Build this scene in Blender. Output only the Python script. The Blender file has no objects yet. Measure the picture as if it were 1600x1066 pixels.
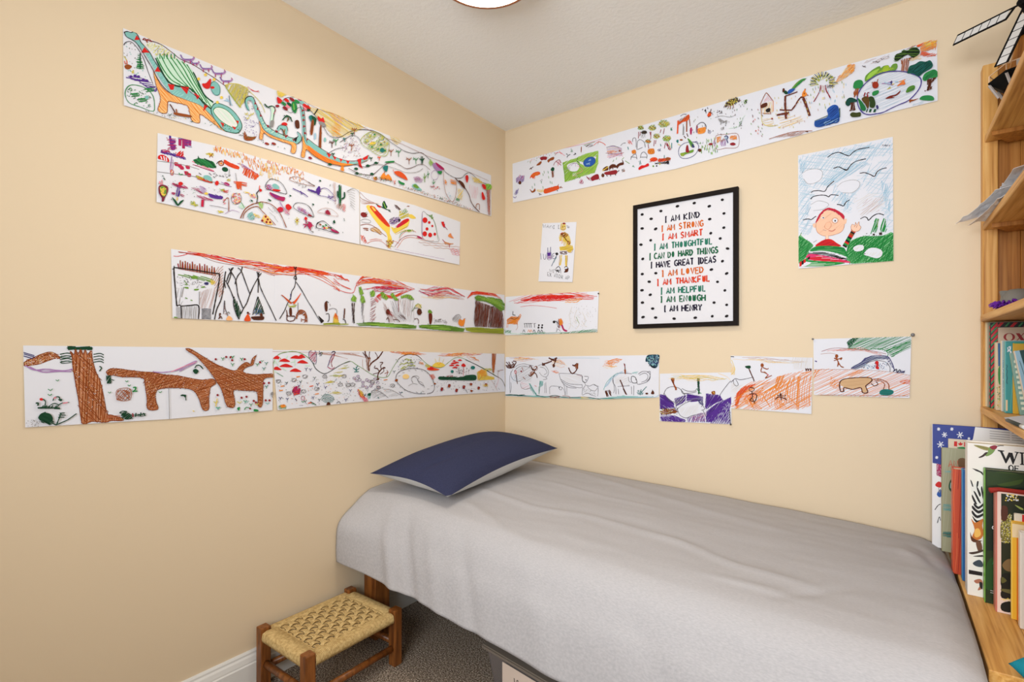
import bpy, bmesh, math, random
from mathutils import Vector, Matrix, noise
from mathutils.geometry import tessellate_polygon
random.seed(7)
sc = bpy.context.scene
COL = sc.collection
D = bpy.data

# ------------------------------------------------------------------ camera
F = 790.0                                   # focal length in pixels of the 1600 px wide frame
HOR = 553.0                                 # horizon row
YAW = math.atan2(585.0, 790.0)
CAM = Vector((1.697, -2.229, 1.10))
AX = Vector((-math.sin(YAW), math.cos(YAW), 0))
RT = Vector((math.cos(YAW), math.sin(YAW), 0))
UP = Vector((0, 0, 1))
cd = D.cameras.new('camera'); cam = D.objects.new('camera', cd); COL.objects.link(cam)
cam.location = CAM; cam.rotation_euler = (math.pi/2, 0, YAW)
cd.sensor_width = 36.0; cd.lens = 36.0*F/1600.0
cd.shift_y = (HOR-533.0)/1600.0
cd.clip_start = 0.05
sc.camera = cam

# ------------------------------------------------------------------ light
sc.view_settings.view_transform = 'Standard'
try: sc.view_settings.look = 'None'
except Exception: pass
sc.view_settings.gamma = 1.0
sc.view_settings.use_curve_mapping = False
sc.view_settings.exposure = -0.10
wd = D.worlds.new('daylight'); sc.world = wd; wd.use_nodes = True
wd.node_tree.nodes['Background'].inputs[0].default_value = (0.80, 0.90, 1.0, 1)
wd.node_tree.nodes['Background'].inputs[1].default_value = 1.5
WIN = (0.90, 2.15, 0.85, 2.10)              # window in the front wall: x0 x1 z0 z1
YF = -3.15                                  # front wall
XR = 2.29                                   # right wall
HC = 2.33                                   # ceiling
la = D.lights.new('window_daylight', 'AREA'); la.shape = 'RECTANGLE'
la.size = WIN[1]-WIN[0]-.1; la.size_y = WIN[3]-WIN[2]-.1
la.energy = 37; la.spread = math.radians(132); la.color = (0.90, 0.95, 1.0)
lo = D.objects.new('window_daylight', la); COL.objects.link(lo)
lo.location = ((WIN[0]+WIN[1])/2, YF-0.03, (WIN[2]+WIN[3])/2); lo.rotation_euler = (math.pi/2, 0, 0)
LAMP = Vector((0.716, -1.042, HC))
lb = D.lights.new('ceiling_lamp_glow', 'AREA'); lb.shape = 'DISK'; lb.size = .30; lb.energy = 7; lb.color = (1.0, 0.92, 0.80)
lbo = D.objects.new('ceiling_lamp_glow', lb); COL.objects.link(lbo)
lbo.location = (LAMP.x, LAMP.y, HC-0.106)

# ------------------------------------------------------------------ materials
def lin(c):
    r = []
    for v in c:
        v /= 255.0
        r.append(v/12.92 if v <= 0.04045 else ((v+0.055)/1.055)**2.4)
    return r
def mat(name, rgb, rough=0.6, spec=0.3, metal=0.0):
    m = D.materials.new(name); m.use_nodes = True
    b = m.node_tree.nodes['Principled BSDF']
    b.inputs['Base Color'].default_value = (*lin(rgb), 1)
    b.inputs['Roughness'].default_value = rough
    b.inputs['Specular IOR Level'].default_value = spec
    b.inputs['Metallic'].default_value = metal
    return m
def nodes(m): return m.node_tree.nodes, m.node_tree.links, m.node_tree.nodes['Principled BSDF']
def add_bump(m, scale, strength, dist=0.002, detail=4, stretch=None):
    n, l, b = nodes(m)
    tc = n.new('ShaderNodeTexCoord'); mp = n.new('ShaderNodeMapping')
    if stretch: mp.inputs['Scale'].default_value = stretch
    t = n.new('ShaderNodeTexNoise'); t.inputs['Scale'].default_value = scale; t.inputs['Detail'].default_value = detail
    bp = n.new('ShaderNodeBump'); bp.inputs['Strength'].default_value = strength; bp.inputs['Distance'].default_value = dist
    l.new(tc.outputs['Object'], mp.inputs[0]); l.new(mp.outputs[0], t.inputs['Vector'])
    l.new(t.outputs[0], bp.inputs['Height']); l.new(bp.outputs[0], b.inputs['Normal'])
    return t
def add_noise_col(m, stops, scale, stretch=(1,1,1), detail=4, distort=0.0):
    n, l, b = nodes(m)
    tc = n.new('ShaderNodeTexCoord'); mp = n.new('ShaderNodeMapping'); mp.inputs['Scale'].default_value = stretch
    t = n.new('ShaderNodeTexNoise'); t.inputs['Scale'].default_value = scale; t.inputs['Detail'].default_value = detail
    t.inputs['Distortion'].default_value = distort
    r = n.new('ShaderNodeValToRGB')
    while len(r.color_ramp.elements) < len(stops): r.color_ramp.elements.new(0.5)
    for e, (p, c) in zip(r.color_ramp.elements, stops): e.position = p; e.color = (*lin(c), 1)
    l.new(tc.outputs['Object'], mp.inputs[0]); l.new(mp.outputs[0], t.inputs['Vector'])
    l.new(t.outputs[0], r.inputs[0]); l.new(r.outputs[0], b.inputs['Base Color'])
    return r
M = {}
M['wall'] = mat('wall_paint_beige', (222, 203, 174), 0.55, 0.25); add_bump(M['wall'], 160, 0.10, 0.001, 3)
M['ceiling'] = mat('ceiling_paint_white', (240, 240, 238), 0.7, 0.2); add_bump(M['ceiling'], 70, 0.45, 0.004, 5)
M['white'] = mat('gloss_white_trim', (226, 226, 224), 0.35, 0.4)
M['paper'] = mat('drawing_paper', (222, 224, 233), 0.75, 0.15)
M['ink'] = mat('felt_pen_and_crayon', (128, 128, 128), 0.75, 0.15)
n_, l_, b_ = nodes(M['ink']); at = n_.new('ShaderNodeAttribute'); at.attribute_name = 'ink'; l_.new(at.outputs['Color'], b_.inputs['Base Color'])
M['cover'] = mat('printed_book_cover', (128, 128, 128), 0.4, 0.35)
n_, l_, b_ = nodes(M['cover']); at = n_.new('ShaderNodeAttribute'); at.attribute_name = 'ink'; l_.new(at.outputs['Color'], b_.inputs['Base Color'])
M['pages'] = mat('book_pages', (228, 216, 190), 0.8, 0.1)
M['carpet'] = mat('carpet_brown_fleck', (110, 95, 82), 0.95, 0.05)
add_noise_col(M['carpet'], [(0.36, (78, 66, 56)), (0.46, (146, 128, 112)), (0.55, (186, 168, 150)), (0.66, (236, 222, 204))], 210, (1, 1, 1), 3)
add_bump(M['carpet'], 230, 1.0, 0.012, 3)
M['frame'] = mat('black_wood_frame', (24, 17, 14), 0.6, 0.12)
M['sheet'] = mat('grey_cotton_bedspread', (178, 176, 179), 0.85, 0.12)
add_noise_col(M['sheet'], [(0.3, (173, 171, 174)), (0.7, (187, 185, 187))], 120, (1, 6, 1), 3)
M['navy'] = mat('navy_pillow_cotton', (43, 50, 86), 0.85, 0.12)
add_noise_col(M['navy'], [(0.3, (44, 48, 74)), (0.7, (60, 63, 90))], 500, (1, 1, 1), 2)
M['palegrey'] = mat('pale_grey_pillow_cotton', (205, 207, 208), 0.85, 0.12)
M['stoolwood'] = mat('dark_varnished_wood', (108, 58, 24), 0.35, 0.4)
add_noise_col(M['stoolwood'], [(0.3, (92, 50, 20)), (0.7, (152, 92, 42))], 26, (3, 3, .35), 4, .4)
M['bedwood'] = mat('bed_stained_wood', (120, 66, 26), 0.4, 0.35)
add_noise_col(M['bedwood'], [(0.3, (92, 50, 20)), (0.7, (150, 92, 42))], 30, (3, 3, .25), 4, .4)
M['cord'] = mat('seagrass_cord', (206, 172, 104), 0.7, 0.2)
add_noise_col(M['cord'], [(0.3, (178, 146, 92)), (0.7, (218, 190, 134))], 120, (1, 1, 1), 3)
def pine(name, st, a=(176, 116, 48), b=(214, 158, 84), c=(232, 184, 112)):
    m = mat(name, b, 0.45, 0.3)
    add_noise_col(m, [(0.28, a), (0.5, b), (0.74, c)], 30, st, 5, 0.5)
    return m
M['pineZ'] = pine('pine_vertical_grain', (3.2, 3.2, .12))
M['pineY'] = pine('pine_lengthways_grain', (3.2, .12, 3.2))
M['pineDark'] = pine('pine_panel_boards', (3.6, 3.6, .10), (140, 84, 26), (176, 114, 46), (196, 136, 66))
M['copper'] = mat('copper_lamp_rim', (176, 112, 76), 0.3, 0.5, 0.7)
M['black'] = mat('black_painted_card', (14, 13, 14), 0.7, 0.1)
M['sail'] = mat('white_sail_card', (214, 212, 210), 0.7, 0.2)
M['railing'] = mat('cream_wire_railing', (232, 196, 160), 0.5, 0.3)
M['greystrut'] = mat('pale_grey_strut', (176, 168, 164), 0.6, 0.3)
M['papers'] = mat('crumpled_pale_paper', (236, 237, 242), 0.8, 0.15)
M['toygrey'] = mat('grey_felt_toy', (120, 116, 108), 0.6, 0.3)
M['purple'] = mat('purple_feathers', (104, 40, 150), 0.8, 0.15)
M['teal'] = mat('teal_plush_fabric', (36, 140, 160), 0.95, 0.05); add_bump(M['teal'], 400, 0.6, 0.003, 3)
M['tub'] = mat('greyish_clear_plastic_tub', (150, 142, 140), 0.25, 0.5)
nodes(M['tub'])[2].inputs['Transmission Weight'].default_value = 0.55
M['lid'] = mat('grey_plastic_tub_lid', (120, 110, 100), 0.4, 0.4)
M['pin'] = mat('steel_grey_pin_head', (110, 108, 108), 0.4, 0.5)
M['pindark'] = mat('dark_pin_head', (50, 46, 46), 0.4, 0.5)
M['glow'] = D.materials.new('lit_lamp_glass'); M['glow'].use_nodes = True
b_ = nodes(M['glow'])[2]; b_.inputs['Base Color'].default_value = (.9, .85, .75, 1)
b_.inputs['Emission Color'].default_value = (1, .86, .68, 1); b_.inputs['Emission Strength'].default_value = 5.0
M['glass'] = mat('window_glass', (255, 255, 255), 0.02, 0.5); nodes(M['glass'])[2].inputs['Transmission Weight'].default_value = 1.0

# ------------------------------------------------------------------ helpers
def link(name, me, m=None, parent=None, smooth=False):
    o = D.objects.new(name, me); COL.objects.link(o)
    if m:
        for x in (m if isinstance(m, (list, tuple)) else [m]): me.materials.append(x)
    if parent: o.parent = parent
    if smooth:
        for p in me.polygons: p.use_smooth = True
    return o
def obj(name, bm, m=None, parent=None, smooth=False, off=None):
    bmesh.ops.recalc_face_normals(bm, faces=bm.faces[:])
    if parent is not None and off is None: off = parent.location
    if off is not None: bmesh.ops.translate(bm, vec=-Vector(off), verts=bm.verts[:])
    me = D.meshes.new(name); bm.to_mesh(me); bm.free()
    return link(name, me, m, parent, smooth)
def thing(name, label, cat, loc=(0,0,0), group=None):
    o = D.objects.new(name, None); COL.objects.link(o); o.location = loc; o.empty_display_size = .05
    return tag(o, label, cat, group)
def tag(o, label, cat, group=None):
    o['label'] = label; o['category'] = cat
    if group: o['group'] = group
    return o
def struct(name, bm, m):
    o = obj(name, bm, m); o['kind'] = 'structure'; return o
def add_box(bm, x0, x1, y0, y1, z0, z1, bev=0.0, seg=2, mi=0):
    r = bmesh.ops.create_cube(bm, size=1)
    vs = r['verts']
    for v in vs:
        v.co = Vector(((x0+x1)/2+v.co.x*(x1-x0), (y0+y1)/2+v.co.y*(y1-y0), (z0+z1)/2+v.co.z*(z1-z0)))
    fs = list({f for v in vs for f in v.link_faces})
    for f in fs: f.material_index = mi
    if bev > 0:
        es = list({e for v in vs for e in v.link_edges})
        bmesh.ops.bevel(bm, geom=es, offset=bev, segments=seg, affect='EDGES', profile=0.5)
    return bm
def box(*a, **k): return add_box(bmesh.new(), *a, **k)
def add_tube(bm, pts, r, n=8, cap=True, flat=1.0):
    pts = [Vector(p) for p in pts]; rings = []
    for i, p in enumerate(pts):
        t = (pts[min(i+1, len(pts)-1)]-pts[max(i-1, 0)]).normalized()
        a = Vector((0,0,1)) if abs(t.z) < .9 else Vector((1,0,0))
        u = t.cross(a).normalized(); w = t.cross(u).normalized()
        rr = r[i] if isinstance(r, (list, tuple)) else r
        rings.append([bm.verts.new(p+u*math.cos(2*math.pi*k/n)*rr+w*math.sin(2*math.pi*k/n)*rr*flat) for k in range(n)])
    for a, b in zip(rings, rings[1:]):
        for k in range(n): bm.faces.new((a[k], a[(k+1)%n], b[(k+1)%n], b[k]))
    if cap: bm.faces.new(rings[0][::-1]); bm.faces.new(rings[-1])
    return bm
def add_lathe(bm, prof, c, n=40, mi=0):
    rings = []
    for r, z in prof:
        if r < 1e-5: rings.append([bm.verts.new((c[0], c[1], z))])
        else: rings.append([bm.verts.new((c[0]+r*math.cos(2*math.pi*k/n), c[1]+r*math.sin(2*math.pi*k/n), z)) for k in range(n)])
    for a, b in zip(rings, rings[1:]):
        for k in range(n):
            k2 = (k+1) % n
            if len(a) == 1 and len(b) == 1: continue
            if len(a) == 1: f = bm.faces.new((a[0], b[k], b[k2]))
            elif len(b) == 1: f = bm.faces.new((a[k], a[k2], b[0]))
            else: f = bm.faces.new((a[k], a[k2], b[k2], b[k]))
            f.material_index = mi
    return bm
def add_prism(bm, poly, ext):                # poly of 3D points, extruded by vector ext
    a = [bm.verts.new(p) for p in poly]; b = [bm.verts.new(Vector(p)+Vector(ext)) for p in poly]
    bm.faces.new(a); bm.faces.new(b[::-1])
    for i in range(len(a)): bm.faces.new((a[i], b[i], b[(i+1)%len(a)], a[(i+1)%len(a)]))
    return bm
def ray(px, py): return AX + RT*((px-800)/F) + UP*((HOR-py)/F)
def hit(px, py, P, n):
    d = ray(px, py); return CAM + d*((Vector(P)-CAM).dot(n)/d.dot(n))
# ------------------------------------------------------------------ room shell
T_ = 0.12
struct('floor', box(-T_, XR+T_, YF-T_, T_, -0.1, 0), M['carpet'])
struct('ceiling', box(-T_, XR+T_, YF-T_, T_, HC, HC+0.1), M['ceiling'])
struct('wall_left', box(-T_, 0, YF-T_, T_, 0, HC), M['wall'])
struct('wall_back', box(0, XR, 0, T_, 0, HC), M['wall'])
struct('wall_right', box(XR, XR+T_, YF-T_, T_, 0, HC), M['wall'])
b = bmesh.new()
add_box(b, 0, WIN[0], YF-T_, YF, 0, HC); add_box(b, WIN[1], XR, YF-T_, YF, 0, HC)
add_box(b, WIN[0], WIN[1], YF-T_, YF, 0, WIN[2]); add_box(b, WIN[0], WIN[1], YF-T_, YF, WIN[3], HC)
struct('wall_front', b, M['wall'])
w = D.objects.new('window_1', None); COL.objects.link(w); w.location = ((WIN[0]+WIN[1])/2, YF-.06, WIN[2]); w['kind'] = 'structure'
b = bmesh.new()
for x in (WIN[0], (WIN[0]+WIN[1])/2-.025, WIN[1]-.05): add_box(b, x, x+.05, YF-.10, YF-.05, WIN[2], WIN[3], .004)
for z in (WIN[2], WIN[3]-.05): add_box(b, WIN[0], WIN[1], YF-.095, YF-.055, z, z+.05, .004)
obj('window_frame', b, M['white'], w)
obj('window_sill', box(WIN[0]-.04, WIN[1]+.04, YF-.02, YF+.10, WIN[2]-.03, WIN[2]-.001, .006), M['white'], w)
def skirting(name, p0, p1, inward):
    pr = [(0,0),(.018,0),(.018,.078),(.015,.082),(.015,.086),(.012,.100),(.008,.106),(.008,.112),(.005,.118),(0,.118)]
    b = bmesh.new(); n = Vector(inward)
    add_prism(b, [Vector(p0)+n*a+UP*z for a, z in pr], Vector(p1)-Vector(p0))
    struct(name, b, M['white'])
skirting('baseboard_left', (0.0004, -0.0185, 0), (0.0004, YF+.0005, 0), (1, 0, 0))
skirting('baseboard_back', (.0004, -.0004, 0), (XR-.0005, -.0004, 0), (0, -1, 0))
# a painter's caulk bead where walls meet ceiling
b = bmesh.new(); add_prism(b, [(0,0,HC),(.006,0,HC),(0,0,HC-.006)], (0, YF, 0)); struct('trim_1', b, M['wall'])
b = bmesh.new(); add_prism(b, [(0,0,HC),(0,-.006,HC),(0,0,HC-.006)], (XR, 0, 0)); struct('trim_2', b, M['wall'])

# ------------------------------------------------------------------ ceiling lamp
t = thing('ceiling_lamp', 'round flush ceiling lamp with glowing glass and copper rim', 'lamp', (LAMP.x, LAMP.y, HC))
R_ = .165
c_ = (LAMP.x, LAMP.y)
obj('lamp_base', add_lathe(bmesh.new(), [(0,HC-.0005),(R_-.02,HC-.0005),(R_-.012,HC-.05),(0,HC-.05)], c_), M['white'], t, True)
obj('lamp_glass', add_lathe(bmesh.new(), [(R_-.012,HC-.05),(R_-.012,HC-.072),(R_-.04,HC-.088),(R_-.09,HC-.098),(0,HC-.102)], c_), M['glow'], t, True)
obj('lamp_rim', add_lathe(bmesh.new(), [(R_-.012,HC-.046),(R_,HC-.05),(R_+.002,HC-.060),(R_,HC-.070),(R_-.012,HC-.074),(R_-.013,HC-.06),(R_-.012,HC-.046)], c_), M['copper'], t, True)

# ------------------------------------------------------------------ bed
bed = thing('bed_frame', 'dark-stained wooden single bed frame mostly hidden under the grey bedspread', 'bed', (.93, -.48, 0))
obj('leg', box(.055, .125, -.985, -.915, 0, .305, .004), M['bedwood'], bed)
obj('leg', box(.055, .125, -.105, -.035, 0, .305, .004), M['bedwood'], bed)
obj('leg', box(1.72, 1.79, -.945, -.875, 0, .305, .004), M['bedwood'], bed)
obj('leg', box(1.72, 1.79, -.105, -.035, 0, .305, .004), M['bedwood'], bed)
b = bmesh.new()
add_box(b, .03, 1.80, -.945, -.915, .305, .345, .003); add_box(b, .03, 1.80, -.06, -.03, .305, .345, .003)
add_box(b, .03, .06, -.915, -.06, .305, .345, .003); add_box(b, 1.77, 1.80, -.915, -.06, .305, .345, .003)
obj('rail', b, M['bedwood'], bed)
b = bmesh.new()
for i in range(14):
    x = .09+i*.125; add_box(b, x, x+.07, -.915, -.06, .325, .343, .002)
obj('slats', b, M['bedwood'], bed)
tag(obj('mattress', box(.014, 1.795, -.915, -.045, .346, .420, .03, 4), M['palegrey'], smooth=True),
    'mattress hidden beneath the grey bedspread', 'mattress')

# bedspread: a draped sheet, one long profile swept along the bed
def seg_d(px, py, ax, ay, bx, by):
    dx, dy = bx-ax, by-ay; L2 = dx*dx+dy*dy
    k = max(0, min(1, ((px-ax)*dx+(py-ay)*dy)/L2))
    return math.hypot(px-ax-k*dx, py-ay-k*dy), k
def zp(px, py, z=.52):
    p = hit(px, py, (0,0,z), UP); return (p.x, p.y)
CRE = []                                    # (points, height, width) creases on the top, real ridges and troughs
for pts, hgt, wid in [
    ([(745,775),(830,800),(925,812),(1057,845),(1156,882),(1292,915)], .008, .018),
    ([(1195,925),(1262,920),(1345,912)], -.007, .016),
    ([(1090,888),(1160,905),(1250,925)], .006, .013),
    ([(975,922),(1060,950),(1125,968),(1230,985)], -.009, .020),
    ([(880,872),(970,905),(1131,948),(1312,991),(1436,1020)], .007, .03),
    ([(870,735),(980,765),(1110,800),(1260,835)], .006, .030),
    ([(850,760),(935,780),(1040,800)], .005, .014),
    ([(1375,845),(1410,850),(1440,868)], .010, .022),
    ([(1420,835),(1445,850),(1465,880)], -.008, .018),
    ([(720,790),(790,830),(860,850)], .006, .02),
    ([(700,815),(780,870),(900,925),(1040,975)], -.007, .024)]:
    CRE.append(([zp(*p) for p in pts], hgt, wid))
SFOLD = [(.16,.30,.012,.030),(.24,.40,-.010,.026),(.36,.52,.006,.034),(.50,.68,-.006,.03),(.74,.95,.005,.05),(1.05,1.3,-.006,.05),(1.35,1.6,.005,.05)]
def crease(x, y):
    h = 0
    for pts, hh, w in CRE:
        best = 9
        for (a, b2) in zip(pts, pts[1:]):
            d, k = seg_d(x, y, a[0], a[1], b2[0], b2[1]); best = min(best, d)
        L = 1.0
        for e in (pts[0], pts[-1]):
            L = min(L, math.hypot(x-e[0], y-e[1])/.10+.15)
        h += .75*hh*math.exp(-(best/w)**2)*min(1, L)
    return h
def lerp_tab(tab, s):
    for (a, va), (b2, vb) in zip(tab, tab[1:]):
        if s <= b2:
            k = (s-a)/(b2-a); k = max(0, min(1, k)); return va+(vb-va)*k
    return tab[-1][1]
XE = 1.853
def spread_point(x, s):
    # s: 0 back tuck -> 1 top back -> 2 top front -> 3 hem
    ztop = .548-.030*x-.016*max(0, (x-1.35)/.5)**2
    if x > 1.3 and s > 1: ztop += .034*((x-1.3)/.55)**2*min(1, s-1)
    rise = .012*math.exp(-((x-.2)/.4)**2)
    hem = lerp_tab([(0,.305),(.12,.292),(.45,.262),(.70,.236),(.98,.212),(1.4,.19),(1.9,.17)], x)
    head = math.exp(-(x/.16)**2)
    if s <= 1:
        a = s*math.pi/2
        y = -.006-.035*(1-math.cos(a)); z = ztop-.03-.10*(1-s) + .03*math.sin(a)
    elif s <= 2:
        k = s-1
        y = -.041-(.84-.041)*k
        z = ztop+.010*math.sin(math.pi*k)+rise*k
    else:
        k = s-2
        # rounded shoulder then side drop
        P = [(0,(-.84,ztop+rise)),(.2,(-.915,ztop-.012+rise)),(.38,(-.968-.015*head,ztop-.050+.01*head)),(.55,(-1.000-.055*head,ztop-.115+.02*head)),(.75,(-1.022-.045*head,ztop-.175)),(1.0,(-1.042-.022*head,hem))]
        pk = [p[0] for p in P]
        i = 0
        while i < len(P)-2 and k > pk[i+1]: i += 1
        p0, p1, p2, p3 = P[max(i-1,0)][1], P[i][1], P[i+1][1], P[min(i+2,len(P)-1)][1]
        q = (k-pk[i])/(pk[i+1]-pk[i])
        def cr(a, b2, c, d): return .5*((2*b2)+(-a+c)*q+(2*a-5*b2+4*c-d)*q*q+(-a+3*b2-3*c+d)*q**3)
        y = cr(p0[0],p1[0],p2[0],p3[0]); z = cr(p0[1],p1[1],p2[1],p3[1])
    h = crease(x, y) if s >= .9 else 0
    h += .0035*noise.noise(Vector((x*3.2, y*9, 1.7)))+.0016*noise.noise(Vector((x*9, y*26, 4.2)))
    if s <= 2.15: z += h
    else:
        k = s-2
        f = 0
        for xa, xb, am, wd2 in SFOLD:
            xc = xa+(xb-xa)*k; f += am*math.exp(-((x-xc)/wd2)**2)
        env = min(1, (k-.1)*2)
        y -= max(0, f*env+.008)*1.0 + .004*noise.noise(Vector((x*7, z*5, 2.2)))
        z += h*(1-k)
    # round the foot end down
    e = (x-(XE-.075))/.075
    if e > 0:
        z -= .030*e*e
    return Vector((x, y, z))
b = bmesh.new()
xs = [.004+(XE-.004)*i/190 for i in range(191)]
ss = [i/8 for i in range(0, 8)]+[1+i/56 for i in range(0, 56)]+[2+i/36 for i in range(0, 37)]
grid = []
for x in xs: grid.append([b.verts.new(spread_point(x, s)) for s in ss])
last = []
for k in range(1, 9):                       # drop over the foot end
    row = []
    for s in ss:
        p = spread_point(XE, s); q = k/8
        zb = min(p.z-.02, lerp_tab([(0,.33),(2,.30),(3,.17)], s))
        row.append(b.verts.new((XE+.006*math.sin(q*math.pi*.5), p.y, p.z+(zb-p.z)*q)))
    grid.append(row)
for r0, r1 in zip(grid, grid[1:]):
    for k in range(len(ss)-1): b.faces.new((r0[k], r0[k+1], r1[k+1], r1[k]))
bs = obj('bedspread', b, M['sheet'], smooth=True)
tag(bs, 'plain light grey bedspread draped over the single bed in the corner', 'bedspread')
md = bs.modifiers.new('thickness', 'SOLIDIFY'); md.thickness = .004; md.offset = -1

# ------------------------------------------------------------------ pillow
L_, B_, N_, Q_ = [Vector(v) for v in ((.040,-.945,.622), (.055,-.17,.680), (.424,-.900,.582), (.415,-.125,.642))]
pt = thing('pillow', 'navy blue pillow with pale grey underside propped in the corner of the bed', 'pillow', (.2, -.5, .56))
nrm = (N_-L_).cross(B_-L_).normalized()
if nrm.z < 0: nrm = -nrm
def pillow_half(sgn, thick):
    b = bmesh.new(); n = 36; g = []
    for i in range(n+1):
        row = []
        for j in range(n+1):
            u, v = i/n, j/n
            # edges pull in between corners
            uu = u+ .040*math.sin(math.pi*v)*(1-2*u)*abs(1-2*u)
            vv = v+ .030*math.sin(math.pi*u)*(1-2*v)*abs(1-2*v)
            p = (L_*(1-uu)+N_*uu)*(1-vv)+(B_*(1-uu)+Q_*uu)*vv
            w = (max(0,1-(2*u-1)**2)*max(0,1-(2*v-1)**2))**.55
            w2 = w*(1+.05*noise.noise(Vector((u*3, v*5, 3+sgn))))
            seam = .006*math.sin(v*15+u*4)*min(u, 1-u)*2 + .005*noise.noise(Vector((u*6, v*6, 9)))
            p = p+UP*(.016*math.sin(math.pi*v)*(1-abs(2*u-1)*0)*abs(2*u-1)+.012*math.sin(math.pi*u)*abs(2*v-1))
            d = Vector((0,0,1)) if sgn < 0 else nrm
            wr = 0
            if sgn > 0:
                dd, _ = seg_d(u, v, .52, .06, .60, .22); wr = -.012*math.exp(-(dd/.035)**2)
            sag = -.012*(1-abs(2*u-1))*(1 if v<.04 else .4) if sgn<0 else 0
            if sgn < 0:
                q = p + d*(-thick*w2)+nrm*seam*0
            else: q = p + d*(thick*w2+wr*w)
            # stay on the bed, clear of the walls
            q.x = max(q.x, .014+.01*abs(noise.noise(Vector((u*4,v*4,0))))); q.y = min(q.y, -.012)
            q.z = max(q.z, .574)
            row.append(b.verts.new(q))
        g.append(row)
    for i in range(n):
        for j in range(n): b.faces.new((g[i][j], g[i+1][j], g[i+1][j+1], g[i][j+1]))
    return b
obj('pillow_top', pillow_half(1, .082), M['navy'], pt, True)
obj('pillow_underside', pillow_half(-1, .085), M['palegrey'], pt, True)['label'] = 'pale grey underside'

# ------------------------------------------------------------------ stool
st = thing('footstool', 'low dark wooden footstool with woven seagrass seat beside the bed', 'stool', (.168, -1.2035, 0))
sx0, sx1, sy0, sy1, sh = .038, .298, -1.372, -1.035, .198
lw = .017
for x in (sx0, sx1):
    for y in (sy0, sy1):
        obj('leg', box(x-lw, x+lw, y-lw, y+lw, 0.0005, sh, .0035), M['stoolwood'], st)
for x in (sx0, sx1): obj('stretcher', add_tube(bmesh.new(), [(x, sy0+lw-.001, .062), (x, sy1-lw+.001, .062)], .0115, 12), M['stoolwood'], st, True)
for y in (sy0, sy1): obj('stretcher', add_tube(bmesh.new(), [(sx0+lw-.001, y, .078), (sx1-lw+.001, y, .078)], .0115, 12), M['stoolwood'], st, True)
b = bmesh.new(); zr = .172
for x in (sx0, sx1): add_box(b, x-.010, x+.010, sy0+lw-.001, sy1-lw+.001, zr-.012, zr+.010, .003)
for y in (sy0, sy1): add_box(b, sx0+lw-.001, sx1-lw+.001, y-.010, y+.010, zr-.012, zr+.010, .003)
obj('seat_rail', b, M['stoolwood'], st)
b = bmesh.new(); cr = .0026
NW = 60; y_a, y_b = sy0+lw+.004, sy1-lw-.004
zc = zr+.013
wx0, wx1 = sx0+.026, sx1-.026              # woven part
wy0, wy1 = sy0+.040, sy1-.040
NB = 9; PB = (wx1-wx0)/NB
for i in range(NW):
    y = y_a+(y_b-y_a)*i/(NW-1); g = i//5
    inw = wy0 < y < wy1
    e0 = [(sx0-.0125, y, zr-.014), (sx0-.0155, y, zr-.004), (sx0-.012, y, zr+.010)]
    e1 = [(sx1+.012, y, zr+.010), (sx1+.0155, y, zr-.004), (sx1+.0125, y, zr-.014)]
    if inw and i % 5 >= 3:                  # open slot between groups of cords
        add_tube(b, e0+[(sx0-.004, y, zc), (wx0-.001, y, zc), (wx0+.004, y, zc-.006)], cr, 6)
        add_tube(b, [(wx1-.004, y, zc-.006), (wx1+.001, y, zc), (sx1+.004, y, zc)]+e1, cr, 6)
        continue
    pts = list(e0)
    for k in range(46):
        x = sx0-.004+(sx1-sx0+.008)*k/45; z = zc
        if inw and wx0 < x < wx1: z += .0030*math.cos(math.pi*(x-wx0)/PB+math.pi*g)
        pts.append((x, y, z))
    add_tube(b, pts+e1, cr, 6)
gp = (y_b-y_a)/(NW-1)*5
for j in range(NB+1):
    for c in (-1, 0, 1):
        x = wx0+PB*j+c*.0041; pts = []
        for k in range(109):
            y = sy0-.004+(sy1-sy0+.008)*k/108; z = zc+.0008
            if wy0 < y < wy1:
                ph = (y-y_a)/gp - .20
                z += -.0050*math.cos(math.pi*ph)*math.cos(math.pi*j)
            else: z += -.004
            pts.append((x, y, z))
        add_tube(b, pts, .0022, 6)
nn = 42
for yy, sg in ((sy0, -1), (sy1, 1)):        # cord wound round the short rails
    for i in range(nn):
        x = sx0+lw+.004+(sx1-sx0-2*lw-.008)*i/(nn-1)
        add_tube(b, [(x, yy-sg*.034, zc+.0005), (x, yy, zc+.0012), (x, yy+sg*.012, zr+.010), (x, yy+sg*.0155, zr-.004), (x, yy+sg*.0125, zr-.014)], cr, 6)
obj('woven_seat', b, M['cord'], st, True)
# ------------------------------------------------------------------ bookcase standing on a low cabinet
ZC = .462                                   # cabinet top
bk = thing('bookcase', 'tall open pine bookcase standing on the low cabinet at the foot of the bed', 'bookcase', (2.1, -.53, ZC))
XB = XR-.004
ZT = 2.017
obj('upright', box(1.943, 1.979, -.048, -.003, ZC+.0005, ZT, .003), M['pineZ'], bk)
obj('upright', box(XB-.036, XB, -.048, -.003, ZC+.0005, ZT, .003), M['pineZ'], bk)
obj('upright', box(1.943, 1.979, -.78, -.735, ZC+.0005, ZT, .003), M['pineZ'], bk)
obj('upright', box(XB-.036, XB, -.78, -.735, ZC+.0005, ZT, .003), M['pineZ'], bk)
b = bmesh.new()
for i in range(5):
    x0 = 1.979+i*.0535; add_box(b, x0, x0+.0530, -.026, -.006, ZC+.0005, ZT-.004, .0012, 1)
obj('side_panel', b, M['pineDark'], bk)
b = bmesh.new()
for i in range(5):
    x0 = 1.979+i*.0535; add_box(b, x0, x0+.0530, -.776, -.756, ZC+.0005, ZT-.004, .0012, 1)
obj('side_panel', b, M['pineDark'], bk)
SH = [1.790, 1.513, 1.2226, .933]
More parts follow.
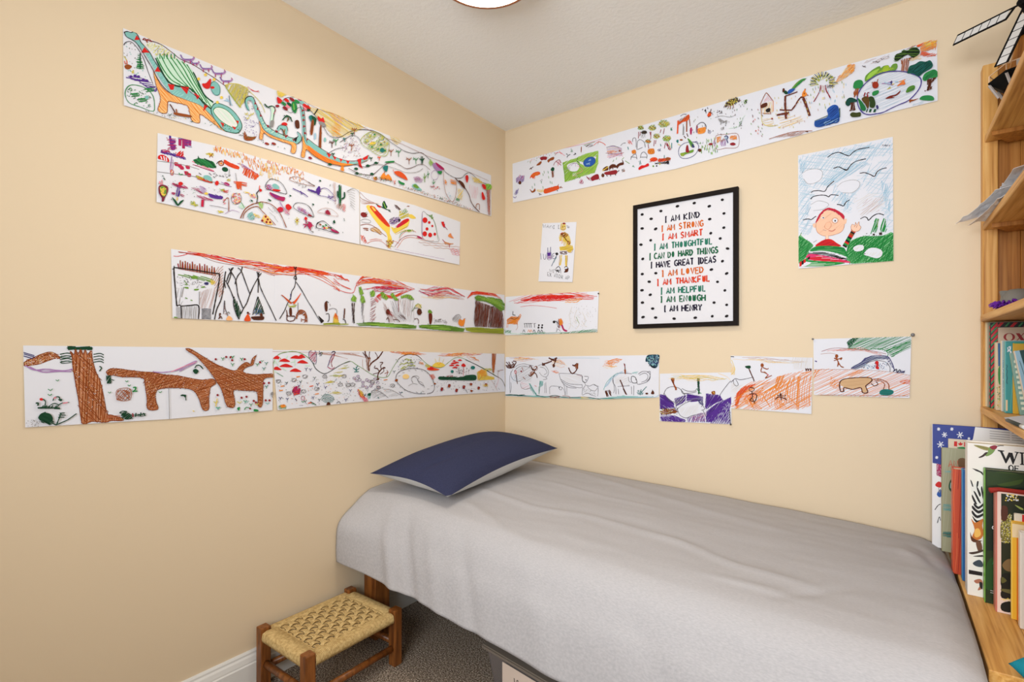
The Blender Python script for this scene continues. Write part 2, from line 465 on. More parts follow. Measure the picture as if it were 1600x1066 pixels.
for z in SH:
    b = bmesh.new(); add_box(b, 1.947 if z > 1.7 else 1.943 if z > 1.4 else 1.937, XB-.037, -.734, -.049, z-.021, z, .0035, 3)
    obj('shelf', b, M['pineY'], bk)
    if z > 1.3:
        zz = z-.0212
        A = [(1.952, -.150), (1.999, -.052), (2.235, -.052), (2.235, -.150)]
        obj('cleat', add_prism(bmesh.new(), [(x, y, zz-.012) for x, y in A], (0, 0, .012)), M['pineDark'], bk)
lc = thing('low_cabinet', 'low pine cabinet under the bookcase holding large books beside the bed', 'cabinet', (2.1, -.53, 0))
b = bmesh.new()
for i in range(5):
    x0 = 1.863+i*.085; add_box(b, x0, min(x0+.0846, XB), -.835, -.0195, ZC-.026, ZC, .002, 2)
obj('top_board', b, M['pineY'], lc)
obj('side_panel', box(1.875, XB, -.045, -.0195, .0005, ZC-.0265), M['pineZ'], lc)
obj('side_panel', box(1.875, XB, -.825, -.800, .0005, ZC-.0265), M['pineZ'], lc)
obj('front_panel', box(1.875, 1.893, -.7995, -.0455, .06, ZC-.027), M['pineY'], lc)
obj('back_panel', box(XB-.012, XB, -.7995, -.0455, .0005, ZC-.027), M['pineY'], lc)

# ------------------------------------------------------------------ drawing tool: pens on a plane
def cat(pts, k=4, closed=False):
    n = len(pts)
    if n < 3: return pts
    out = []
    rng = range(n if closed else n-1)
    for i in rng:
        if closed: p0, p1, p2, p3 = pts[i-1], pts[i], pts[(i+1)%n], pts[(i+2)%n]
        else: p0, p1, p2, p3 = pts[max(i-1,0)], pts[i], pts[i+1], pts[min(i+2,n-1)]
        for j in range(k):
            t = j/k
            out.append(tuple(.5*((2*p1[a])+(-p0[a]+p2[a])*t+(2*p0[a]-5*p1[a]+4*p2[a]-p3[a])*t*t+(-p0[a]+3*p1[a]-3*p2[a]+p3[a])*t**3) for a in (0,1)))
    if not closed: out.append(tuple(pts[-1]))
    return out
INK = dict(k=(40,34,34), n=(146,76,36), N=(88,44,28), o=(228,136,52), O=(218,84,40), r=(206,38,36), R=(142,38,46), y=(228,198,84),
    Y=(200,188,84), g=(44,132,70), G=(28,78,52), l=(152,196,76), t=(128,186,182), T=(36,116,112), b=(44,88,168), B=(156,194,216),
    p=(84,48,140), P=(164,124,176), m=(168,42,92), M=(226,132,148), s=(238,194,166), w=(140,138,138), W=(222,224,233), c=(214,206,196),
    q=(196,226,206), a=(94,88,94), e=(240,206,140), v=(60,56,110), f=(24,66,44), z=(188,150,140), d=(36,30,52), h=(106,148,58), i=(160,170,60))
def clip_poly(p, clip):
    # keep the part of polygon p (list of (u,v)) inside the convex outline clip
    n = len(clip); ar = sum(clip[i-1][0]*clip[i][1]-clip[i][0]*clip[i-1][1] for i in range(n))
    if ar < 0: clip = clip[::-1]
    for i in range(n):
        (ax, ay), (bx, by) = clip[i-1], clip[i]
        f = lambda q: (bx-ax)*(q[1]-ay)-(by-ay)*(q[0]-ax)
        d = [f(q) for q in p]
        if all(v >= 0 for v in d): continue
        out = []
        for j in range(len(p)):
            if d[j-1]*d[j] < 0:
                t = d[j-1]/(d[j-1]-d[j]); out.append((p[j-1][0]+(p[j][0]-p[j-1][0])*t, p[j-1][1]+(p[j][1]-p[j-1][1])*t))
            if d[j] >= 0: out.append(p[j])
        p = out
        if len(p) < 3: return []
    return p
class Cv:
    """pen marks on a plane through P; photo positions are cast onto that plane"""
    def __init__(s, P, n, u, lift=.0003):
        s.P = Vector(P); s.n = Vector(n).normalized(); s.u = Vector(u).normalized(); s.v = s.n.cross(s.u).normalized()
        if s.v.z < 0: s.v = -s.v
        s.V(0, 0, 1); s.k = 0; s.lift = lift; s.polys = []; s.free = False; s.clip = None; s.rnd = random.Random(11); s.gk, s.hk, s.lk = 1.22, .86, 1.32
    def V(s, x0, y0, sc_): s.x0, s.y0, s.s = x0, y0, sc_
    def uv(s, x, y):
        p = hit(s.x0+x/s.s, s.y0+y/s.s, s.P, s.n)-s.P; return (p.dot(s.u), p.dot(s.v))
    def pts(s, t):
        if isinstance(t, str):
            q = [float(a) for a in t.replace(',', ' ').split()]; t = list(zip(q[::2], q[1::2]))
        return [s.uv(*p) for p in t]
    def emit(s, c, verts, faces):
        s.k += 1
        col = INK[c] if isinstance(c, str) else c
        h = s.lift+s.k*7e-6
        s.polys.append((lin(col), list(verts), faces, h, s.free))
    def rib(s, c, w, p):
        w = w/2000.0; n = len(p); vs = []
        if n < 2: return
        for i in range(n):
            a, b2 = p[max(i-1,0)], p[min(i+1,n-1)]
            dx, dy = b2[0]-a[0], b2[1]-a[1]; L = math.hypot(dx, dy) or 1
            ww = w*(.8+.4*s.rnd.random()) if n > 2 else w
            vs.append((p[i][0]-dy/L*ww, p[i][1]+dx/L*ww)); vs.append((p[i][0]+dy/L*ww, p[i][1]-dx/L*ww))
        s.emit(c, vs, [(2*i, 2*i+1, 2*i+3, 2*i+2) for i in range(n-1)])
    def l(s, c, w, t, sm=1):                 # pen line
        w = w*s.lk; p = s.pts(t); s.rib(c, w, cat(p, 4) if sm else p)
    def L(s, c, w, *ts):                     # several straight-ish lines
        for t in ts: s.l(c, w, t, 0)
    def o(s, c, w, t): p = s.pts(t); p = cat(p, 4, True); s.rib(c, w, p+[p[0]])     # closed outline
    def f(s, c, t, sm=1):                    # filled shape
        p = s.pts(t); p = cat(p, 3, True) if sm else p
        tri = tessellate_polygon([[Vector((a, b2, 0)) for a, b2 in p]]); s.emit(c, p, [tuple(x) for x in tri])
    def h(s, c, w, t, ang=45, gap=1.6, jit=.55, sm=0, cov=.97):   # crayon hatching inside a shape
        p = s.pts(t); p = cat(p, 3, True) if sm else p
        ca, sa = math.cos(math.radians(ang)), math.sin(math.radians(ang))
        q = [(a*ca+b2*sa, -a*sa+b2*ca) for a, b2 in p]
        g = gap*s.gk/1000; w = w*s.hk; y = min(b2 for _, b2 in q)+g*.5; y1 = max(b2 for _, b2 in q); ww = w/2000; vs = []; fs = []
        while y < y1:
            xs_ = []
            for (xa, ya), (xb, yb) in zip(q, q[1:]+q[:1]):
                if (ya > y) != (yb > y): xs_.append(xa+(y-ya)/(yb-ya)*(xb-xa))
            xs_.sort()
            for xa, xb in zip(xs_[::2], xs_[1::2]):
                if s.rnd.random() > cov: continue
                j = jit*g
                xa += s.rnd.uniform(-1, .6)*j; xb += s.rnd.uniform(-.6, 1)*j
                ya, yb = y+s.rnd.uniform(-j, j), y+s.rnd.uniform(-j, j)
                k = len(vs); xm = xa+(xb-xa)*s.rnd.uniform(.35, .65); ym = (ya+yb)/2+s.rnd.uniform(-j, j)
                for x_, y_ in ((xa, ya-ww*.7), (xm, ym-ww), (xb, yb-ww*.7), (xb, yb+ww*.7), (xm, ym+ww), (xa, ya+ww*.7)): vs.append((x_*ca-y_*sa, x_*sa+y_*ca))
                fs += [(k, k+1, k+4, k+5), (k+1, k+2, k+3, k+4)]
            y += g
        if fs: s.emit(c, vs, fs)
    def e(s, c, x, y, rx, ry=None, rot=0):   # filled dot
        ry = ry or rx; cr_, sr = math.cos(math.radians(rot)), math.sin(math.radians(rot))
        s.f(c, [(x+rx*math.cos(a)*cr_-ry*math.sin(a)*sr, y+rx*math.cos(a)*sr+ry*math.sin(a)*cr_) for a in [i*math.pi/5 for i in range(10)]], 0)
    def E(s, c, w, x, y, rx, ry=None, rot=0):
        ry = ry or rx; cr_, sr = math.cos(math.radians(rot)), math.sin(math.radians(rot))
        s.o(c, w, [(x+rx*math.cos(a)*cr_-ry*math.sin(a)*sr, y+rx*math.cos(a)*sr+ry*math.sin(a)*cr_) for a in [i*math.pi/5 for i in range(10)]])
    def d(s, c, t, n, sz=1.0):               # specks
        q = [float(a) for a in t.replace(',', ' ').split()]; t = list(zip(q[::2], q[1::2]))
        x0, x1 = min(a for a,_ in t), max(a for a,_ in t); y0, y1 = min(a for _,a in t), max(a for _,a in t); k = 0; tries = 0; n = int(n*1.7)
        while k < n and tries < n*30:
            tries += 1
            x, y = s.rnd.uniform(x0, x1), s.rnd.uniform(y0, y1); ins = False
            for (xa, ya), (xb, yb) in zip(t, t[1:]+t[:1]):
                if (ya > y) != (yb > y) and x < xa+(y-ya)/(yb-ya)*(xb-xa): ins = not ins
            if ins:
                a = s.rnd.uniform(0, 6.28); r = sz*s.s*1.25*s.rnd.uniform(.5, 1)
                s.rib(c if len(c) == 1 else s.rnd.choice(c), .9*sz+.7, s.pts([(x, y), (x+math.cos(a)*r, y+math.sin(a)*r)])); k += 1
    def vee(s, c, w, *xy):                   # little tufts and birds
        for x, y, r in zip(xy[::3], xy[1::3], xy[2::3]): s.l(c, w, [(x-r, y-r*.8), (x, y), (x+r, y-r*.9)], 0)
    def tex(s, c, w, txt, x0, y0, x1, y1, hpx, jit=0.0):    # hand lettering between two points (left and right, mid height)
        a, b2 = s.pts([(x0, y0), (x1, y1)]); up = s.pts([(x0, y0-hpx/2), (x0, y0+hpx/2)]); H = up[0][1]-up[1][1]
        adv = [GW.get(ch, 4)+1.6 for ch in txt]; tot = sum(adv)-1.6; ux, uy = (b2[0]-a[0])/tot, (b2[1]-a[1])/tot; x = 0
        for ch, ad in zip(txt, adv):
            for st_ in GL.get(ch, []):
                fill = st_[0] == '#'; q = st_[1:] if fill else st_
                jx, jy = s.rnd.uniform(-jit, jit), s.rnd.uniform(-jit, jit)
                p = [(a[0]+ux*(x+gx+jx), a[1]+uy*(x+gx)+H*((gy+jy)/6-.5)) for gx, gy in q]
                if fill:
                    tri = tessellate_polygon([[Vector((m, n, 0)) for m, n in p]]); s.emit(c, p, [tuple(z) for z in tri])
                else: s.rib(c, w, p)
            x += ad
    def mesh_into(s, bm, lay, mi):
        for col, vs, fs, h, free in s.polys: s.put(bm, lay, mi, col, vs, fs, None if free else s.clip, lambda a, b2: s.P+s.u*a+s.v*b2+s.n*h)
    def put(s, bm, lay, mi, col, vs, fs, clip, place):
        cache = {}
        for f_ in fs:
            p = [vs[i] for i in f_]
            if clip:
                q = clip_poly(p, clip)
                if len(q) < 3: continue
                if q == p: bv = [cache.setdefault(i, None) or cache.__setitem__(i, bm.verts.new(place(*vs[i]))) or cache[i] for i in f_]
                else: bv = [bm.verts.new(place(*w)) for w in q]
            else: bv = [cache.setdefault(i, None) or cache.__setitem__(i, bm.verts.new(place(*vs[i]))) or cache[i] for i in f_]
            try: f = bm.faces.new(bv)
            except ValueError: continue
            f.normal_update()
            if f.normal.dot(s.n) < 0: f.normal_flip()
            f.material_index = mi
            for lp in f.loops: lp[lay] = (*col, 1)
def _g(t):
    out = []
    for part in t.split(';'):
        fill = part.startswith('#'); q = [float(a) for a in part.lstrip('#').split()]
        p = list(zip(q[::2], q[1::2])); out.append((['#']+p) if fill else p)
    return out
GL = {k: _g(v) for k, v in {
 'A':'0 0 2 6 4 0;.8 2 3.2 2','B':'0 0 0 6 3 5.4 3.2 4 0 3.2 3.6 2 3.2 .4 0 0','C':'4 5 2.4 6 .6 5 0 3 .6 1 2.4 0 4 1','D':'0 0 0 6 2.6 5.2 4 3 2.6 .6 0 0',
 'E':'3.6 6 0 6 0 0 3.6 0;0 3 3 3','F':'3.6 6 0 6 0 0;0 3.2 3 3.2','G':'4 5 2.4 6 .6 5 0 3 .6 1 2.4 0 4 .8 4 2.6 2.4 2.6','H':'0 0 0 6;4 0 4 6;0 3 4 3',
 'I':'1 0 1 6;0 6 2 6;0 0 2 0','J':'2 6 2 1 1 0 0 1','K':'0 0 0 6;3.8 6 0 2.8 4 0','L':'0 6 0 0 3.4 0','M':'0 0 .3 6 2.4 2.2 4.5 6 4.8 0','N':'0 0 0 6 4 0 4 6',
 'O':'2 0 .4 1 0 3 .4 5 2 6 3.6 5 4 3 3.6 1 2 0','P':'0 0 0 6 3 5.6 3.6 4.2 3 2.8 0 2.6','R':'0 0 0 6 3 5.6 3.4 4.3 2.8 3 0 2.8;1.4 2.9 4 0','S':'3.6 5.2 2 6 .4 5 .6 3.6 3 2.6 3.6 1.2 2 0 .2 .8',
 'T':'2 0 2 6;0 6 4 6','U':'0 6 0 1.4 1 0 3 0 4 1.4 4 6','V':'0 6 2 0 4 6','W':'0 6 1.3 0 2.6 4.5 3.9 0 5.2 6','X':'0 0 4 6;0 6 4 0','Y':'0 6 2 3 4 6;2 3 2 0',
 'Q':'#2 -.2 .3 .9 -.1 3 .3 5.1 2 6.2 3.7 5.1 4.1 3 3.7 .9','u':'#-.1 6.1 -.1 1.2 .9 -.1 3.1 -.1 4.1 1.2 4.1 6.1 2.4 6 2 4.4 1.6 6',
 'l':'.5 0 .5 6','o':'2 0 .2 1 .2 3 2 4 3.6 3 3.6 1 2 0','n':'0 0 0 4;0 2.6 1.5 4 3 2.8 3 0','e':'0 2 3.4 2 3 3.6 1.6 4 .2 3 .2 1 1.6 0 3.4 .7','i':'.5 0 .5 4','r':'0 0 0 4;0 2.6 2.4 4','s':'3 3.6 1.2 4 .3 3 2.8 1.4 2 0 0 .6','t':'1 6 1 .6 2 0;0 4 2.4 4','a':'3 4 .8 4 0 2 .8 0 3 .6;3 4 3 0','h':'0 0 0 6;0 2.6 1.5 4 3 2.6 3 0','c':'3 3.4 1.6 4 .2 3 .2 1 1.6 0 3 .6','w':'0 4 1 0 2 3 3 0 4 4'}.items()}
GW = {'I':2,'M':4.8,'W':5.2,'l':1,'i':1,' ':3,'t':2.4,'s':3,'c':3,'r':2.4,'n':3,'a':3,'h':3,'e':3.4,'J':2,'L':3.4,'E':3.6,'F':3.6}
def col_faces(bm, lay, rgb, faces=None):
    c = (*lin(rgb), 1)
    for f in (faces if faces is not None else bm.faces):
        for lp in f.loops: lp[lay] = c
def ink_layer(bm): return bm.loops.layers.float_color.new('ink')
def fin(name, bm, mats, parent=None, off=None):      # like obj() but keeps face winding of the ink
    if parent is not None and off is None: off = parent.location
    if off is not None: bmesh.ops.translate(bm, vec=-Vector(off), verts=bm.verts[:])
    me = D.meshes.new(name); bm.to_mesh(me); bm.free()
    return link(name, me, mats, parent)

# ------------------------------------------------------------------ books
def book(label, x0, w, yf, th, z0, zt, cover, spine, art=None, spine_art=None, lean=0.0, group=None, pages=True, name='book'):
    """upright book, cover facing -y, spine facing -x; x0 left, yf front, th thickness, z0 foot, zt top"""
    loc = Vector((x0, yf, z0))
    t = thing(name, label, 'book', loc, group); e = .0022
    bm = bmesh.new(); lay = ink_layer(bm)
    n0 = len(bm.faces)
    add_box(bm, x0, x0+w, yf, yf+e, z0, zt, .0006, 1); add_box(bm, x0, x0+w, yf+th-e, yf+th, z0, zt, .0006, 1)
    col_faces(bm, lay, cover)
    old = set(bm.faces)
    add_box(bm, x0-.0012, x0+e, yf+.0004, yf+th-.0004, z0+.0002, zt-.0002, .001, 2)
    col_faces(bm, lay, spine, [f for f in bm.faces if f not in old])
    bmesh.ops.recalc_face_normals(bm, faces=bm.faces[:])
    if art:
        cv = Cv((x0, yf, z0), (0,-1,0), (1,0,0), .0002); cv.clip = [(0,0),(w,0),(w,zt-z0),(0,zt-z0)]; art(cv); cv.mesh_into(bm, lay, 0)
    if spine_art:
        cv = Cv((x0-.0012, yf, z0), (-1,0,0), (0,-1,0), .0002); cv.clip = [(-th+.0008,.0006),(-.0008,.0006),(-.0008,zt-z0-.0006),(-th+.0008,zt-z0-.0006)]; spine_art(cv); cv.mesh_into(bm, lay, 0)
    fin('cover', bm, M['cover'], t)
    if pages: obj('pages', box(x0+e, x0+w-.004, yf+e, yf+th-e, z0+.003, zt-.003), M['pages'], t)
    if lean: t.rotation_euler = (0, lean, 0)
    return t
def at(px, py, y): return hit(px, py, (0, y, 0), Vector((0,-1,0)))
def bookpx(label, pxl, pyt, yf, th, w, z0, *a, **k):
    p = at(pxl, pyt, yf); return book(label, p.x, w, yf, th, z0, p.z, *a, **k)

BIG = 'large books on the low cabinet top'
Z0 = ZC+.0005
def snow(c):
    c.V(1440, 650, 5.075)
    c.f((238,236,236), "70 370 160 388 240 400 330 410 330 1200 60 1200 60 900", 0)
    c.f((240,238,236), "425 88 812 130 812 420 330 420 330 330 408 180", 0)
    for x, y, r in ((135,105,13),(240,105,13),(182,150,22),(305,152,27),(150,228,28),(375,180,10),(230,300,20),(120,330,12)):
        for a in range(3):
            dx, dy = math.cos(a*1.047+.2)*r, math.sin(a*1.047+.2)*r; c.l('W', 2.0, [(x-dx,y-dy),(x+dx,y+dy)], 0)
    for y in (120,140,158,176): c.L('w', 1.1, [(540,y),(700,y+14)], [(715,y+16),(800,y+22)])
    c.f('m', "118 378 158 388 158 488 118 470", 0); c.d('W', "118 378 158 388 158 488 118 470", 18, .9)
    c.f('r', "108 545 135 520 165 540 150 568 120 562"); c.f('b', "120 620 150 580 160 630 140 645"); c.l('k', 1.6, "105 745 130 710 150 700"); c.l('k', 1.4, "125 850 140 800 150 830")
    c.l('w', 1.2, "135 570 140 610 150 580")
bookpx('tall picture book with white snowflakes on blue, farthest back against the wall', 1457, 663, -.059, .009, .36, Z0, (46,62,142), (226,222,220), snow, None, 0, BIG)
def flag(c):
    c.V(1440, 650, 5.075)
    c.f('r', "258 202 282 203 282 243 256 240", 0); c.f('r', "336 208 360 209 360 246 336 244", 0)
    c.f('r', "308 206 316 218 328 216 322 230 308 236 294 230 288 216 300 218", 0)
    c.f('g', "280 252 330 246 362 262 300 260"); c.f('r', "330 318 352 310 362 340 330 342")
bookpx('cream book with a red maple leaf flag behind the grey-green book', 1482.5, 686, -.073, .012, .26, Z0, (222,208,186), (222,208,186), flag, None, 0, BIG)
def greygreen(c):
    c.V(1440, 650, 5.075)
    c.h((178,178,150), 2.2, "165 262 350 262 350 1020 165 1020", 85, 5, .5, 0, .5)
    c.tex((192,120,96), 3.4, 'AN', 215, 378, 285, 380, 52)
    c.h('T', 2.4, "170 915 260 925 260 968 168 955", 5, 1.8); c.h((96,160,160), 2.4, "172 700 250 705 250 760 170 745", 5, 2.2); c.h((130,180,176), 2, "180 430 250 430 250 455 180 450", 5, 2.4)
    c.f('G', "232 505 250 510 250 600 222 590 215 550"); c.f((150,190,180), "230 530 246 535 244 575 226 570")
    c.f((120,90,60), "290 345 345 340 350 410 300 420")
def ggsp(c):
    pass
bookpx('grey-green book with teal bands and a speckled spine', 1472, 700, -.090, .015, .26, Z0, (168,168,138), (150,140,104), greygreen, None, 0, BIG)
p_ = at(1476, 769, -.20)
t = book('thin yellow book leaning left, its corner poking out beside the red book', p_.x+.105, .05, -.20, .008, Z0, Z0+(p_.z-Z0)/math.cos(.375), (226,176,90), (214,170,100), None, None, 0, BIG)
t.rotation_euler = (0, -.375, 0)
def redsp(c):
    c.V(1440, 650, 5.075); c.h((160,44,28), 2.2, "290 425 330 425 340 1250 290 1250", 88, 4, .4, 0, .8)
    c.h((222,110,66), 1.6, "252 425 285 425 288 1250 268 1250", 88, 7, .4, 0, .6)
bookpx('orange-red cloth book between the grey-green book and the blue book', 1489.5, 733, -.288, .045, .22, Z0, (196,74,44), (200,84,52), redsp, None, 0, BIG)
bookpx('slim bright blue book squeezed against the white wildlife book', 1504.5, 734, -.335, .03, .22, Z0, (36,96,160), (60,140,190), None, None, 0, BIG)
def wild(c):
    c.V(1440, 650, 5.075)
    for q in ("600 272 645 275 690 285|W",): pass
    K = (22,18,20)
    # big serif W I L D
    c.f(K, "602 270 655 276 655 282 642 284 668 340 690 290 720 294 735 345 752 292 738 290 738 284 772 288 772 294 762 298 728 385 722 385 700 325 672 376 664 376 622 284 604 278", 0)
    c.f(K, "775 288 812 291 812 298 804 300 808 382 818 386 818 392 780 388 780 382 790 379 788 300 776 297", 0)
    c.tex(K, 3.6, 'LD', 850, 345, 1000, 365, 90); c.tex(K, 2.6, 'OF THE', 692, 412, 960, 445, 44)
    # hummingbird
    c.f((150,140,80), "412 232 470 236 530 250 548 262 525 276 470 262"); c.h('G', 1, "430 236 520 250 530 265 470 255", -12, 3)
    c.f((120,150,80), "535 250 560 240 585 262 560 300 520 320 505 312 525 285"); c.f((140,34,50), "540 245 575 233 600 240 590 262 565 268 548 258")
    c.l('k', 1.6, "600 240 625 236 652 236"); c.f((60,40,36), "525 290 500 318 470 332 450 330 480 312 505 290")
    # swift, zebra, fox and friends
    c.f('k', "398 415 440 425 480 445 498 480 490 475 465 450 430 436", 0)
    c.f((228,224,220), "385 505 410 545 430 525 470 520 480 560 498 540 498 830 400 790 410 700 395 600")
    for t in ("440 520 435 560 446 560 452 522","386 508 400 556 410 560 398 520","412 600 450 680 470 690 430 610","402 625 440 700 420 690 400 650","480 560 492 640 486 660 470 580","404 712 450 752 494 730 494 748 450 775 402 735","402 750 440 790 492 770 494 786 440 812 400 775","420 690 450 720 492 690 494 706 450 740 414 710","400 790 440 830 490 815 480 838 430 845","440 560 470 620 460 640 438 580"): c.f((28,24,26), t)
    c.f((196,112,48), "392 815 420 845 450 838 490 815 480 870 492 930 470 975 430 985 400 960 420 900"); c.f((236,180,90), "425 900 455 895 470 940 440 965 418 950"); c.f((92,50,26), "385 920 400 960 440 985 480 990 440 1004 395 990"); c.f((110,70,50), "430 1000 470 1000 480 1060 450 1075")
    c.V(1460, 800, 4.007)
    c.f((70,52,44), "215 255 260 248 300 236 300 250 240 266"); c.f((60,50,50), "240 278 300 270 300 282"); c.f((60,70,80), "240 320 280 300 302 320 300 345 260 340")
    c.f((30,26,28), "215 362 300 378 300 402 215 388", 0); c.f((176,110,86), "248 430 285 420 302 440 298 480 270 490 290 450 262 448"); c.f('k', "282 440 300 445 300 485 284 470")
def wildsp(c):
    c.V(1460, 800, 4.007); c.f((60,56,58), "200 395 226 380 226 400 204 500 198 500", 0)
bookpx('big white wildlife book with hummingbird and zebra on its cover', 1512.5, 692, -.435, .05, .30, Z0, (236,230,222), (232,228,224), wild, None, 0, BIG)
def green(c):
    c.V(1440, 650, 5.075)
    c.f((20,34,18), "520 620 812 560 812 1070 515 1070", 0); c.f((58,78,24), "560 450 700 450 800 480 780 540 640 560 570 520")
    c.f((40,60,20), "520 440 812 470 812 500 520 560", 0); c.E((236,230,226), 1.8, 570, 886, 9, 11)
    c.V(1460, 800, 4.007); c.f((34,72,26), "330 320 390 290 390 460 320 480"); c.f((40,110,60), "360 330 384 280 384 310"); c.L((200,196,190), 1.0, "350 492 384 500", "350 505 384 512")
bookpx('dark green garden book in front of the white wildlife book', 1539.5, 733, -.466, .026, .30, Z0, (34,48,20), (110,170,60), green, None, 0, BIG)
def framed(c):
    c.V(1540, 750, 9.69)
    c.f((228,200,186), "175 165 600 235 600 2300 175 2300", 0); c.f((38,40,20), "235 205 600 250 600 1700 235 1700", 0)
    c.f((110,100,50), "240 600 390 560 400 900 240 940"); c.d('YcY', "240 500 390 500 400 950 240 950", 90, 1.3); c.d('yW', "270 220 500 220 480 320 280 320", 20, 2)
    c.f((80,40,24), "240 400 330 420 320 600 240 600"); c.f((30,36,20), "420 420 560 400 540 540 420 540"); c.f((150,160,80), "440 375 560 430 560 455 500 430")
    c.V(1540, 850, 8.2)
    c.f((120,92,56), "210 270 270 200 335 205 335 340 260 340"); c.f((22,20,12), "205 395 335 390 335 560 205 560"); c.f((90,84,40), "205 420 270 470 205 500"); c.f((24,20,14), "205 600 335 650 335 700 205 690"); c.f((16,16,12), "205 760 335 740 335 870 205 850")
    c.f((100,90,50), "205 575 335 590 335 640 205 600"); c.d('y', "205 700 335 700 335 730 205 730", 10, 1.2)
def ribbon(c): pass
t = bookpx('pink-spined book with a white bordered forest picture and red top edge', 1556.5, 766, -.512, .03, .28, Z0, (186,96,76), (196,120,106), framed, None, 0, BIG)
p_ = at(1556.5, 766, -.512)
obj('ribbon_edge', add_tube(bmesh.new(), [(p_.x-.012, p_.y-.004, p_.z-.002), (p_.x+.004, p_.y+.001, p_.z+.002), (p_.x+.10, p_.y, p_.z+.003), (p_.x+.27, p_.y, p_.z+.003)], [.007, .0055, .0045, .0045], 8), mat('red_ribbon_edge', (150,38,28), .7), t, True)
bookpx('small cream book with red corner showing behind the yellow book', 1586, 803, -.526, .010, .16, Z0, (226,212,190), (226,212,190), lambda c: (c.V(1540,750,9.69), c.f('r', "552 520 600 530 600 640 552 640", 0)), None, 0, BIG)
def yellow(c):
    c.V(1540, 750, 9.69); c.f((230,204,160), "395 650 600 680 600 880 395 870", 0); c.f((208,160,64), "390 632 600 655 600 690 390 660", 0); c.f((224,120,40), "470 880 600 900 600 2200 470 2200", 0); c.f((214,90,40), "520 890 600 900 600 2200 520 2200", 0)
    c.V(1540, 850, 8.2); c.f((230,214,190), "430 140 445 122 492 122 492 820 450 815 432 790", 0); c.f((70,120,100), "442 160 455 142 492 142 492 560 445 540", 0); c.tex('k', 2.2, 'nnono', 452, 800, 452.1, 560, 1)
    for i in range(7): c.f((30,50,40), [(440, 560+i*36), (460, 555+i*36), (460, 580+i*36), (440, 585+i*36)], 0)
bookpx('yellow and orange paperback with a cream top band', 1581.5, 815, -.538, .012, .18, Z0, (230,172,48), (232,196,90), yellow, None, 0, BIG)
bookpx('white paperback nearest the camera at the frame edge', 1595, 832, -.585, .02, .16, Z0, (228,216,204), (228,216,204), lambda c: (c.V(1540,750,9.69), c.f('k', "545 735 600 725 600 790 590 760", 0)), None, 0, BIG)

SM = 'books on the shelf with the teal book'
Z1 = .9335
bookpx('thin cream-spined book standing leftmost against the bookcase side', 1541, 503.5, -.062, .010, .22, Z1, (214,190,150), (226,204,160), None, None, 0, SM)
bookpx('thin grey speckled book beside the striped book', 1543.8, 504, -.078, .010, .22, Z1, (170,160,140), (176,166,144), None, None, 0, SM)
def ox(c):
    c.V(1530, 490, 15.23)
    c.f((24,24,28), "250 205 1200 190 1200 2300 250 2300", 0)
    for i in range(16):
        y = 250+i*150
        c.f((196,32,40), [(280,y+120),(440,y-60),(440,y+20),(280,y+190)], 0); c.f((56,140,84), [(280,y+40),(440,y-110),(440,y-70),(280,y+85)], 0)
    for i in range(5):
        x = 400+i*320
        c.f((196,32,40), [(x,320),(x+110,210),(x+200,210),(x+90,320)], 0); c.f((56,140,84), [(x+200,310),(x+290,215),(x+340,215),(x+250,310)], 0)
    c.f((206,184,160), "450 335 1200 325 1200 1500 440 1500", 0)
    Rr = (150,28,30)
    c.f(Rr, [(715+138*math.cos(a),560+92*math.sin(a)) for a in [k*.3142 for k in range(20)]]); c.f((206,184,160), [(715+78*math.cos(a),562+84*math.sin(a)) for a in [k*.3142 for k in range(20)]])
    c.f(Rr, "868 470 960 470 1080 640 990 640", 0); c.f(Rr, "1050 468 1075 468 905 648 880 648", 0)
def oxsp(c):
    c.V(1530, 490, 15.23)
    for i in range(18):
        y = 200+i*150
        c.f((196,32,40), [(240,y+120),(330,y-30),(330,y+50),(240,y+190)], 0); c.f((56,140,84), [(240,y+40),(330,y-90),(330,y-50),(240,y+85)], 0)
bookpx('large book with red, green and black striped border and red capitals', 1548, 504.5, -.112, .030, .24, Z1, (24,24,28), (24,24,28), ox, oxsp, 0, SM)
def bl(c):
    c.V(1540, 520, 7.614); c.f((28,90,140), "145 125 190 122 190 390 150 400", 0); c.f((40,130,50), "150 430 190 400 190 600 155 600"); c.d('nyg', "140 640 185 640 185 900 140 900", 26, 1.6)
bookpx('paperback with blue top, green tree and cream foot', 1557, 535, -.180, .028, .13, Z1, (210,186,150), (216,196,168), bl, None, 0, SM)
bookpx('slim cream-spined pale blue paperback left of the teal book', 1565.5, 532.5, -.215, .018, .13, Z1, (176,190,190), (230,214,190), lambda c: (c.V(1540,520,7.614), c.f((96,150,170), "205 330 240 330 235 880 215 880", 0), c.d('W', "205 330 240 330 235 880 215 880", 30, 1.2)), None, 0, SM)
def teal(c):
    c.V(1540, 520, 7.614); c.h((84,160,150), 2.6, "270 130 450 140 450 920 270 920", 87, 5, .4, 0, .6)
    c.l('W', 2.2, "275 175 295 165 290 200 275 215 300 225 295 265 315 260 310 310 330 320 320 355"); c.l('W', 1.5, "262 175 268 205 262 230")
    c.l((40,90,96), 1.3, "246 380 256 400 248 430 258 460 250 500 258 540 250 580 258 610"); c.f((220,190,150), "232 800 262 800 262 930 232 930", 0)
bookpx('teal book with white script title', 1571.5, 533.5, -.262, .026, .14, Z1, (52,140,140), (96,176,180), teal, None, 0, SM)
bookpx('green-topped yellow and red book behind the leaning books', 1584, 536, -.275, .010, .14, Z1, (206,160,40), (206,160,40), lambda c: (c.V(1540,520,7.614), c.f((70,150,90), "335 112 457 112 457 132 335 130", 0), c.f((120,40,40), "380 400 457 400 457 1000 430 700", 0)), None, 0, SM)
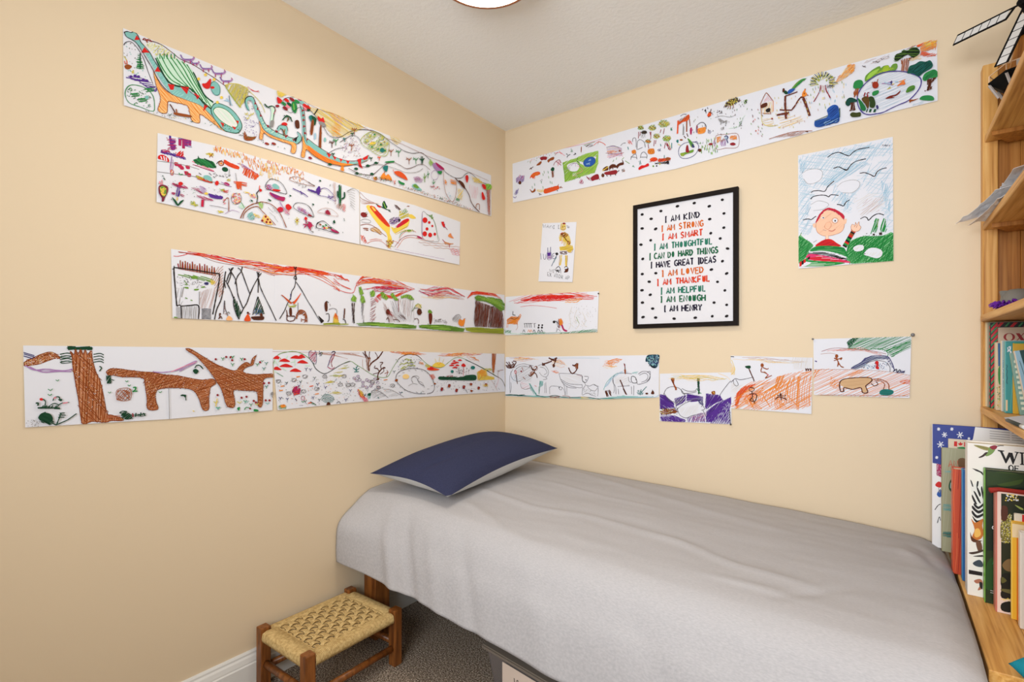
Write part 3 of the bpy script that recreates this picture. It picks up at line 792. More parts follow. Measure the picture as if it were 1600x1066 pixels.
def grg(c):
    c.d('WcY', "330 300 440 300 470 960 400 960", 90, 1.7)
p_ = at(1581, 548, -.300)
t = book('grey-green paperback with pale lettering leaning right across the teal book', p_.x+.001, .10, -.305, .018, Z1, p_.z-.006, (126,160,148), (128,166,152), lambda c: (c.V(1540,520,7.614), [c.tex((222,224,200), 2.0, 'iliilit', 345, 340+i*62, 380, 345+i*62, 34) for i in range(10)]), None, 0, SM)
t.location.x += .016; t.rotation_euler = (0, -.115, 0)
p_ = at(1588, 545, -.33)
t = book('pale blue paperback leaning right in front of the grey-green book', p_.x+.002, .10, -.336, .016, Z1, p_.z-.004, (150,188,208), (222,206,190), lambda c: (c.V(1540,520,7.614), c.f((30,70,70), "438 180 560 180 560 700 470 600", 0), c.l((90,120,130),1.2,"415 330 425 420 432 500 440 560")), None, 0, SM)
t.location.x += .022; t.rotation_euler = (0, -.16, 0)

# loose papers and a pen on the same shelf
def hz(px, py, z): return hit(px, py, (0,0,z), UP)
b = bmesh.new(); q = [hz(*p, Z1) for p in ((1569,653.5),(1600,650),(1618,662),(1594,668))]
add_prism(b, [v+UP*.0006 for v in q], (0,0,.0008))
tag(obj('loose_paper', b, M['paper']), 'loose white sheet lying in front of the shelf books', 'paper')
a_, b2_ = hz(1571, 655.5, Z1+.006), hz(1604, 669, Z1+.006)
t = thing('pen', 'dark grey pen lying on the loose white sheet', 'pen', a_)
obj('barrel', add_tube(bmesh.new(), [a_, a_.lerp(b2_, .12), a_.lerp(b2_, .8)], [.001, .0045, .0045], 10), mat('dark_pen_barrel', (52,56,50), .4), t, True)
obj('cap', add_tube(bmesh.new(), [a_.lerp(b2_, .801), b2_], [.005, .005], 10), mat('pale_pen_cap', (206,206,206), .4), t, True)

# crumpled paper hanging over the shelf above
def crumple(name, label, corner, nu=26, nv=14, amp=.006, seed=0, m='papers'):
    b = bmesh.new(); g = []
    for i in range(nu+1):
        row = []
        for j in range(nv+1):
            u, v = i/nu, j/nv
            p = corner(u, v); h = amp*(abs(noise.noise(Vector((u*5+seed, v*5, seed))))*2-.5)+amp*.6*noise.noise(Vector((u*13, v*11, seed+3)))
            row.append(b.verts.new(p+Vector((-.3, -.2, 1))*max(h, 0)))
        g.append(row)
    for i in range(nu):
        for j in range(nv): b.faces.new((g[i][j], g[i+1][j], g[i+1][j+1], g[i][j+1]))
    o = obj(name, b, M[m], smooth=False); md = o.modifiers.new('thickness', 'SOLIDIFY'); md.thickness = .0008; md.offset = 1
    return tag(o, label, 'paper', 'crumpled papers on the upper shelf')
S2 = 1.5135
def c1(u, v):    # lower sheet: from the shelf out over the front edge
    y = -.075-.30*v; x = 2.12-(.185+.030*(1-v)**2)*u; over = max(0, 1.936-x)
    return Vector((x, y, S2+.001+.008*v*(1-u)-over*.25))
def c2(u, v):
    y = -.068-.27*v; x = 2.14-(.205+.060*(1-v)**2.2)*u; over = max(0, 1.93-x)
    return Vector((x, y, S2+.018+.050*math.sin(min(1,v*1.2)*1.6)*(1-.70*u)-over*.25))
def c3(u, v):
    y = -.20-.22*v; x = 2.16-.20*u
    return Vector((x, y, S2+.062+.050*(1-u)*v))
crumple('crumpled_paper', 'greyish sheet lowest in the crumpled paper pile, flat on the shelf', c1, seed=1)
crumple('crumpled_paper', 'pale blue-white sheet with a corner jutting out past the bookcase post', c2, seed=5, amp=.008)
crumple('crumpled_paper', 'folded sheet topmost on the crumpled paper pile', c3, seed=9, amp=.008)

# grey toy with a purple feathered skirt
S3 = 1.2231
tc = hz(1580, 481, S3); tc = Vector((1.985, -.30, S3))
ty = thing('soft_toy', 'small grey domed toy with a purple feathery ruff on the bookcase shelf', 'toy', tc)
b = bmesh.new(); add_lathe(b, [(.036, S3+.001), (.036, S3+.020), (.034, S3+.034), (.028, S3+.046), (.016, S3+.053), (0, S3+.055)], (tc.x, tc.y), 28)
obj('dome', b, M['toygrey'], ty, True)
b = bmesh.new(); add_prism(b, [(tc.x-.030, tc.y-.014, S3+.02), (tc.x-.036, tc.y-.012, S3+.05), (tc.x-.018, tc.y-.010, S3+.05)], (0, .02, 0)); obj('ear', b, M['toygrey'], ty)
b = bmesh.new(); rr = random.Random(3)
for i in range(170):
    a = rr.uniform(0, 6.283); r0 = .034; r1 = rr.uniform(.044, .060); z0_ = S3+rr.uniform(.004, .014)
    add_tube(b, [(tc.x+r0*math.cos(a), tc.y+r0*math.sin(a), z0_), (tc.x+(r0+r1)/2*math.cos(a+.1), tc.y+(r0+r1)/2*math.sin(a+.1), z0_+rr.uniform(.001,.010)), (tc.x+r1*math.cos(a+.2), tc.y+r1*math.sin(a+.2), max(S3+.003, z0_+rr.uniform(-.004,.008)))], [.0025, .003, .0008], 5)
obj('feather_ruff', b, M['purple'], ty, True)

# teal plush paw on the cabinet corner
tp = thing('teal_cushion', 'teal plush cushion corner lying on the low cabinet near its front', 'cushion', (1.94, -1.0, ZC))
b = bmesh.new(); nu = 28; g = []
zq = ZC+.020
P0 = hz(1575, 1037, zq); e1 = (hz(1640, 1026, zq)-P0).normalized()*.13; e2 = (hz(1602, 1063, zq)-P0).normalized()*.12
for i in range(nu+1):
    row = []
    for j in range(nu+1):
        u, v = i/nu*2-1, j/nu*2-1
        w_ = (max(0,1-u*u)*max(0,1-v*v))**.5
        uu, vv_ = (u*(1-.10*(1-v*v)*abs(u))+1)/2, (v*(1-.10*(1-u*u)*abs(v))+1)/2
        row.append((P0+e1*uu+e2*vv_, w_))
    g.append(row)
for sgn in (1, -1):
    vv = [[b.verts.new((q.x, q.y, zq+(.034 if sgn > 0 else -.0195)*w_)) for q, w_ in row] for row in g]
    for i in range(nu):
        for j in range(nu): b.faces.new((vv[i][j], vv[i+1][j], vv[i+1][j+1], vv[i][j+1]))
bmesh.ops.remove_doubles(b, verts=b.verts[:], dist=.0002)
obj('cushion_body', b, M['teal'], tp, True)

# ------------------------------------------------------------------ model windmill on the top shelf
S1 = 1.7905
wc = Vector((2.035, -.19, S1))
wm = thing('model_windmill', 'black and white model windmill with lattice sails on top of the bookcase', 'windmill', wc)
def octo(r, z, a0=math.pi/8): return [(wc.x+r*math.cos(a0+k*math.pi/4), wc.y+r*math.sin(a0+k*math.pi/4), z) for k in range(8)]
def loft(b, rings):
    vs = [[b.verts.new(p) for p in r] for r in rings]
    for r0, r1 in zip(vs, vs[1:]):
        for k in range(len(r0)): b.faces.new((r0[k], r0[(k+1)%len(r0)], r1[(k+1)%len(r0)], r1[k]))
    b.faces.new(vs[0][::-1]); b.faces.new(vs[-1]); return b
ZD = 1.899
obj('tower', loft(bmesh.new(), [octo(.072, S1+.0005), octo(.060, ZD), octo(.040, 2.005)]), M['pineDark'], wm)
obj('cap', loft(bmesh.new(), [octo(.047, 2.004), octo(.046, 2.03), octo(.030, 2.062), octo(.008, 2.075)]), M['black'], wm)
gal = obj('gallery', loft(bmesh.new(), [octo(.066, ZD-.030, 0), octo(.096, ZD-.004, 0), octo(.097, ZD, 0)]), M['black'], wm)
for k in range(8):
    a = k*math.pi/4; p = Vector((wc.x+.094*math.cos(a), wc.y+.094*math.sin(a), ZD-.007)); q = Vector((wc.x+.073*math.cos(a), wc.y+.073*math.sin(a), ZD-.050))
    obj('strut', add_tube(bmesh.new(), [p, q], .0038, 6), M['greystrut'], gal, off=wm.location)
b = bmesh.new(); ring = octo(.094, ZD+.020, 0)
add_tube(b, ring+[ring[0]], .0016, 6)
for p in ring: add_tube(b, [(p[0], p[1], ZD-.001), p], .0017, 6)
rail = obj('railing', b, M['railing'], gal, off=wm.location)
b = bmesh.new(); p2, p3 = Vector(octo(.095, ZD, 0)[5]), Vector(octo(.095, ZD, 0)[6])
m_ = p2.lerp(p3, .45); dd = (p3-p2).normalized(); add_prism(b, [m_-dd*.010+UP*.002, m_+dd*.010+UP*.002, m_+dd*.010+UP*.018, m_-dd*.010+UP*.018], Vector((-.002,-.002,0)))
obj('name_plate', b, M['greystrut'], gal, off=wm.location)
H_ = CAM+ray(1604, 2)*1.36; T1 = CAM+ray(1498, 55)*1.54; T2 = CAM+ray(1556, 105)*1.37
s1 = (T1-H_); s2 = (T2-H_); ax_ = s1.cross(s2).normalized()
obj('shaft', add_tube(bmesh.new(), [H_-ax_*.012 if ax_.y > 0 else H_+ax_*.012, Vector((wc.x, wc.y, 2.025))], .009, 10), M['black'], wm)
obj('hub', add_tube(bmesh.new(), [H_-ax_*.012, H_+ax_*.012], .016, 12), M['black'], wm)
L1 = (s1.length+s2.length)/2; d1 = s1.normalized(); d2 = (s2-d1*s2.dot(d1)).normalized()
fr = 1 if ax_.y < 0 else -1
for dv, pv in ((d1, d2), (d2, -d1), (-d1, -d2), (-d2, d1)):
    pv = pv*1.0
    root = H_; wd = .030; t0, t1 = .028, L1
    side = pv                                # lattice hangs on this side of the spar
    b = bmesh.new(); add_prism(b, [root+dv*(t0+.012)+side*.003, root+dv*t1+side*.003, root+dv*t1+side*wd, root+dv*(t0+.012)+side*wd], ax_*.0012*fr)
    s_ = obj('sail', b, M['sail'], wm)
    b = bmesh.new()
    def bar(p, q, w_): 
        v = (q-p).normalized(); n2 = v.cross(ax_).normalized(); add_prism(b, [p-n2*w_, q-n2*w_, q+n2*w_, p+n2*w_], ax_*.0026*fr)
    o_ = -ax_*.0006*fr
    bar(root+o_, root+dv*(t1+.001)+o_, .0022)
    bar(root+dv*(t0+.010)+side*wd+o_, root+dv*(t1+.001)+side*wd+o_, .0026)
    bar(root+dv*t0+o_, root+dv*(t0+.011)+side*(wd+.002)+o_, .0030)
    for k in range(1, 7):
        tt = t0+.012+(t1-t0-.012)*k/6; bar(root+dv*tt+o_, root+dv*tt+side*wd+o_, .0007)
    obj('sail_frame', b, M['black'], s_, off=wm.location)

# ------------------------------------------------------------------ storage tub under the bed
ta, tb2 = hz(752, 1006, .165), hz(848, 1063, .165)
du = (tb2-ta); du.z = 0; du.normalize(); dv = Vector((-du.y, du.x, 0))
tub = thing('storage_tub', 'clear grey plastic storage tub with lid under the bed', 'storage box', ta-UP*.165)
TL, TD = .58, .40
def tp_(u, v, z): return Vector((ta.x, ta.y, 0))+du*u+dv*v+UP*z
def rect(u0, u1, v0, v1, z): return [tp_(u0,v0,z), tp_(u1,v0,z), tp_(u1,v1,z), tp_(u0,v1,z)]
b = bmesh.new(); th_ = .0025
r0, r1 = rect(.035, TL-.035, .035, TD-.035, .001), rect(.014, TL-.014, .014, TD-.014, .150)
i0, i1 = rect(.038, TL-.038, .038, TD-.038, .004), rect(.017, TL-.017, .017, TD-.017, .150)
R0, R1, I0, I1 = [[b.verts.new(p) for p in r] for r in (r0, r1, i0, i1)]
for A_, B2 in ((R0, R1), (I1, I0), (R1, I1)):
    for k in range(4): b.faces.new((A_[k], A_[(k+1)%4], B2[(k+1)%4], B2[k]))
b.faces.new(R0[::-1]); b.faces.new(I0)
obj('tub_body', b, M['tub'], tub)
b = bmesh.new(); add_prism(b, rect(0, TL, 0, TD, .1505), (0,0,.0145))
bmesh.ops.bevel(b, geom=b.edges[:], offset=.004, segments=2, affect='EDGES'); obj('tub_lid', b, M['lid'], tub)
b = bmesh.new(); add_prism(b, [tp_(u, .010-.0, z) for u, z in ((.088,.015),(.23,.015),(.23,.140),(.088,.140))], dv*-.0015)
lay = ink_layer(b); col_faces(b, lay, (214,196,182)); bmesh.ops.recalc_face_normals(b, faces=b.faces[:])
P_ = tp_(.088, .008, .14); cv = Cv(P_, -dv, du, .0004); cv.V(730, 970, 9.41); cv.l('k', 2.0, "690 845 697 905"); cv.l('k', 1.6, "735 905 730 885 745 880 750 905"); cv.mesh_into(b, lay, 0)
fin('paper_label', b, M['ink'], tub)['label'] = 'white paper label with handwriting'
def in_tub(name, label, u0, u1, v0, v1, z1, rgb):
    b = bmesh.new(); add_prism(b, rect(u0, u1, v0, v1, .0045), (0,0,z1-.0045)); bmesh.ops.bevel(b, geom=b.edges[:], offset=.003, segments=2, affect='EDGES')
    tag(obj(name, b, mat(name+'_colour', rgb, .5)), label, 'toy')
in_tub('toy_box', 'reddish box seen through the left end of the plastic tub', .042, .075, .05, .25, .11, (170, 60, 50))
in_tub('toy_box', 'dark box beside the paper label inside the plastic tub', .080, .30, .05, .25, .12, (40, 40, 44))
# ------------------------------------------------------------------ drawings on the walls
def wall_plane(side):
    return (Vector((0,0,1)), Vector((1,0,0)), Vector((0,1,0))) if side == 'L' else (Vector((0,0,1)), Vector((0,-1,0)), Vector((1,0,0)))
def sheet_mesh(bm, lay, corners, n, tilt, off):
    """a thin sheet with slight wave, corners as 3D points on the wall, tl tr br bl"""
    tl, tr, br, bl = corners
    a = [v+n*off for v in (tl, tr)]+[v+n*(off+tilt) for v in (br, bl)]
    f0 = [bm.verts.new(v) for v in a]; g0 = [bm.verts.new(v-n*.0003) for v in a]
    fs = [bm.faces.new(f0)]; fs.append(bm.faces.new(g0[::-1]))
    for k in range(4): fs.append(bm.faces.new((f0[k], g0[k], g0[(k+1)%4], f0[(k+1)%4])))
    bmesh.ops.recalc_face_normals(bm, faces=fs)
    for f in fs: f.material_index = 0
def edge_at(pl, x):                          # pl: list of px points, interpolate y at column x
    for (xa, ya), (xb, yb) in zip(pl, pl[1:]):
        if x <= xb or (xb, yb) == pl[-1]: return ya+(yb-ya)*(x-xa)/(xb-xa)
def frieze(side, top, bot, seams, art, label, cat_='drawing', name='drawing_frieze', tilt=.0022, off=.0012, group=None):
    P, n, u = wall_plane(side)
    xs_ = [top[0][0]]+list(seams)+[top[-1][0]]
    xb_ = [bot[0][0]]+list(seams)+[bot[-1][0]]
    wp = lambda x, y: hit(x, y, (0,0,0), n)
    cv = Cv((0,0,0), n, u, .0003); art(cv)
    multi = len(seams) > 0
    bounds = []
    for i in range(len(xs_)-1):
        bounds.append([wp(xs_[i], edge_at(top, xs_[i])), wp(xs_[i+1], edge_at(top, xs_[i+1])), wp(xb_[i+1], edge_at(bot, xb_[i+1])), wp(xb_[i], edge_at(bot, xb_[i]))])
    ctr = sum((c for q in bounds for c in q), Vector())/(4*len(bounds))
    root = thing(name, label, cat_, ctr+n*off, group) if multi else None
    for i, q in enumerate(bounds):
        bm = bmesh.new(); lay = ink_layer(bm)
        o2 = off+(.00025 if i % 2 else 0)
        sheet_mesh(bm, lay, q, n, tilt, o2)
        # this sheet's own plane (tilted a little off the wall)
        a = q[0]+n*o2; b2 = q[1]+n*o2; c = q[3]+n*(o2+tilt); nn = (b2-a).cross(c-a).normalized()
        if nn.dot(n) < 0: nn = -nn
        def place_at(h):
            def f(a2, b3):
                base = cv.u*a2+cv.v*b3
                return base+n*((a-base).dot(nn)/n.dot(nn)+h)
            return f
        quad = [(v.dot(cv.u), v.dot(cv.v)) for v in q]
        for k, (col, vs, fs, h0, free) in enumerate(cv.polys):
            m = sum(v[0] for v in vs)/len(vs)
            if free and not (quad[0][0] <= m <= quad[1][0]): continue
            cv.put(bm, lay, 1, col, vs, fs, None if free else quad, place_at(.0005+k*6e-6))
        if multi: fin('paper_sheet', bm, [M['paper'], M['ink']], root)
        else:
            o = fin(name, bm, [M['paper'], M['ink']], off=ctr+n*off); o.location = ctr+n*off
            tag(o, label, cat_, group); return o
    return root
# ---- top frieze, left wall: long-necked dinosaurs
def a_dino(c):
    c.V(180, 30, 4.634)
    # hills and scrub
    c.l('a', 1.6, "60 190 75 170 110 165 150 200 200 280 235 380 270 470"); c.d('wt', "62 170 130 170 240 380 260 460 70 430", 26, 1.6)
    c.l('N', 1.6, "195 150 260 160 330 185 400 235 470 290 560 330 640 380 720 430 800 490")
    c.h((232,232,168), 2.4, "205 180 260 172 330 190 400 240 440 290 330 275 290 265 270 240", 60, 3.4); c.d('wY', "210 180 330 190 430 280 300 270", 26, 1.4)
    c.l('n', 1.4, "195 150 215 140 225 160 240 145 262 162"); c.d('R', "195 140 262 145 258 168 200 170", 10, 1.6)
    c.h('g', 3.0, "165 250 188 300 205 362 150 362 155 300", 20, 2.6); c.l('G', 2, "178 250 178 362")
    c.f('n', "65 340 90 330 118 345 95 366 70 360"); c.L('O', 1.6, "70 330 64 305", "84 330 80 300")
    c.L('Y', 2, "115 380 135 395", "120 395 130 372", "60 270 80 300")
    c.h('p', 2.4, "80 420 150 415 230 450 285 485 290 525 250 515 190 470 110 440", 15, 2.6); c.l('p', 1.8, "75 425 150 440 220 490 285 525 295 500")
    for x, y in ((110,418),(140,412),(165,418),(200,440),(225,448)): c.e('p', x, y, 12, 9)
    c.o('g', 1.8, "75 510 110 480 170 485 230 510 270 560 280 620 270 670 180 640 100 610 70 560")
    for i in range(16): x, y = 95+(i*53)%170, 510+(i*37)%110; c.l('g', 1.3, [(x, y), (x+14, y-10), (x+22, y+8), (x+8, y+14)])
    c.d('gG', "80 500 240 510 275 660 90 610", 40, 1.3); c.e('t', 225, 570, 14)
    # big one: teal back, orange belly, green sail
    c.f('t', "62 98 85 92 112 100 128 94 152 108 168 135 182 168 215 205 248 246 272 292 305 345 340 402 378 460 440 482 505 500 552 540 600 575 640 620 690 655 690 700 700 740 650 690 600 640 540 600 470 575 410 545 350 480 300 400 262 330 222 262 180 205 140 165 95 140 70 118")
    c.h((150,206,200), 2, "180 190 250 250 300 340 350 420 420 500 600 610 560 610 400 540 300 400", 50, 4)
    c.f((236,190,128), "275 385 302 440 345 505 420 555 520 592 600 622 650 660 735 750 800 815 760 800 690 745 610 690 606 752 552 740 535 680 515 628 420 605 376 602 368 682 305 664 325 580 292 480")
    c.h('o', 2.4, "275 385 302 440 345 505 420 555 520 592 600 622 650 660 735 750 800 815 760 800 690 745 610 690 606 752 552 740 535 680 515 628 420 605 376 602 368 682 305 664 325 580 292 480", -42, 3.4)
    c.o('n', 1.5, "275 385 302 440 345 505 420 555 520 592 600 622 650 660 735 750 800 815 690 745 610 690 606 752 552 740 535 680 515 628 420 605 376 602 368 682 305 664 325 580 292 480")
    c.f('q', "290 285 320 265 400 280 470 302 520 332 562 385 592 450 640 550 700 602 690 652 620 590 540 500 430 482 370 440 322 350")
    for t in ("300 280 340 360 400 440 470 480","330 268 370 350 430 430 520 495","365 268 410 340 470 430 560 530","400 278 450 350 510 440 600 570","440 290 490 360 540 450 630 590","480 308 530 380 570 460 660 610","515 330 555 400 600 490 690 640"): c.l('g', 2.6, t)
    for t in ("290 285 320 350 370 440 430 484 540 505 620 590 690 652","560 385 592 450 640 550 705 605"): c.l('G', 3.6, t)
    for x in (320, 350, 372, 400, 425): c.L('g', 1.8, f"{x} 290 {x+2} 252")
    # coiled tail
    c.f('t', "690 655 720 612 770 620 830 650 885 710 912 770 900 812 870 828 820 820 780 806 740 760 705 710"); c.f((224,226,222), "705 665 740 640 800 660 850 710 880 760 870 785 840 790 790 760 740 720")
    c.h('q', 2, "705 665 740 640 800 660 850 710 870 770 790 745 740 710", -40, 4.2); c.o('G', 2.2, "690 655 720 612 770 620 830 650 885 710 912 770 900 812 870 828 820 820 780 806 740 760 705 710"); c.o('g', 2.2, "705 665 740 640 800 660 850 710 882 770 850 790 790 760 740 720")
    for t in ("152 118 175 152 135 155","208 205 245 246 185 245","303 345 325 385 282 382","375 470 425 480 418 515 395 515","465 488 530 495 515 548","565 535 608 560 590 585","640 618 668 632 632 672","755 745 785 760 775 790","838 775 872 790 858 805","868 735 890 740 885 765"): c.f('r', t, 0)
    c.l('k', 1.5, "62 98 85 92 112 100 128 94 152 108 168 135 182 168 215 205 248 246 272 292 305 345 340 402 378 460"); c.l('k', 1.5, "62 98 80 130 120 152 150 175 190 235 235 310 270 370 300 430 350 500 410 552")
    c.l('k', 1.4, "378 462 440 482 505 500 552 540 600 575 640 620 690 655")
    # purple herd, red bird, little ones
    for x, y, s in ((520,300,1),(575,325,.6),(655,365,.9),(745,400,1),(800,455,.9)):
        c.l('P', 3.0, [(x-50*s,y-40*s),(x-30*s,y-5*s),(x,y),(x+30*s,y-2*s),(x+50*s,y-20*s)]); c.L('m', 1.8, [(x-22*s,y),(x-24*s,y+22*s)], [(x+20*s,y),(x+20*s,y+24*s)], [(x+50*s,y-20*s),(x+40*s,y-32*s)]); c.l('p', 1.4, [(x-50*s,y-40*s),(x-28*s,y-10*s),(x+30*s,y-8*s)])
    c.f('r', "625 470 655 465 685 432 690 462 675 505 640 500"); c.f('t', "690 470 720 455 752 490 750 545 720 552 695 520"); c.o('T', 1.5, "690 470 720 455 752 490 750 545 720 552 695 520"); c.e('r', 700, 498, 16, 10)
    for x, y in ((650,405),(712,440),(600,435),(765,570),(735,605)): c.e('y', x, y, 11)
    c.h('Y', 2.6, "790 480 880 470 960 500 960 560 900 650 850 580", 70, 2.6); c.l('i', 2.6, "795 490 840 560 900 640"); c.l('Y', 1.6, "790 480 850 468 920 485 990 545 1050 610 1080 680"); c.d('Yw', "880 470 1000 540 1080 680 900 640", 30, 1.4)
    c.L('B', 2.4, "785 590 830 600", "820 560 835 620", "800 575 845 630"); c.L('a', 1.4, "820 555 828 630")
    c.l('r', 1.0, "955 490 990 520 1040 530"); c.l('r', 1.0, "970 505 1010 525 1035 520")
    c.f('n', "925 820 945 850 990 855 1010 858 985 880 930 876"); c.L('n', 2, "990 858 1015 855", "945 850 930 815")
    for x, y in ((1092,905),(1142,905)): c.e('R', x, y, 17, 9, 20); c.e('n', x+4, y+2, 8, 5)
    c.d('kgw', "620 720 900 790 1030 870 1340 980 900 850 640 760", 46, 1.2); c.d('kwY', "100 640 540 720 500 740 120 660", 24, 1.2); c.d('p', "920 700 1030 760 1020 860 930 800", 26, 1.2)
    for x, y in ((940,690),(965,700),(950,722),(985,690)): c.l('Y', 2, [(x-10,y-8),(x,y+6),(x+12,y-8)], 0)
    c.l('N', 2.4, "390 620 420 670 430 695 480 700 535 712"); c.f('n', "425 680 540 700 535 715 430 698"); c.L('n', 2.6, "440 690 435 655", "460 700 455 690")
    c.vee('G', 1.4, 390, 700, 12, 545, 750, 10)
    # second dinosaur
    c.f('t', "935 610 940 580 965 562 990 568 1005 600 1020 640 1050 700 1085 770 1150 820 1220 845 1290 868 1320 850 1310 820 1335 845 1338 880 1310 905 1230 880 1140 848 1070 800 1040 740 1010 670 985 600 962 590 948 610 965 660 945 645")
    c.h('q', 1.8, "1040 700 1085 770 1220 845 1300 870 1220 880 1070 800", 40, 4)
    c.f((236,186,120), "1035 740 1070 808 1140 852 1230 882 1300 906 1295 970 1265 966 1268 915 1200 890 1110 855 1068 826 1058 872 1036 866 1045 800"); c.h('o', 2.4, "1035 740 1070 808 1140 852 1230 882 1300 906 1295 970 1265 966 1268 915 1200 890 1110 855 1068 826 1058 872 1036 866 1045 800", -35, 3.2)
    c.o('n', 1.4, "1035 740 1070 808 1140 852 1230 882 1300 906 1295 970 1265 966 1268 915 1200 890 1110 855 1068 826 1058 872 1036 866 1045 800")
    c.l('k', 1.8, "935 615 938 580 965 562 992 570 1008 605 1050 700 1085 768 1150 815 1220 845 1290 866 1318 852"); c.l('T', 2.2, "935 610 948 650 965 668"); c.l('k', 1.6, "1310 818 1335 838 1340 880 1310 908")
    for t in ("1005 600 1018 618 1000 622","1022 640 1035 660 1018 662","1042 690 1058 705 1040 712","1085 768 1108 772 1098 792","1150 805 1175 815 1158 830","1215 842 1245 842 1228 866","1275 870 1298 872 1284 890"): c.f('R', t, 0)
    c.l('G', 2.4, "1075 620 1095 640 1130 632 1150 650 1140 700 1130 770 1112 780"); c.f('q', "1120 640 1148 650 1138 700 1128 770 1112 770 1125 690"); c.l('G', 2, "1075 615 1110 650"); c.l('m', 1.5, "1135 640 1155 660 1140 690"); c.f('w', "1118 740 1142 740 1135 785 1115 780")
    # palms, huts
    c.f('r', "1168 565 1205 595 1180 615 1168 600"); c.e('R', 1168, 632, 15, 10); c.h('y', 3, "1165 515 1240 545 1200 570 1170 560", 20, 2.4)
    for x, y, q in ((1235,590,'r'),(1275,585,'R'),(1310,600,'g'),(1345,605,'t'),(1370,630,'r'),(1385,655,'G'),(1225,650,'R'),(1240,632,'M'),(1255,620,'G'),(1215,615,'g'),(1365,650,'M'),(1390,640,'r'),(1330,580,'m')): c.e(q, x, y, 22, 11, 35)
    c.f('g', "1272 610 1295 600 1312 640 1300 685 1275 660"); c.l('l', 2, "1285 615 1290 660"); c.o('k', 1.3, "1210 590 1260 568 1320 575 1370 605 1410 650 1380 660 1330 640 1270 680 1230 655")
    c.l('G', 3, "1205 735 1235 705 1270 720"); c.l('G', 3, "1230 700 1255 710 1275 745"); c.l('G', 2.4, "1215 700 1250 720 1240 740"); c.L('n', 2, "1245 715 1240 745")
    c.f('N', "1296 740 1322 738 1326 790 1300 788"); c.e('r', 1218, 764, 22, 14); c.f('t', "1165 800 1185 775 1230 780 1240 812 1225 850 1205 800 1185 800 1178 815"); c.l('k', 1.4, "1165 800 1185 772 1232 778 1242 812"); c.L('n', 2.4, "1205 800 1228 850", "1222 800 1210 850"); c.l('G', 1.6, "1185 790 1205 810 1215 850")
    c.f('k', "1288 868 1310 858 1300 895")
    # third dinosaur neck
    c.f('t', "1335 640 1355 650 1365 720 1368 790 1372 850 1395 900 1430 930 1475 945 1480 975 1430 965 1380 920 1352 850 1348 760"); c.l('k', 1.6, "1330 620 1350 680 1360 760 1362 850 1390 905 1440 935 1480 945"); c.l('k', 1.4, "1355 640 1365 700 1372 790 1376 845")
    for x, y in ((1350,665),(1355,700),(1356,735),(1360,780),(1366,830),(1385,875),(1420,915)): c.f('R', [(x-6,y-12),(x+14,y),(x-8,y+10)], 0)
    c.f((236,180,110), "1350 850 1372 910 1420 950 1483 975 1483 1020 1420 985 1375 945 1362 1002 1338 994 1350 930"); c.h('o', 2.4, "1350 850 1372 910 1420 950 1483 975 1483 1020 1420 985 1375 945 1362 1002 1338 994 1350 930", -40, 3)
    c.o('n', 1.4, "1350 850 1372 910 1420 950 1483 975 1483 1020 1420 985 1375 945 1362 1002 1338 994 1350 930"); c.e('R', 1404, 1008, 14, 9, 25)
    # ---- right part
    c.V(480, 130, 4.634)
    c.h('y', 2.4, "10 175 110 190 250 245 420 320 330 360 280 390 230 395 180 385 130 330 60 250 20 200", -14, 2.6); c.h('o', 2.0, "150 210 250 260 230 390 180 385 165 320 200 300", -14, 4); c.h('y', 2, "590 370 680 420 640 450 600 410", -20, 3)
    c.l('k', 1.5, "0 180 60 250 110 320 150 380 200 398 250 385 300 355 360 340 430 340 480 350 540 380 600 430 660 470 700 495 760 510 820 505 870 545 910 590 960 610 1000 650 1060 685 1110 688 1140 660 1170 650 1200 670 1240 710 1290 730 1320 740")
    c.l('n', 1.0, "0 150 100 200 200 230 300 280 420 330 540 390 650 430 780 490 900 545 1000 580 1100 620 1200 660 1310 710")
    c.f('T', "5 245 30 235 45 265 35 300 20 280"); c.f('G', "25 240 60 260 50 310 35 285"); c.L('k', 3, "45 230 72 188"); c.f('r', "70 240 95 260 110 250 120 300 90 290 72 268"); c.f('w', "80 280 118 290 130 320 95 310")
    c.f('n', "25 275 42 280 32 370 15 368"); c.h('N', 1.6, "25 275 42 280 32 370 15 368", 80, 3); c.f('n', "85 322 97 322 92 485 75 490"); c.h('N', 1.6, "85 322 97 322 92 485 75 490", 80, 3)
    c.f('B', "48 360 58 380 52 412 44 400"); c.f('t', "120 395 130 410 124 430 114 415")
    c.f('t', "0 410 40 440 110 490 170 530 260 560 340 575 400 555 440 525 430 560 350 592 260 590 160 560 80 520 0 450"); c.f('o', "0 455 60 500 140 545 240 580 330 590 300 600 258 606 258 640 232 630 236 600 160 585 80 550 0 490"); c.h('O', 1.8, "0 455 60 500 140 545 240 580 160 585 80 550 0 490", -35, 3.4)
    c.l('N', 1.6, "0 408 60 455 130 500 210 545 290 565 370 560 440 525"); c.l('n', 1.4, "0 492 80 552 160 588 240 602 330 592 430 562")
    for t in ("130 505 165 520 150 545","175 530 205 540 192 560","225 545 250 555 235 575","270 560 300 566 288 590","355 555 385 545 380 585 395 620 368 608","395 545 435 522 430 552 400 562"): c.f('r', t, 0)
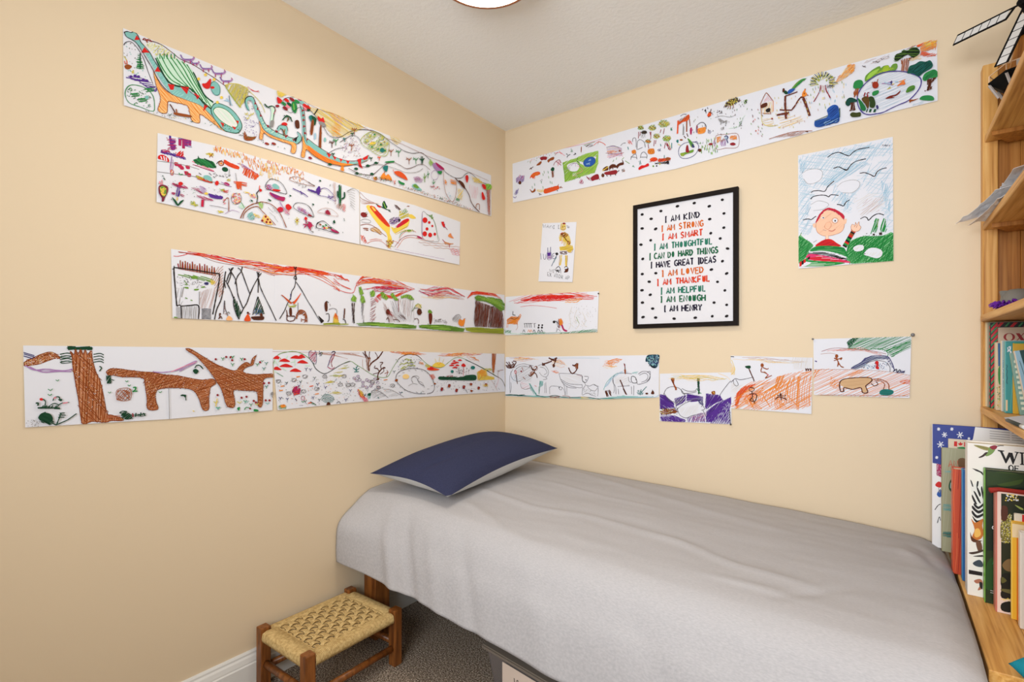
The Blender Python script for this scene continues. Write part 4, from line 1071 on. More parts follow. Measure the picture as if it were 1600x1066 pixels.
    # corals, cactus and shells
    for x, y, q in ((172,440,'N'),(315,460,'n'),(335,345,'n'),(515,545,'O'),(600,500,'n'),(730,560,'n'),(200,425,'g'),(655,505,'g'),(780,560,'g'),(825,560,'G'),(265,410,'T'),(320,372,'G'),(180,520,'G'),(455,550,'G')):
        s = 30 if q in 'Nng' else 18
        c.L(q, 2.2, [(x, y+s), (x, y-s*.6)], [(x, y), (x-s*.6, y-s*.7)], [(x, y+2), (x+s*.6, y-s*.6)], [(x-s*.3, y-s*.35), (x-s*.7, y-s*.2)])
    c.h('G', 2.2, "818 530 832 530 832 590 818 590", 85, 2); c.L('G', 3, "805 548 822 562", "842 545 828 565")
    c.l('a', 1.5, "230 430 280 400 320 380 360 395 390 440"); c.d('Pzw', "230 430 330 385 380 440 370 540 250 540", 40, 1.8); c.l('a', 1.2, "130 520 200 480 260 470")
    c.o('i', 2.2, "382 410 430 365 480 355 540 385 585 430 580 500 555 530 500 520 440 480 395 450"); c.h((206,216,150), 2.2, "390 410 430 370 480 360 540 390 580 435 570 500 540 520 480 500 420 460", 40, 4.2)
    for x, y in ((440,385),(420,420),(475,375),(530,400),(565,440),(520,445),(470,440),(500,480),(550,490),(455,465)): c.E('i', 1.8, x, y, 17, 13); c.e('g' if (x+y)%3 else 'Y', x+6, y, 7)
    c.e('T', 535, 488, 17); c.e('y', 465, 438, 24, 9, -8); c.d('gGr', "400 380 560 400 560 510 420 460", 26, 1.5)
    c.l('N', 1.5, "290 620 350 650 420 668 470 662 520 620 560 590 610 575 660 595 710 622 760 610 800 592 840 595 880 630"); c.l('w', 1.3, "430 600 500 590 560 600 640 625 700 648 760 650 800 640 830 620"); c.l('k', 1.3, "330 590 410 610 470 590 510 575")
    for x, y in ((350,655),(460,660),(155,590),(345,622),(430,600),(490,580)): c.f('G', [(x-16,y),(x,y-9),(x+16,y+3),(x,y+10)])
    c.f('o', "520 690 545 650 560 672 580 662 605 705 560 700"); c.L('n', 2.4, "530 690 522 710", "560 690 562 712", "590 695 605 712", "548 655 560 620"); c.f('T', "540 610 575 600 570 640 555 640")
    c.f('O', "620 645 660 640 700 670 718 705 690 695 640 670"); c.L('O', 2, "620 645 612 628"); c.f('g', "650 705 672 718 695 728 690 740 660 730"); c.f('o', "470 688 490 680 500 698 480 706"); c.L('O', 1.8, "615 705 628 735", "630 705 620 735")
    c.h('P', 2, "760 685 800 680 830 700 820 720 775 718", 20, 2.6); c.h('m', 1.4, "760 685 800 680 830 700 775 718", -30, 4); c.f('t', "748 745 775 730 800 755 822 778 790 775"); c.f('h', "755 745 775 735 800 760 780 765"); c.f('g', "560 570 620 565 615 577 560 578")
    c.L('h', 2.6, "840 655 842 720", "832 680 842 700", "855 670 842 690"); c.L('g', 2.2, "866 640 866 690", "858 660 866 670", "876 655 866 668", "905 700 905 735", "895 718 905 730", "918 715 905 730")
    c.h('l', 2.4, "870 580 885 550 905 580 885 605", 70, 2); c.f('P', "905 580 940 590 975 615 960 640 930 635 905 605"); c.f('m', "920 575 960 600 985 625 965 628 935 605"); c.E('P', 1.6, 915, 668, 26, 34); c.f('g', "935 640 968 640 960 662 940 655")
    c.d('Rrm', "880 740 960 750 950 775 890 765", 12, 1.8); c.d('kgRow', "640 740 980 830 1240 940 1260 950 900 830 620 735", 120, 1.3); c.d('kgw', "300 640 560 690 640 735 420 690", 50, 1.3)
    c.l('n', 1.8, "975 640 978 720 990 790 1015 840 1040 862 1060 830 1070 770 1068 710"); c.h('o', 2.4, "985 700 1000 715 998 740 985 735", 20, 1.8); c.h('o', 2.6, "1025 700 1070 712 1068 742 1030 730", 12, 2.0); c.d('B', "1005 790 1040 800 1040 850 1010 830", 8, 1.3)
    c.l('N', 3.6, "1060 690 1090 720 1130 760 1160 810 1175 860 1200 900 1245 945"); c.f('N', "1085 705 1120 725 1135 770 1105 745"); c.l('n', 3, "1210 905 1215 880 1235 880 1235 920"); c.h('y', 2.4, "1080 770 1120 765 1110 850 1075 840", 50, 3.4); c.h('g', 2, "1065 830 1095 840 1090 860 1065 850", 30, 2)
    c.f('r', "1135 680 1150 668 1158 690 1146 725"); c.f('r', "1252 800 1262 792 1278 840 1258 845"); c.h('y', 2.6, "1180 680 1230 690 1270 730 1200 720", 20, 2.6); c.h('M', 1.4, "1160 740 1230 760 1220 840 1170 830", 85, 6)
    c.f('l', "1270 745 1300 730 1326 745 1320 770 1290 775"); c.h('g', 2, "1275 740 1320 735 1320 770 1280 770", 50, 3); c.h('n', 2.4, "1288 775 1315 770 1312 965 1300 965", 86, 2.2); c.h('r', 1.8, "1292 775 1308 775 1308 940 1298 940", 86, 4); c.f('r', "1255 735 1280 740 1285 770 1265 765")
frieze('L', [(192,44),(480,162),(767,274)], [(193,165),(480,252),(767,338)], [376,522,622,700], a_dino,
       'topmost long paper frieze on the left wall with crayon dinosaurs in teal and orange')

# ---- second frieze, left wall, left piece
def a_garden(c):
    c.V(230, 190, 5.33)
    c.f('p', "180 115 195 112 202 150 230 155 232 180 215 190 235 205 230 235 205 240 195 230 185 180"); c.h('m', 3, "165 140 235 150 240 230 165 235 175 200", 20, 3.4); c.h('p', 3, "255 130 340 145 338 160 260 150", 8, 1.6)
    for x in (270, 300, 325, 352): c.f('m', [(x-12,145),(x+14,150),(x+12,205 if x != 300 else 228),(x-12,200 if x != 300 else 224)], 0)
    c.h('p', 2.4, "300 150 370 165 365 215 300 200", 10, 3); c.h('p', 3.4, "110 240 200 262 320 305 318 320 200 285 112 262", -16, 1.8); c.h('m', 3, "115 232 180 235 190 262 120 256", 30, 2.6); c.h('r', 3.4, "235 265 270 248 298 250 300 302 240 285", 60, 2.6)
    c.h('P', 2.2, "188 290 215 295 212 405 186 400", 86, 2.4); c.h('o', 2, "192 405 215 412 212 445 195 445", 60, 2.2); c.o('m', 1.6, "192 405 215 412 212 445 195 445")
    c.f('r', "88 290 110 278 140 282 175 310 178 340 150 330 110 318 88 312"); c.L('W', 2.2, "110 290 120 318", "135 290 142 325", "155 300 160 332"); 
    for x, y in ((240,355),(270,370),(285,385),(335,380),(325,430),(345,445)): c.f('m', [(x-18,y-14),(x+12,y-10),(x+16,y+16),(x-12,y+14)]); c.h('r', 2, [(x-18,y-14),(x+12,y-10),(x+16,y+16),(x-12,y+14)], 10, 3)
    for a in range(8): x, y = 390+a*20, 340+a*7; c.L('M', 2.2, [(x-20,y-8+a*2),(x+20,y+8+a*2)]); c.L('m', 1.5, [(x-14,y+20),(x+26,y+30)])
    c.l('w', 1.2, "80 330 200 345 330 370 430 400"); c.l('w', 1.2, "80 420 240 440 400 462 600 520 700 545")
    c.h('Y', 3, "480 262 555 270 550 290 500 285", 18, 2.4); c.e('y', 525, 278, 16, 10); c.L('n', 1.5, "510 265 545 300", "545 265 515 300")
    c.f('G', "383 320 415 310 422 285 432 305 470 318 500 345 540 350 570 380 540 390 480 375 440 362 400 350"); c.h('g', 4, "383 320 470 310 560 350 570 385 480 380 400 350", -25, 3.4); c.e('G', 645, 400, 27, 20, 15)
    for a in range(7): c.L('G', 3, [(470+a*10,310+a*4),(540+a*5,352+a*6)])
    c.E('n', 3, 613, 350, 20, 18); c.e('o', 613, 350, 10); c.l('k', 1.4, "575 355 590 335 620 325"); c.f('O', "640 318 690 345 760 375 755 398 700 385 640 350"); c.h('r', 2.2, "640 318 690 345 760 375 755 398 700 385 640 350", -25, 3)
    c.h('O', 4, "795 385 860 400 930 450 905 490 830 465 795 440", 75, 3.0); c.h('m', 2, "770 360 840 390 900 430 930 455 860 410 790 385", -25, 2.2); c.l('P', 2, "750 350 800 365 850 400")
    rr = random.Random(5)
    for i in range(150):
        x = 550+i*5; y = 200+(x-550)*.30+rr.uniform(-16, 60)*(1.3 if x > 760 else .5); c.L('o' if rr.random() < .7 else 'e', 1.5, [(x,y),(x+rr.uniform(-3,12),y+rr.uniform(14,36))])
    for i in range(40):
        x = 930+rr.uniform(0,160); y = 345+rr.uniform(0,130); c.L('e', 1.4, [(x,y),(x+rr.uniform(-8,8),y+rr.uniform(14,36))])
    c.f('n', "400 450 460 470 530 500 535 515 470 500 420 480"); c.f('l', "405 455 460 470 455 490 415 475"); c.f('t', "465 455 500 450 530 470 530 500 480 490"); c.h('r', 2.6, "400 450 535 505 530 515 420 485", -18, 3.0); c.L('k', 1.5, "425 430 445 445", "510 430 530 450", "545 460 560 470")
    c.h('Y', 2.2, "655 480 685 478 690 498 660 500", 40, 2); c.e('r', 575, 515, 16, 20, 15); c.f('m', "630 515 655 508 680 525 670 540 645 532"); c.l('P', 1.6, "610 505 640 520 690 545"); c.d('k', "540 430 700 440 700 470 560 460", 14, 1.2)
    c.h('O', 4, "735 505 780 505 778 570 738 562", 86, 2.8); c.h('O', 3.4, "718 505 830 515 825 540 720 518", 8, 2.6); c.l('w', 1.1, "730 430 740 500"); c.l('w', 1.1, "680 400 675 455")
    # flowers below
    c.f((120,40,60), "90 545 120 528 165 545 165 590 140 640 132 665 115 668 115 640 92 600"); c.f('h', "100 555 125 540 152 560 152 600 132 630 108 600"); c.d('y', "102 555 150 558 140 620 110 605", 22, 2); c.L('M', 2, "95 500 110 530", "115 490 118 528", "90 515 105 520")
    c.L('G', 2, "120 452 128 460", "130 470 142 490"); c.l('g', 1.8, "258 430 270 445 290 440"); c.l('g', 1.2, "330 425 325 440")
    c.h('m', 3.6, "205 515 260 525 330 550 332 566 262 552 205 530", -10, 1.8); c.e('r', 272, 520, 20, 16); c.h('p', 3, "250 545 270 550 258 628 236 625", 78, 2.2); c.h('m', 3, "195 592 230 598 225 610 198 606", 0, 1.6); c.h('m', 3, "270 605 302 618 300 632 272 622", -20, 1.8); c.h('y', 2.2, "230 630 248 632 245 660 232 655", 80, 2); c.f('G', "198 630 235 665 250 690 270 665 300 655 270 690 250 705 230 690")
    c.h('m', 2.4, "365 550 420 558 470 600 440 605 400 580", -20, 2.6); c.h('P', 2.6, "425 540 480 555 490 600 450 590", -20, 2.4); c.f('p', "505 605 560 620 620 625 618 645 560 645 515 625"); c.h('p', 3, "505 600 622 622 615 650 515 628", -10, 2.4); c.e('y', 485, 602, 16, 10)
    c.h('m', 2.2, "405 615 470 630 545 655 540 668 470 655 408 628", -14, 2); c.f('m', "445 650 468 655 462 715 440 710", 0); c.h('r', 2, "448 655 466 658 460 712 444 708", 86, 3)
    c.h('i', 2.2, "350 665 385 672 420 698 405 710 360 690", -20, 2.4); c.L('Y', 2.2, "355 690 415 700", "380 665 395 712", "580 745 620 760", "590 765 610 745", "585 752 628 755"); c.h('h', 1.8, "350 668 400 680 415 705 360 692", 40, 3)
    c.h('i', 2.4, "595 560 640 565 640 590 605 580", 20, 2.2); c.h('r', 2.4, "625 570 670 580 665 600 630 590", -10, 2); c.h('y', 2, "800 585 845 590 840 600 805 596", 10, 1.8); c.d('Me', "845 605 905 610 900 640 850 630", 18, 2)
    c.l('n', 1.6, "625 680 650 645 668 640 672 700 670 750"); c.L('M', 2, "625 660 640 650", "630 690 645 680"); c.E('N', 1.4, 735, 645, 42, 46, 20); c.d('rMe', "700 600 760 605 775 670 720 690", 26, 2.2); c.d('q', "760 690 800 700 800 730 770 725", 12, 2.2); c.l('g', 1.4, "770 670 790 700 800 720")
    c.l('a', 1.0, "510 700 600 715 660 730"); c.l('P', 1.0, "640 770 700 740 760 760")
    # arches, caves, stars
    c.l('n', 2.0, "768 808 790 760 820 720 870 690 910 680 940 672 970 675 1020 690 1070 730 1110 790 1150 885"); c.l('n', 1.8, "790 810 800 770 840 730 890 710 920 715 940 740 980 780 1030 830 1060 865"); c.l('k', 2.2, "905 680 912 630 905 600 930 570"); c.f('r', "925 560 950 572 935 590"); c.L('O', 2, "930 535 928 560")
    c.h('l', 2.6, "920 675 955 680 955 730 930 720", 86, 2.4); c.h('t', 3, "835 765 865 755 885 790 880 820 840 815 825 795", 50, 2.2); c.h('y', 2.6, "870 765 920 780 935 805 890 795", 10, 2.2); c.f((228,190,110), "940 825 965 778 1000 790 1040 862 990 860", 0)
    for x, y in ((950,828),(978,795),(995,818),(985,840),(1015,842)): c.e('R', x, y, 10)
    for t in ("1010 760 1060 800", "1000 720 1040 760", "1040 720 1075 770", "1050 800 1080 840"): c.l('w', .9, t)
    c.o('k', 1.8, "982 560 985 520 1010 488 1035 480 1090 500 1130 540 1155 600 1120 600 1050 580"); c.f('t', "1035 530 1060 520 1090 545 1085 568 1050 555"); c.f('r', "1038 565 1100 572 1090 585 1045 580"); c.d('mP', "985 530 1020 525 1030 570 990 560", 20, 2)
    c.o('n', 1.5, "1178 485 1200 465 1240 462 1300 485 1350 520 1388 542 1300 525 1220 505"); c.d('w', "1200 490 1320 520 1330 560 1260 550", 14, 1.2)
    c.f('m', "1012 590 1050 605 1100 625 1140 635 1130 665 1100 660 1060 645 1020 615"); c.h('p', 2, "1012 590 1100 625 1060 645", -25, 3); c.l('p', 2.4, "1205 560 1250 580 1300 605 1330 630"); c.L('p', 2.4, "1270 580 1280 610"); c.l('p', 3, "1330 568 1370 580 1415 590 1440 580"); c.f('p', "1400 570 1420 545 1432 560 1428 610 1408 600")
    c.e('r', 1100, 735, 26, 22); c.f('r', "1145 700 1170 690 1195 720 1170 740 1150 730"); c.l('P', 2.2, "1095 670 1125 720 1155 760 1175 775"); c.h('M', 2, "1130 740 1180 740 1175 780 1140 770", 40, 3); c.h('m', 2.4, "1080 720 1120 715 1120 755 1085 755", 20, 3)
    c.o('k', 1.6, "1212 720 1220 690 1250 678 1310 690 1350 725 1380 795 1330 785 1260 755"); c.h('P', 2.6, "1240 710 1300 730 1350 770 1330 780 1250 740", 80, 3.2); c.h('m', 2, "1250 710 1280 725 1330 770 1260 745", 80, 4.5)
    for x, y in ((1182,620),(1372,692),(1005,655),(1015,660),(860,662),(1432,495)): c.f('G', [(x-8,y-6),(x+10,y-3),(x+4,y+9)])
    c.L('Y', 2.4, "1220 815 1255 840", "1255 812 1225 842", "1238 800 1240 862"); c.e('n', 1240, 825, 7); c.L('m', 3, "1310 795 1318 850", "1290 858 1365 862", "1320 860 1350 900", "1315 865 1300 885"); c.e('r', 1312, 810, 13); c.l('w', 1.6, "1345 905 1375 930"); c.l('k', 1.6, "1400 890 1405 850 1430 838")
    c.d('kwg', "80 460 700 560 1000 640 1430 900 1380 930 1000 740 600 600 100 680", 46, 1.1)
    c.V(480, 240, 5.61)
    c.l('k', 1.4, "0 250 30 270 60 285"); c.h('p', 3, "0 312 40 322 75 340 70 350 30 335 0 325", -14, 1.8); c.f('p', "72 325 90 290 106 298 104 340 85 345"); c.l('p', 1.5, "75 350 110 315 150 305 190 330 230 380 240 420 170 385 100 370 75 355"); c.d('p', "170 360 220 380 220 405 180 390", 10, 1.6)
    c.h('G', 4, "268 275 292 280 290 465 270 465", 86, 2.4); c.l('G', 4.5, "258 330 262 380 280 390"); c.l('G', 4.5, "318 340 318 385 292 400"); c.L('g', 2, "280 290 278 440"); c.h('z', 2, "220 250 245 262 240 440 225 420", 86, 3); c.h('z', 2.4, "232 440 330 450 325 505 250 480", 60, 3); c.h('M', 2, "300 440 330 450 322 515 305 500", 60, 3)
    c.l('k', 1.5, "0 460 25 490 48 555 20 550 0 540"); c.f('R', "0 530 30 545 25 555 0 548"); c.o('z', 1.4, "80 518 110 490 160 480 220 500 262 550 200 545 130 525"); c.f('R', "150 518 170 495 195 535 165 535"); c.h('m', 1.6, "145 500 190 500 195 540 150 535", 30, 3)
    c.o('k', 2.0, "70 650 78 620 105 598 140 598 190 640 262 690 255 700 190 685 120 665"); 
    for x, y, q in ((105,625,'n'),(130,640,'g'),(155,630,'g'),(180,650,'n'),(205,668,'m'),(230,685,'m'),(140,655,'r'),(160,655,'y'),(195,655,'G')): c.e(q, x, y, 11, 7, 30)
    c.f('m', "200 660 262 690 258 700 205 682"); c.f('m', "0 600 25 610 35 640 10 650 0 640"); c.d('mr', "0 590 40 620 30 670 0 660", 14, 2); c.l('w', 2, "20 680 45 690"); c.f('G', "215 600 230 585 236 610 225 615"); c.L('G', 1.6, "40 450 44 460", "192 290 194 272", "300 690 304 700", "318 595 312 570", "175 440 172 425", "105 235 112 248")
    for i in range(8): c.l('w', .9, [(340+i*6,330+i*18),(370,320+i*20),(410,330+i*24)])
    c.l('w', 1.3, "340 340 370 315 400 308 435 330 460 370")
frieze('L', [(246,208),(258,208),(400,243),(561,297)], [(244,316),(400,350),(561,382)], [360,455], a_garden,
       'second frieze down on the left wall, left piece with red and purple flowers')

def a_bird(c):
    c.V(480, 240, 5.61)
    c.l('n', 1.4, "455 370 480 400 560 430"); c.l('R', 1, "460 340 520 400 600 440"); 
    for i in range(7): c.l('z', 1, [(460+i*12,400+i*4),(480+i*12,440-i*2),(540+i*14,440)])
    c.f((234,204,90), "515 470 540 452 570 480 640 560 700 620 722 640 720 700 735 740 720 780 705 770 690 700 640 650 570 560"); c.f('O', "545 470 575 462 650 540 720 630 700 642 640 590 580 520"); c.h('r', 3.4, "555 468 580 465 655 545 715 635 690 630 620 560", -42, 2.6); c.f('y', "560 470 575 470 600 500 585 505")
    c.f((234,208,96), "730 640 760 700 820 670 880 630 895 580 860 600 800 640 760 660"); c.h('y', 3, "740 650 770 710 830 690 885 640 890 590 800 650", 30, 2.6); c.f('r', "780 640 830 590 880 570 888 590 850 620 790 652"); c.h('m', 2.4, "765 645 820 600 850 600 800 650", 40, 2.6)
    c.h('P', 2.8, "715 590 760 560 800 560 820 590 780 615 740 625 712 615", 20, 2.4); c.d('vwp', "720 570 800 560 820 590 730 625", 40, 1.8); c.f('k', "795 575 815 578 800 600")
    c.f('G', "655 440 672 415 690 450 700 470 680 485 660 470"); c.l('l', 2.6, "665 430 685 480"); c.l('G', 3, "600 445 640 465 690 490 725 500"); c.f('r', "610 455 640 462 640 475 615 468"); c.L('k', 1.8, "710 505 730 512")
    c.h('N', 2.6, "760 450 790 455 820 490 800 498 770 475", -30, 2.2); c.h('Y', 3, "805 500 840 520 880 520 900 545 860 560 820 575 800 560", 30, 2.2); c.f('y', "885 540 915 535 950 568 905 570"); c.h('h', 1.8, "820 500 860 480 880 510 840 540", 60, 2.4); c.L('n', 1.4, "870 465 895 460", "880 455 890 470")
    c.e('R', 492, 538, 30, 22, 20); c.h('N', 2, "465 520 520 515 530 555 475 560", 20, 3); c.l('w', 1.2, "462 590 500 575 550 590 540 610 470 600"); c.l('n', 1.5, "462 630 520 620 580 640 640 690 690 730")
    c.h('n', 2.4, "480 650 530 655 530 680 490 672", 10, 2.4); c.h((214,160,70), 2.6, "550 660 600 650 645 690 640 712 600 690 560 680", -20, 2.2); c.o('n', 1.3, "550 660 600 650 645 690 640 712 600 690 560 680"); c.h('O', 2.6, "460 715 490 720 520 780 500 790 470 760", 70, 3); c.h('m', 1.6, "465 720 500 730 520 790", 60, 4)
    c.h((224,196,80), 3, "690 760 735 745 745 790 720 830 700 810", 50, 2); c.d('nkY', "680 760 750 760 740 830 690 830", 30, 1.8)
    for t in ("520 790 560 770 620 765 660 780 700 820 730 840","540 760 600 750 650 760","760 820 790 780 830 740 880 720 950 720 1000 740","780 830 810 790 840 750 900 735 980 750","800 760 820 720 850 690 900 670 950 690","700 780 760 770 800 790"): c.l((214,120,90) if len(t) % 2 else 'R', 1.3, t)
    c.h('Y', 2.4, "840 680 890 665 935 680 890 690", 10, 2); c.f('h', "870 672 900 668 905 680 880 685"); c.l('g', 1.3, "800 740 820 700 860 675"); c.l('g', 1.2, "915 665 930 690")
    c.o('w', 1.6, "1005 520 1050 535 1090 560 1120 620 1135 700 1145 770 1010 745"); c.l('P', 2, "1005 520 1003 740"); c.l('h', 1.2, "1040 530 1100 580 1125 660 1140 760"); c.d('h', "1075 540 1105 550 1100 575 1080 570", 10, 2)
    for x, y, r in ((1028,585,22),(1065,605,11),(1092,636,9),(1045,662,13),(1025,705,20),(1072,715,18),(1113,708,12)): c.e('r', x, y, r, r*1.15)
    c.h('m', 3, "1170 600 1195 598 1210 650 1190 650", 70, 2.6); c.f('r', "1172 605 1190 600 1200 640 1185 640"); c.L('m', 2, "1200 640 1225 668"); c.f((226,150,90), "1230 720 1250 700 1262 725 1280 745 1240 735"); c.h('O', 1.4, "1230 720 1255 700 1285 750", 30, 3)
    c.h((206,130,60), 2.6, "1190 770 1240 785 1285 790 1240 805 1200 795", -6, 2); c.L('m', 2.4, "1180 755 1200 775", "1245 790 1240 825"); 
    for i in range(20): x = 950+i*19; y = 735+(i*37)%60+i*4; c.l('z' if i % 2 else (206,150,120), 1.2, [(x,y),(x+30,y+8),(x+60,y+4)])
    for i in range(12): x, y = 1240+(i*29)%80, 835+i*5; c.l('M', 1.3, [(x,y),(x+20,y+8),(x+40,y-2)])
    for i in range(10): c.l('P', .8, [(760+i*44,840+i*9),(800+i*44,846+i*9)], 0)
    c.f('m', "955 730 975 725 1000 745 1030 755 985 748")
frieze('L', [(562,299),(640,318),(719,347)], [(562,382),(640,398),(717,414)], [647], a_bird,
       'second frieze down on the left wall, right piece with a red and yellow winged bird')
# ---- third frieze: camp with tents and forest, left wall
def red_sky(c, pts_, n, spread, cols='rOM', w=1.8):
    rr = random.Random(n); spread *= 1.3; w *= .72
    for i in range(n):
        o = rr.uniform(-1, 1)*spread; a, b2 = sorted((rr.uniform(0,.45), rr.uniform(.5,1)))
        m = len(pts_)-1; q = []
        for k in range(7):
            t = (a+(b2-a)*k/6)*m; j = min(int(t), m-1); f = t-j
            q.append((pts_[j][0]+(pts_[j+1][0]-pts_[j][0])*f, pts_[j][1]+(pts_[j+1][1]-pts_[j][1])*f+o*(.4+.6*math.sin(math.pi*k/6))+rr.uniform(-6,6)))
        c.l(cols[i % len(cols)], w, q)
def a_camp(c):
    c.V(250, 370, 5.714)
    red_sky(c, [(165,138),(350,150),(500,180),(680,225),(850,240),(1000,270)], 17, 22, 'rOrz'); red_sky(c, [(680,220),(900,255),(1100,290),(1300,310),(1600,360)], 20, 26, 'rOro'); red_sky(c, [(1000,325),(1150,285),(1300,300),(1450,330),(1600,355)], 16, 20, 'rO')
    red_sky(c, [(700,265),(850,280),(990,325),(1200,340),(1300,310)], 8, 16, 'oOz', 1.3)
    for t in ("1250 320 1400 350 1500 400 1600 490","1300 310 1450 350 1540 410 1600 440","1380 340 1500 380 1600 480","1290 330 1420 380 1530 440 1600 470"): c.l('O' if len(t)%2 else 'o', 1.4, t)
    c.l('r', 1.2, "118 172 160 175 250 150 160 135 360 160"); c.l('n', 1, "165 140 320 160 480 220 600 245 700 262 900 300 1020 350")
    for i in range(26):
        x = 165+i*13; y = 290+i*2.4; c.L('n' if i % 3 else 'R', 2.2, [(x,y),(x+((i*7)%5-2)*4,y-50-((i*31)%40))])
    for i in range(10): c.L('z', 1.4, [(455+i*9,380+i*20),(520+i*5,270+i*24)], [(520,300+i*26),(560,262+i*26)])
    c.l('k', 2.6, "120 275 200 285 320 300 440 320 530 332"); c.l('k', 2.6, "120 275 122 340 130 440 138 540 145 620"); c.l('k', 2.6, "530 332 520 420 500 520 480 620 465 695"); c.l('k', 1.4, "122 260 122 285 105 290")
    c.l('k', 2.2, "145 620 180 618 185 740"); c.l('k', 2.4, "186 620 260 615 340 618 338 735"); c.h('h', 3.6, "145 330 200 340 300 350 380 352 440 370 485 395 470 415 400 390 300 375 200 352", -12, 2.4); c.f('h', "270 355 325 352 330 372 285 378")
    c.h('y', 3, "445 385 490 400 475 430 450 425", 60, 2.2); c.f('v', "392 410 425 408 425 430 395 428"); c.f('h', "365 448 395 442 392 455 362 456"); c.f('h', "300 468 342 466 335 478 305 480"); c.f('h', "212 450 245 450 250 465 220 460"); c.l('h', 1.6, "212 395 240 430 215 425"); c.L('h', 2, "220 545 240 555", "268 565 285 572")
    c.d('kw', "140 350 380 370 470 410 400 460 150 440", 40, 1.0); c.h('w', 1.2, "190 620 335 622 330 735 190 735", 88, 2.6); c.h('z', 1.2, "350 490 500 450 465 640 350 640", 75, 3); c.h('w', 1.1, "150 460 190 455 190 610 150 610", 80, 3.6); c.L('w', 1.3, "205 450 188 540", "345 490 345 610")
    for i in range(8): c.l('k', 1.5, [(365,648+i*12),(400,644+i*12),(450,650+i*12)]); c.L('w', 1.4, [(138,630+i*13),(176,636+i*13)])
    c.f('h', "120 715 150 720 148 730 122 728")
    # bare poles and tents
    for t in ("480 740 500 650 540 560 560 460 570 380 582 310","568 380 600 430 640 520 670 620 695 735","578 330 570 400 580 460","590 400 610 340 640 290 650 275","610 282 640 330 670 385 680 450 690 520 715 590 735 640","730 270 720 310 690 350 670 400 665 425","690 278 720 305 745 370 770 440 800 520","600 420 625 350 632 280","715 690 740 640 770 590 795 520 830 440 870 370 900 325","862 312 870 350 872 420 870 500","875 375 890 450 930 540 980 640 1030 750","858 315 890 345","880 315 870 360"): c.l('k', 2.2, t)
    c.h('f', 3, "655 535 700 620 720 690 700 735 685 720 660 640", 78, 2.2); c.l('k', 2, "655 535 650 600 670 680 700 740"); c.h('f', 3, "868 535 910 640 920 690 830 690 850 600", 70, 2.6); c.l('k', 1.8, "868 535 835 640 820 700"); c.l('k', 1.6, "868 540 900 620 925 690"); c.h('b', 1.4, "850 640 900 650 910 700 830 700", 60, 4)
    c.l('a', 1.6, "560 690 570 570 575 640 600 710"); c.h('n', 1.6, "565 600 575 680 600 700 570 690", 70, 3); c.L('N', 2.6, "525 690 530 730"); c.e('N', 530, 690, 9); c.l('N', 1.8, "515 735 535 710 548 735"); c.l('w', 2, "590 690 605 672 615 690"); c.f((236,176,120), "585 745 600 710 625 715 640 745"); c.f('O', "745 750 768 698 785 698 802 750"); c.e('N', 778, 680, 10); c.L('R', 2, "780 690 800 690")
    c.f('N', "805 720 830 712 915 712 920 735 900 745 830 742"); c.L('r', 3, "895 690 905 710"); c.f('N', "885 690 905 685 910 712 890 712"); c.h('k', 1.4, "805 715 918 715 910 742 825 742", 5, 3)
    # big tepee
    c.l('k', 2, "1215 240 1215 270 1195 285 1200 240 1210 260 1205 330 1215 380 1190 370 1205 350 1205 410"); c.l('k', 2, "1205 400 1195 450 1170 490 1160 545 1130 600 1105 660 1060 735"); c.l('k', 2, "1210 405 1260 480 1310 570 1360 650 1400 720 1435 770"); c.l('v', 2, "1160 510 1160 560")
    c.f('O', "1080 518 1110 540 1165 585 1160 600 1120 565"); c.f('O', "1255 500 1215 550 1180 590 1195 600 1230 550"); c.l('n', 1.5, "1075 520 1150 580"); c.h('i', 3, "1125 605 1160 615 1215 605 1205 625 1150 628", 5, 2.2); c.l('n', 2, "1140 580 1165 590 1190 580"); c.f('N', "1148 640 1168 640 1170 700 1150 700"); c.l('N', 2.4, "1122 655 1128 700 1125 740 1150 755 1190 745 1195 710 1150 710 1120 705"); c.L('N', 2, "1140 710 1190 712")
    c.h('n', 3, "1210 690 1235 655 1275 660 1305 700 1300 760 1280 765 1285 710 1250 690 1225 700 1215 740 1205 730", 40, 2.2); c.l('n', 2, "1210 735 1215 690 1240 655 1285 668 1305 720 1305 765"); c.L('n', 2, "1260 740 1300 745", "1255 760 1255 730"); c.l('a', 1.3, "1225 700 1225 590"); 
    c.f('k', "1405 705 1450 745 1455 755 1430 772 1425 750"); c.f('N', "1462 595 1485 580 1488 660 1468 660"); c.L('k', 2, "1480 575 1500 590"); c.l('k', 2, "1475 690 1500 690 1502 740 1490 760"); c.l('a', 1.4, "1500 650 1540 640 1570 655 1570 690 1560 720"); c.l('a', 1.2, "1510 600 1515 620")
    c.h('y', 3, "1535 770 1540 720 1555 680 1575 700 1590 770", 80, 1.8); c.h('O', 3, "1545 720 1555 680 1572 700 1585 750 1570 740 1560 715", 80, 2); c.h('i', 4, "1450 775 1520 765 1600 770 1600 785 1450 785", 5, 1.6)
    # ---- forest
    c.V(520, 400, 5.714)
    red_sky(c, [(0,170),(70,190),(150,225)], 8, 20, 'rO'); c.l('r', 1.6, "0 290 60 310 130 330 180 325 200 270 230 230"); c.l('O', 1.4, "0 200 80 270 160 300"); c.l('r', 1.4, "0 225 70 260 150 295")
    red_sky(c, [(190,260),(260,205),(400,205),(560,240),(740,300)], 24, 34, 'rOor'); red_sky(c, [(260,310),(400,290),(560,300),(720,300)], 14, 26, 'rm'); red_sky(c, [(360,400),(420,340),(520,370),(640,320),(720,300)], 10, 14, 'rO'); c.h('r', 2, "360 380 400 345 430 380 390 420", -40, 2.6)
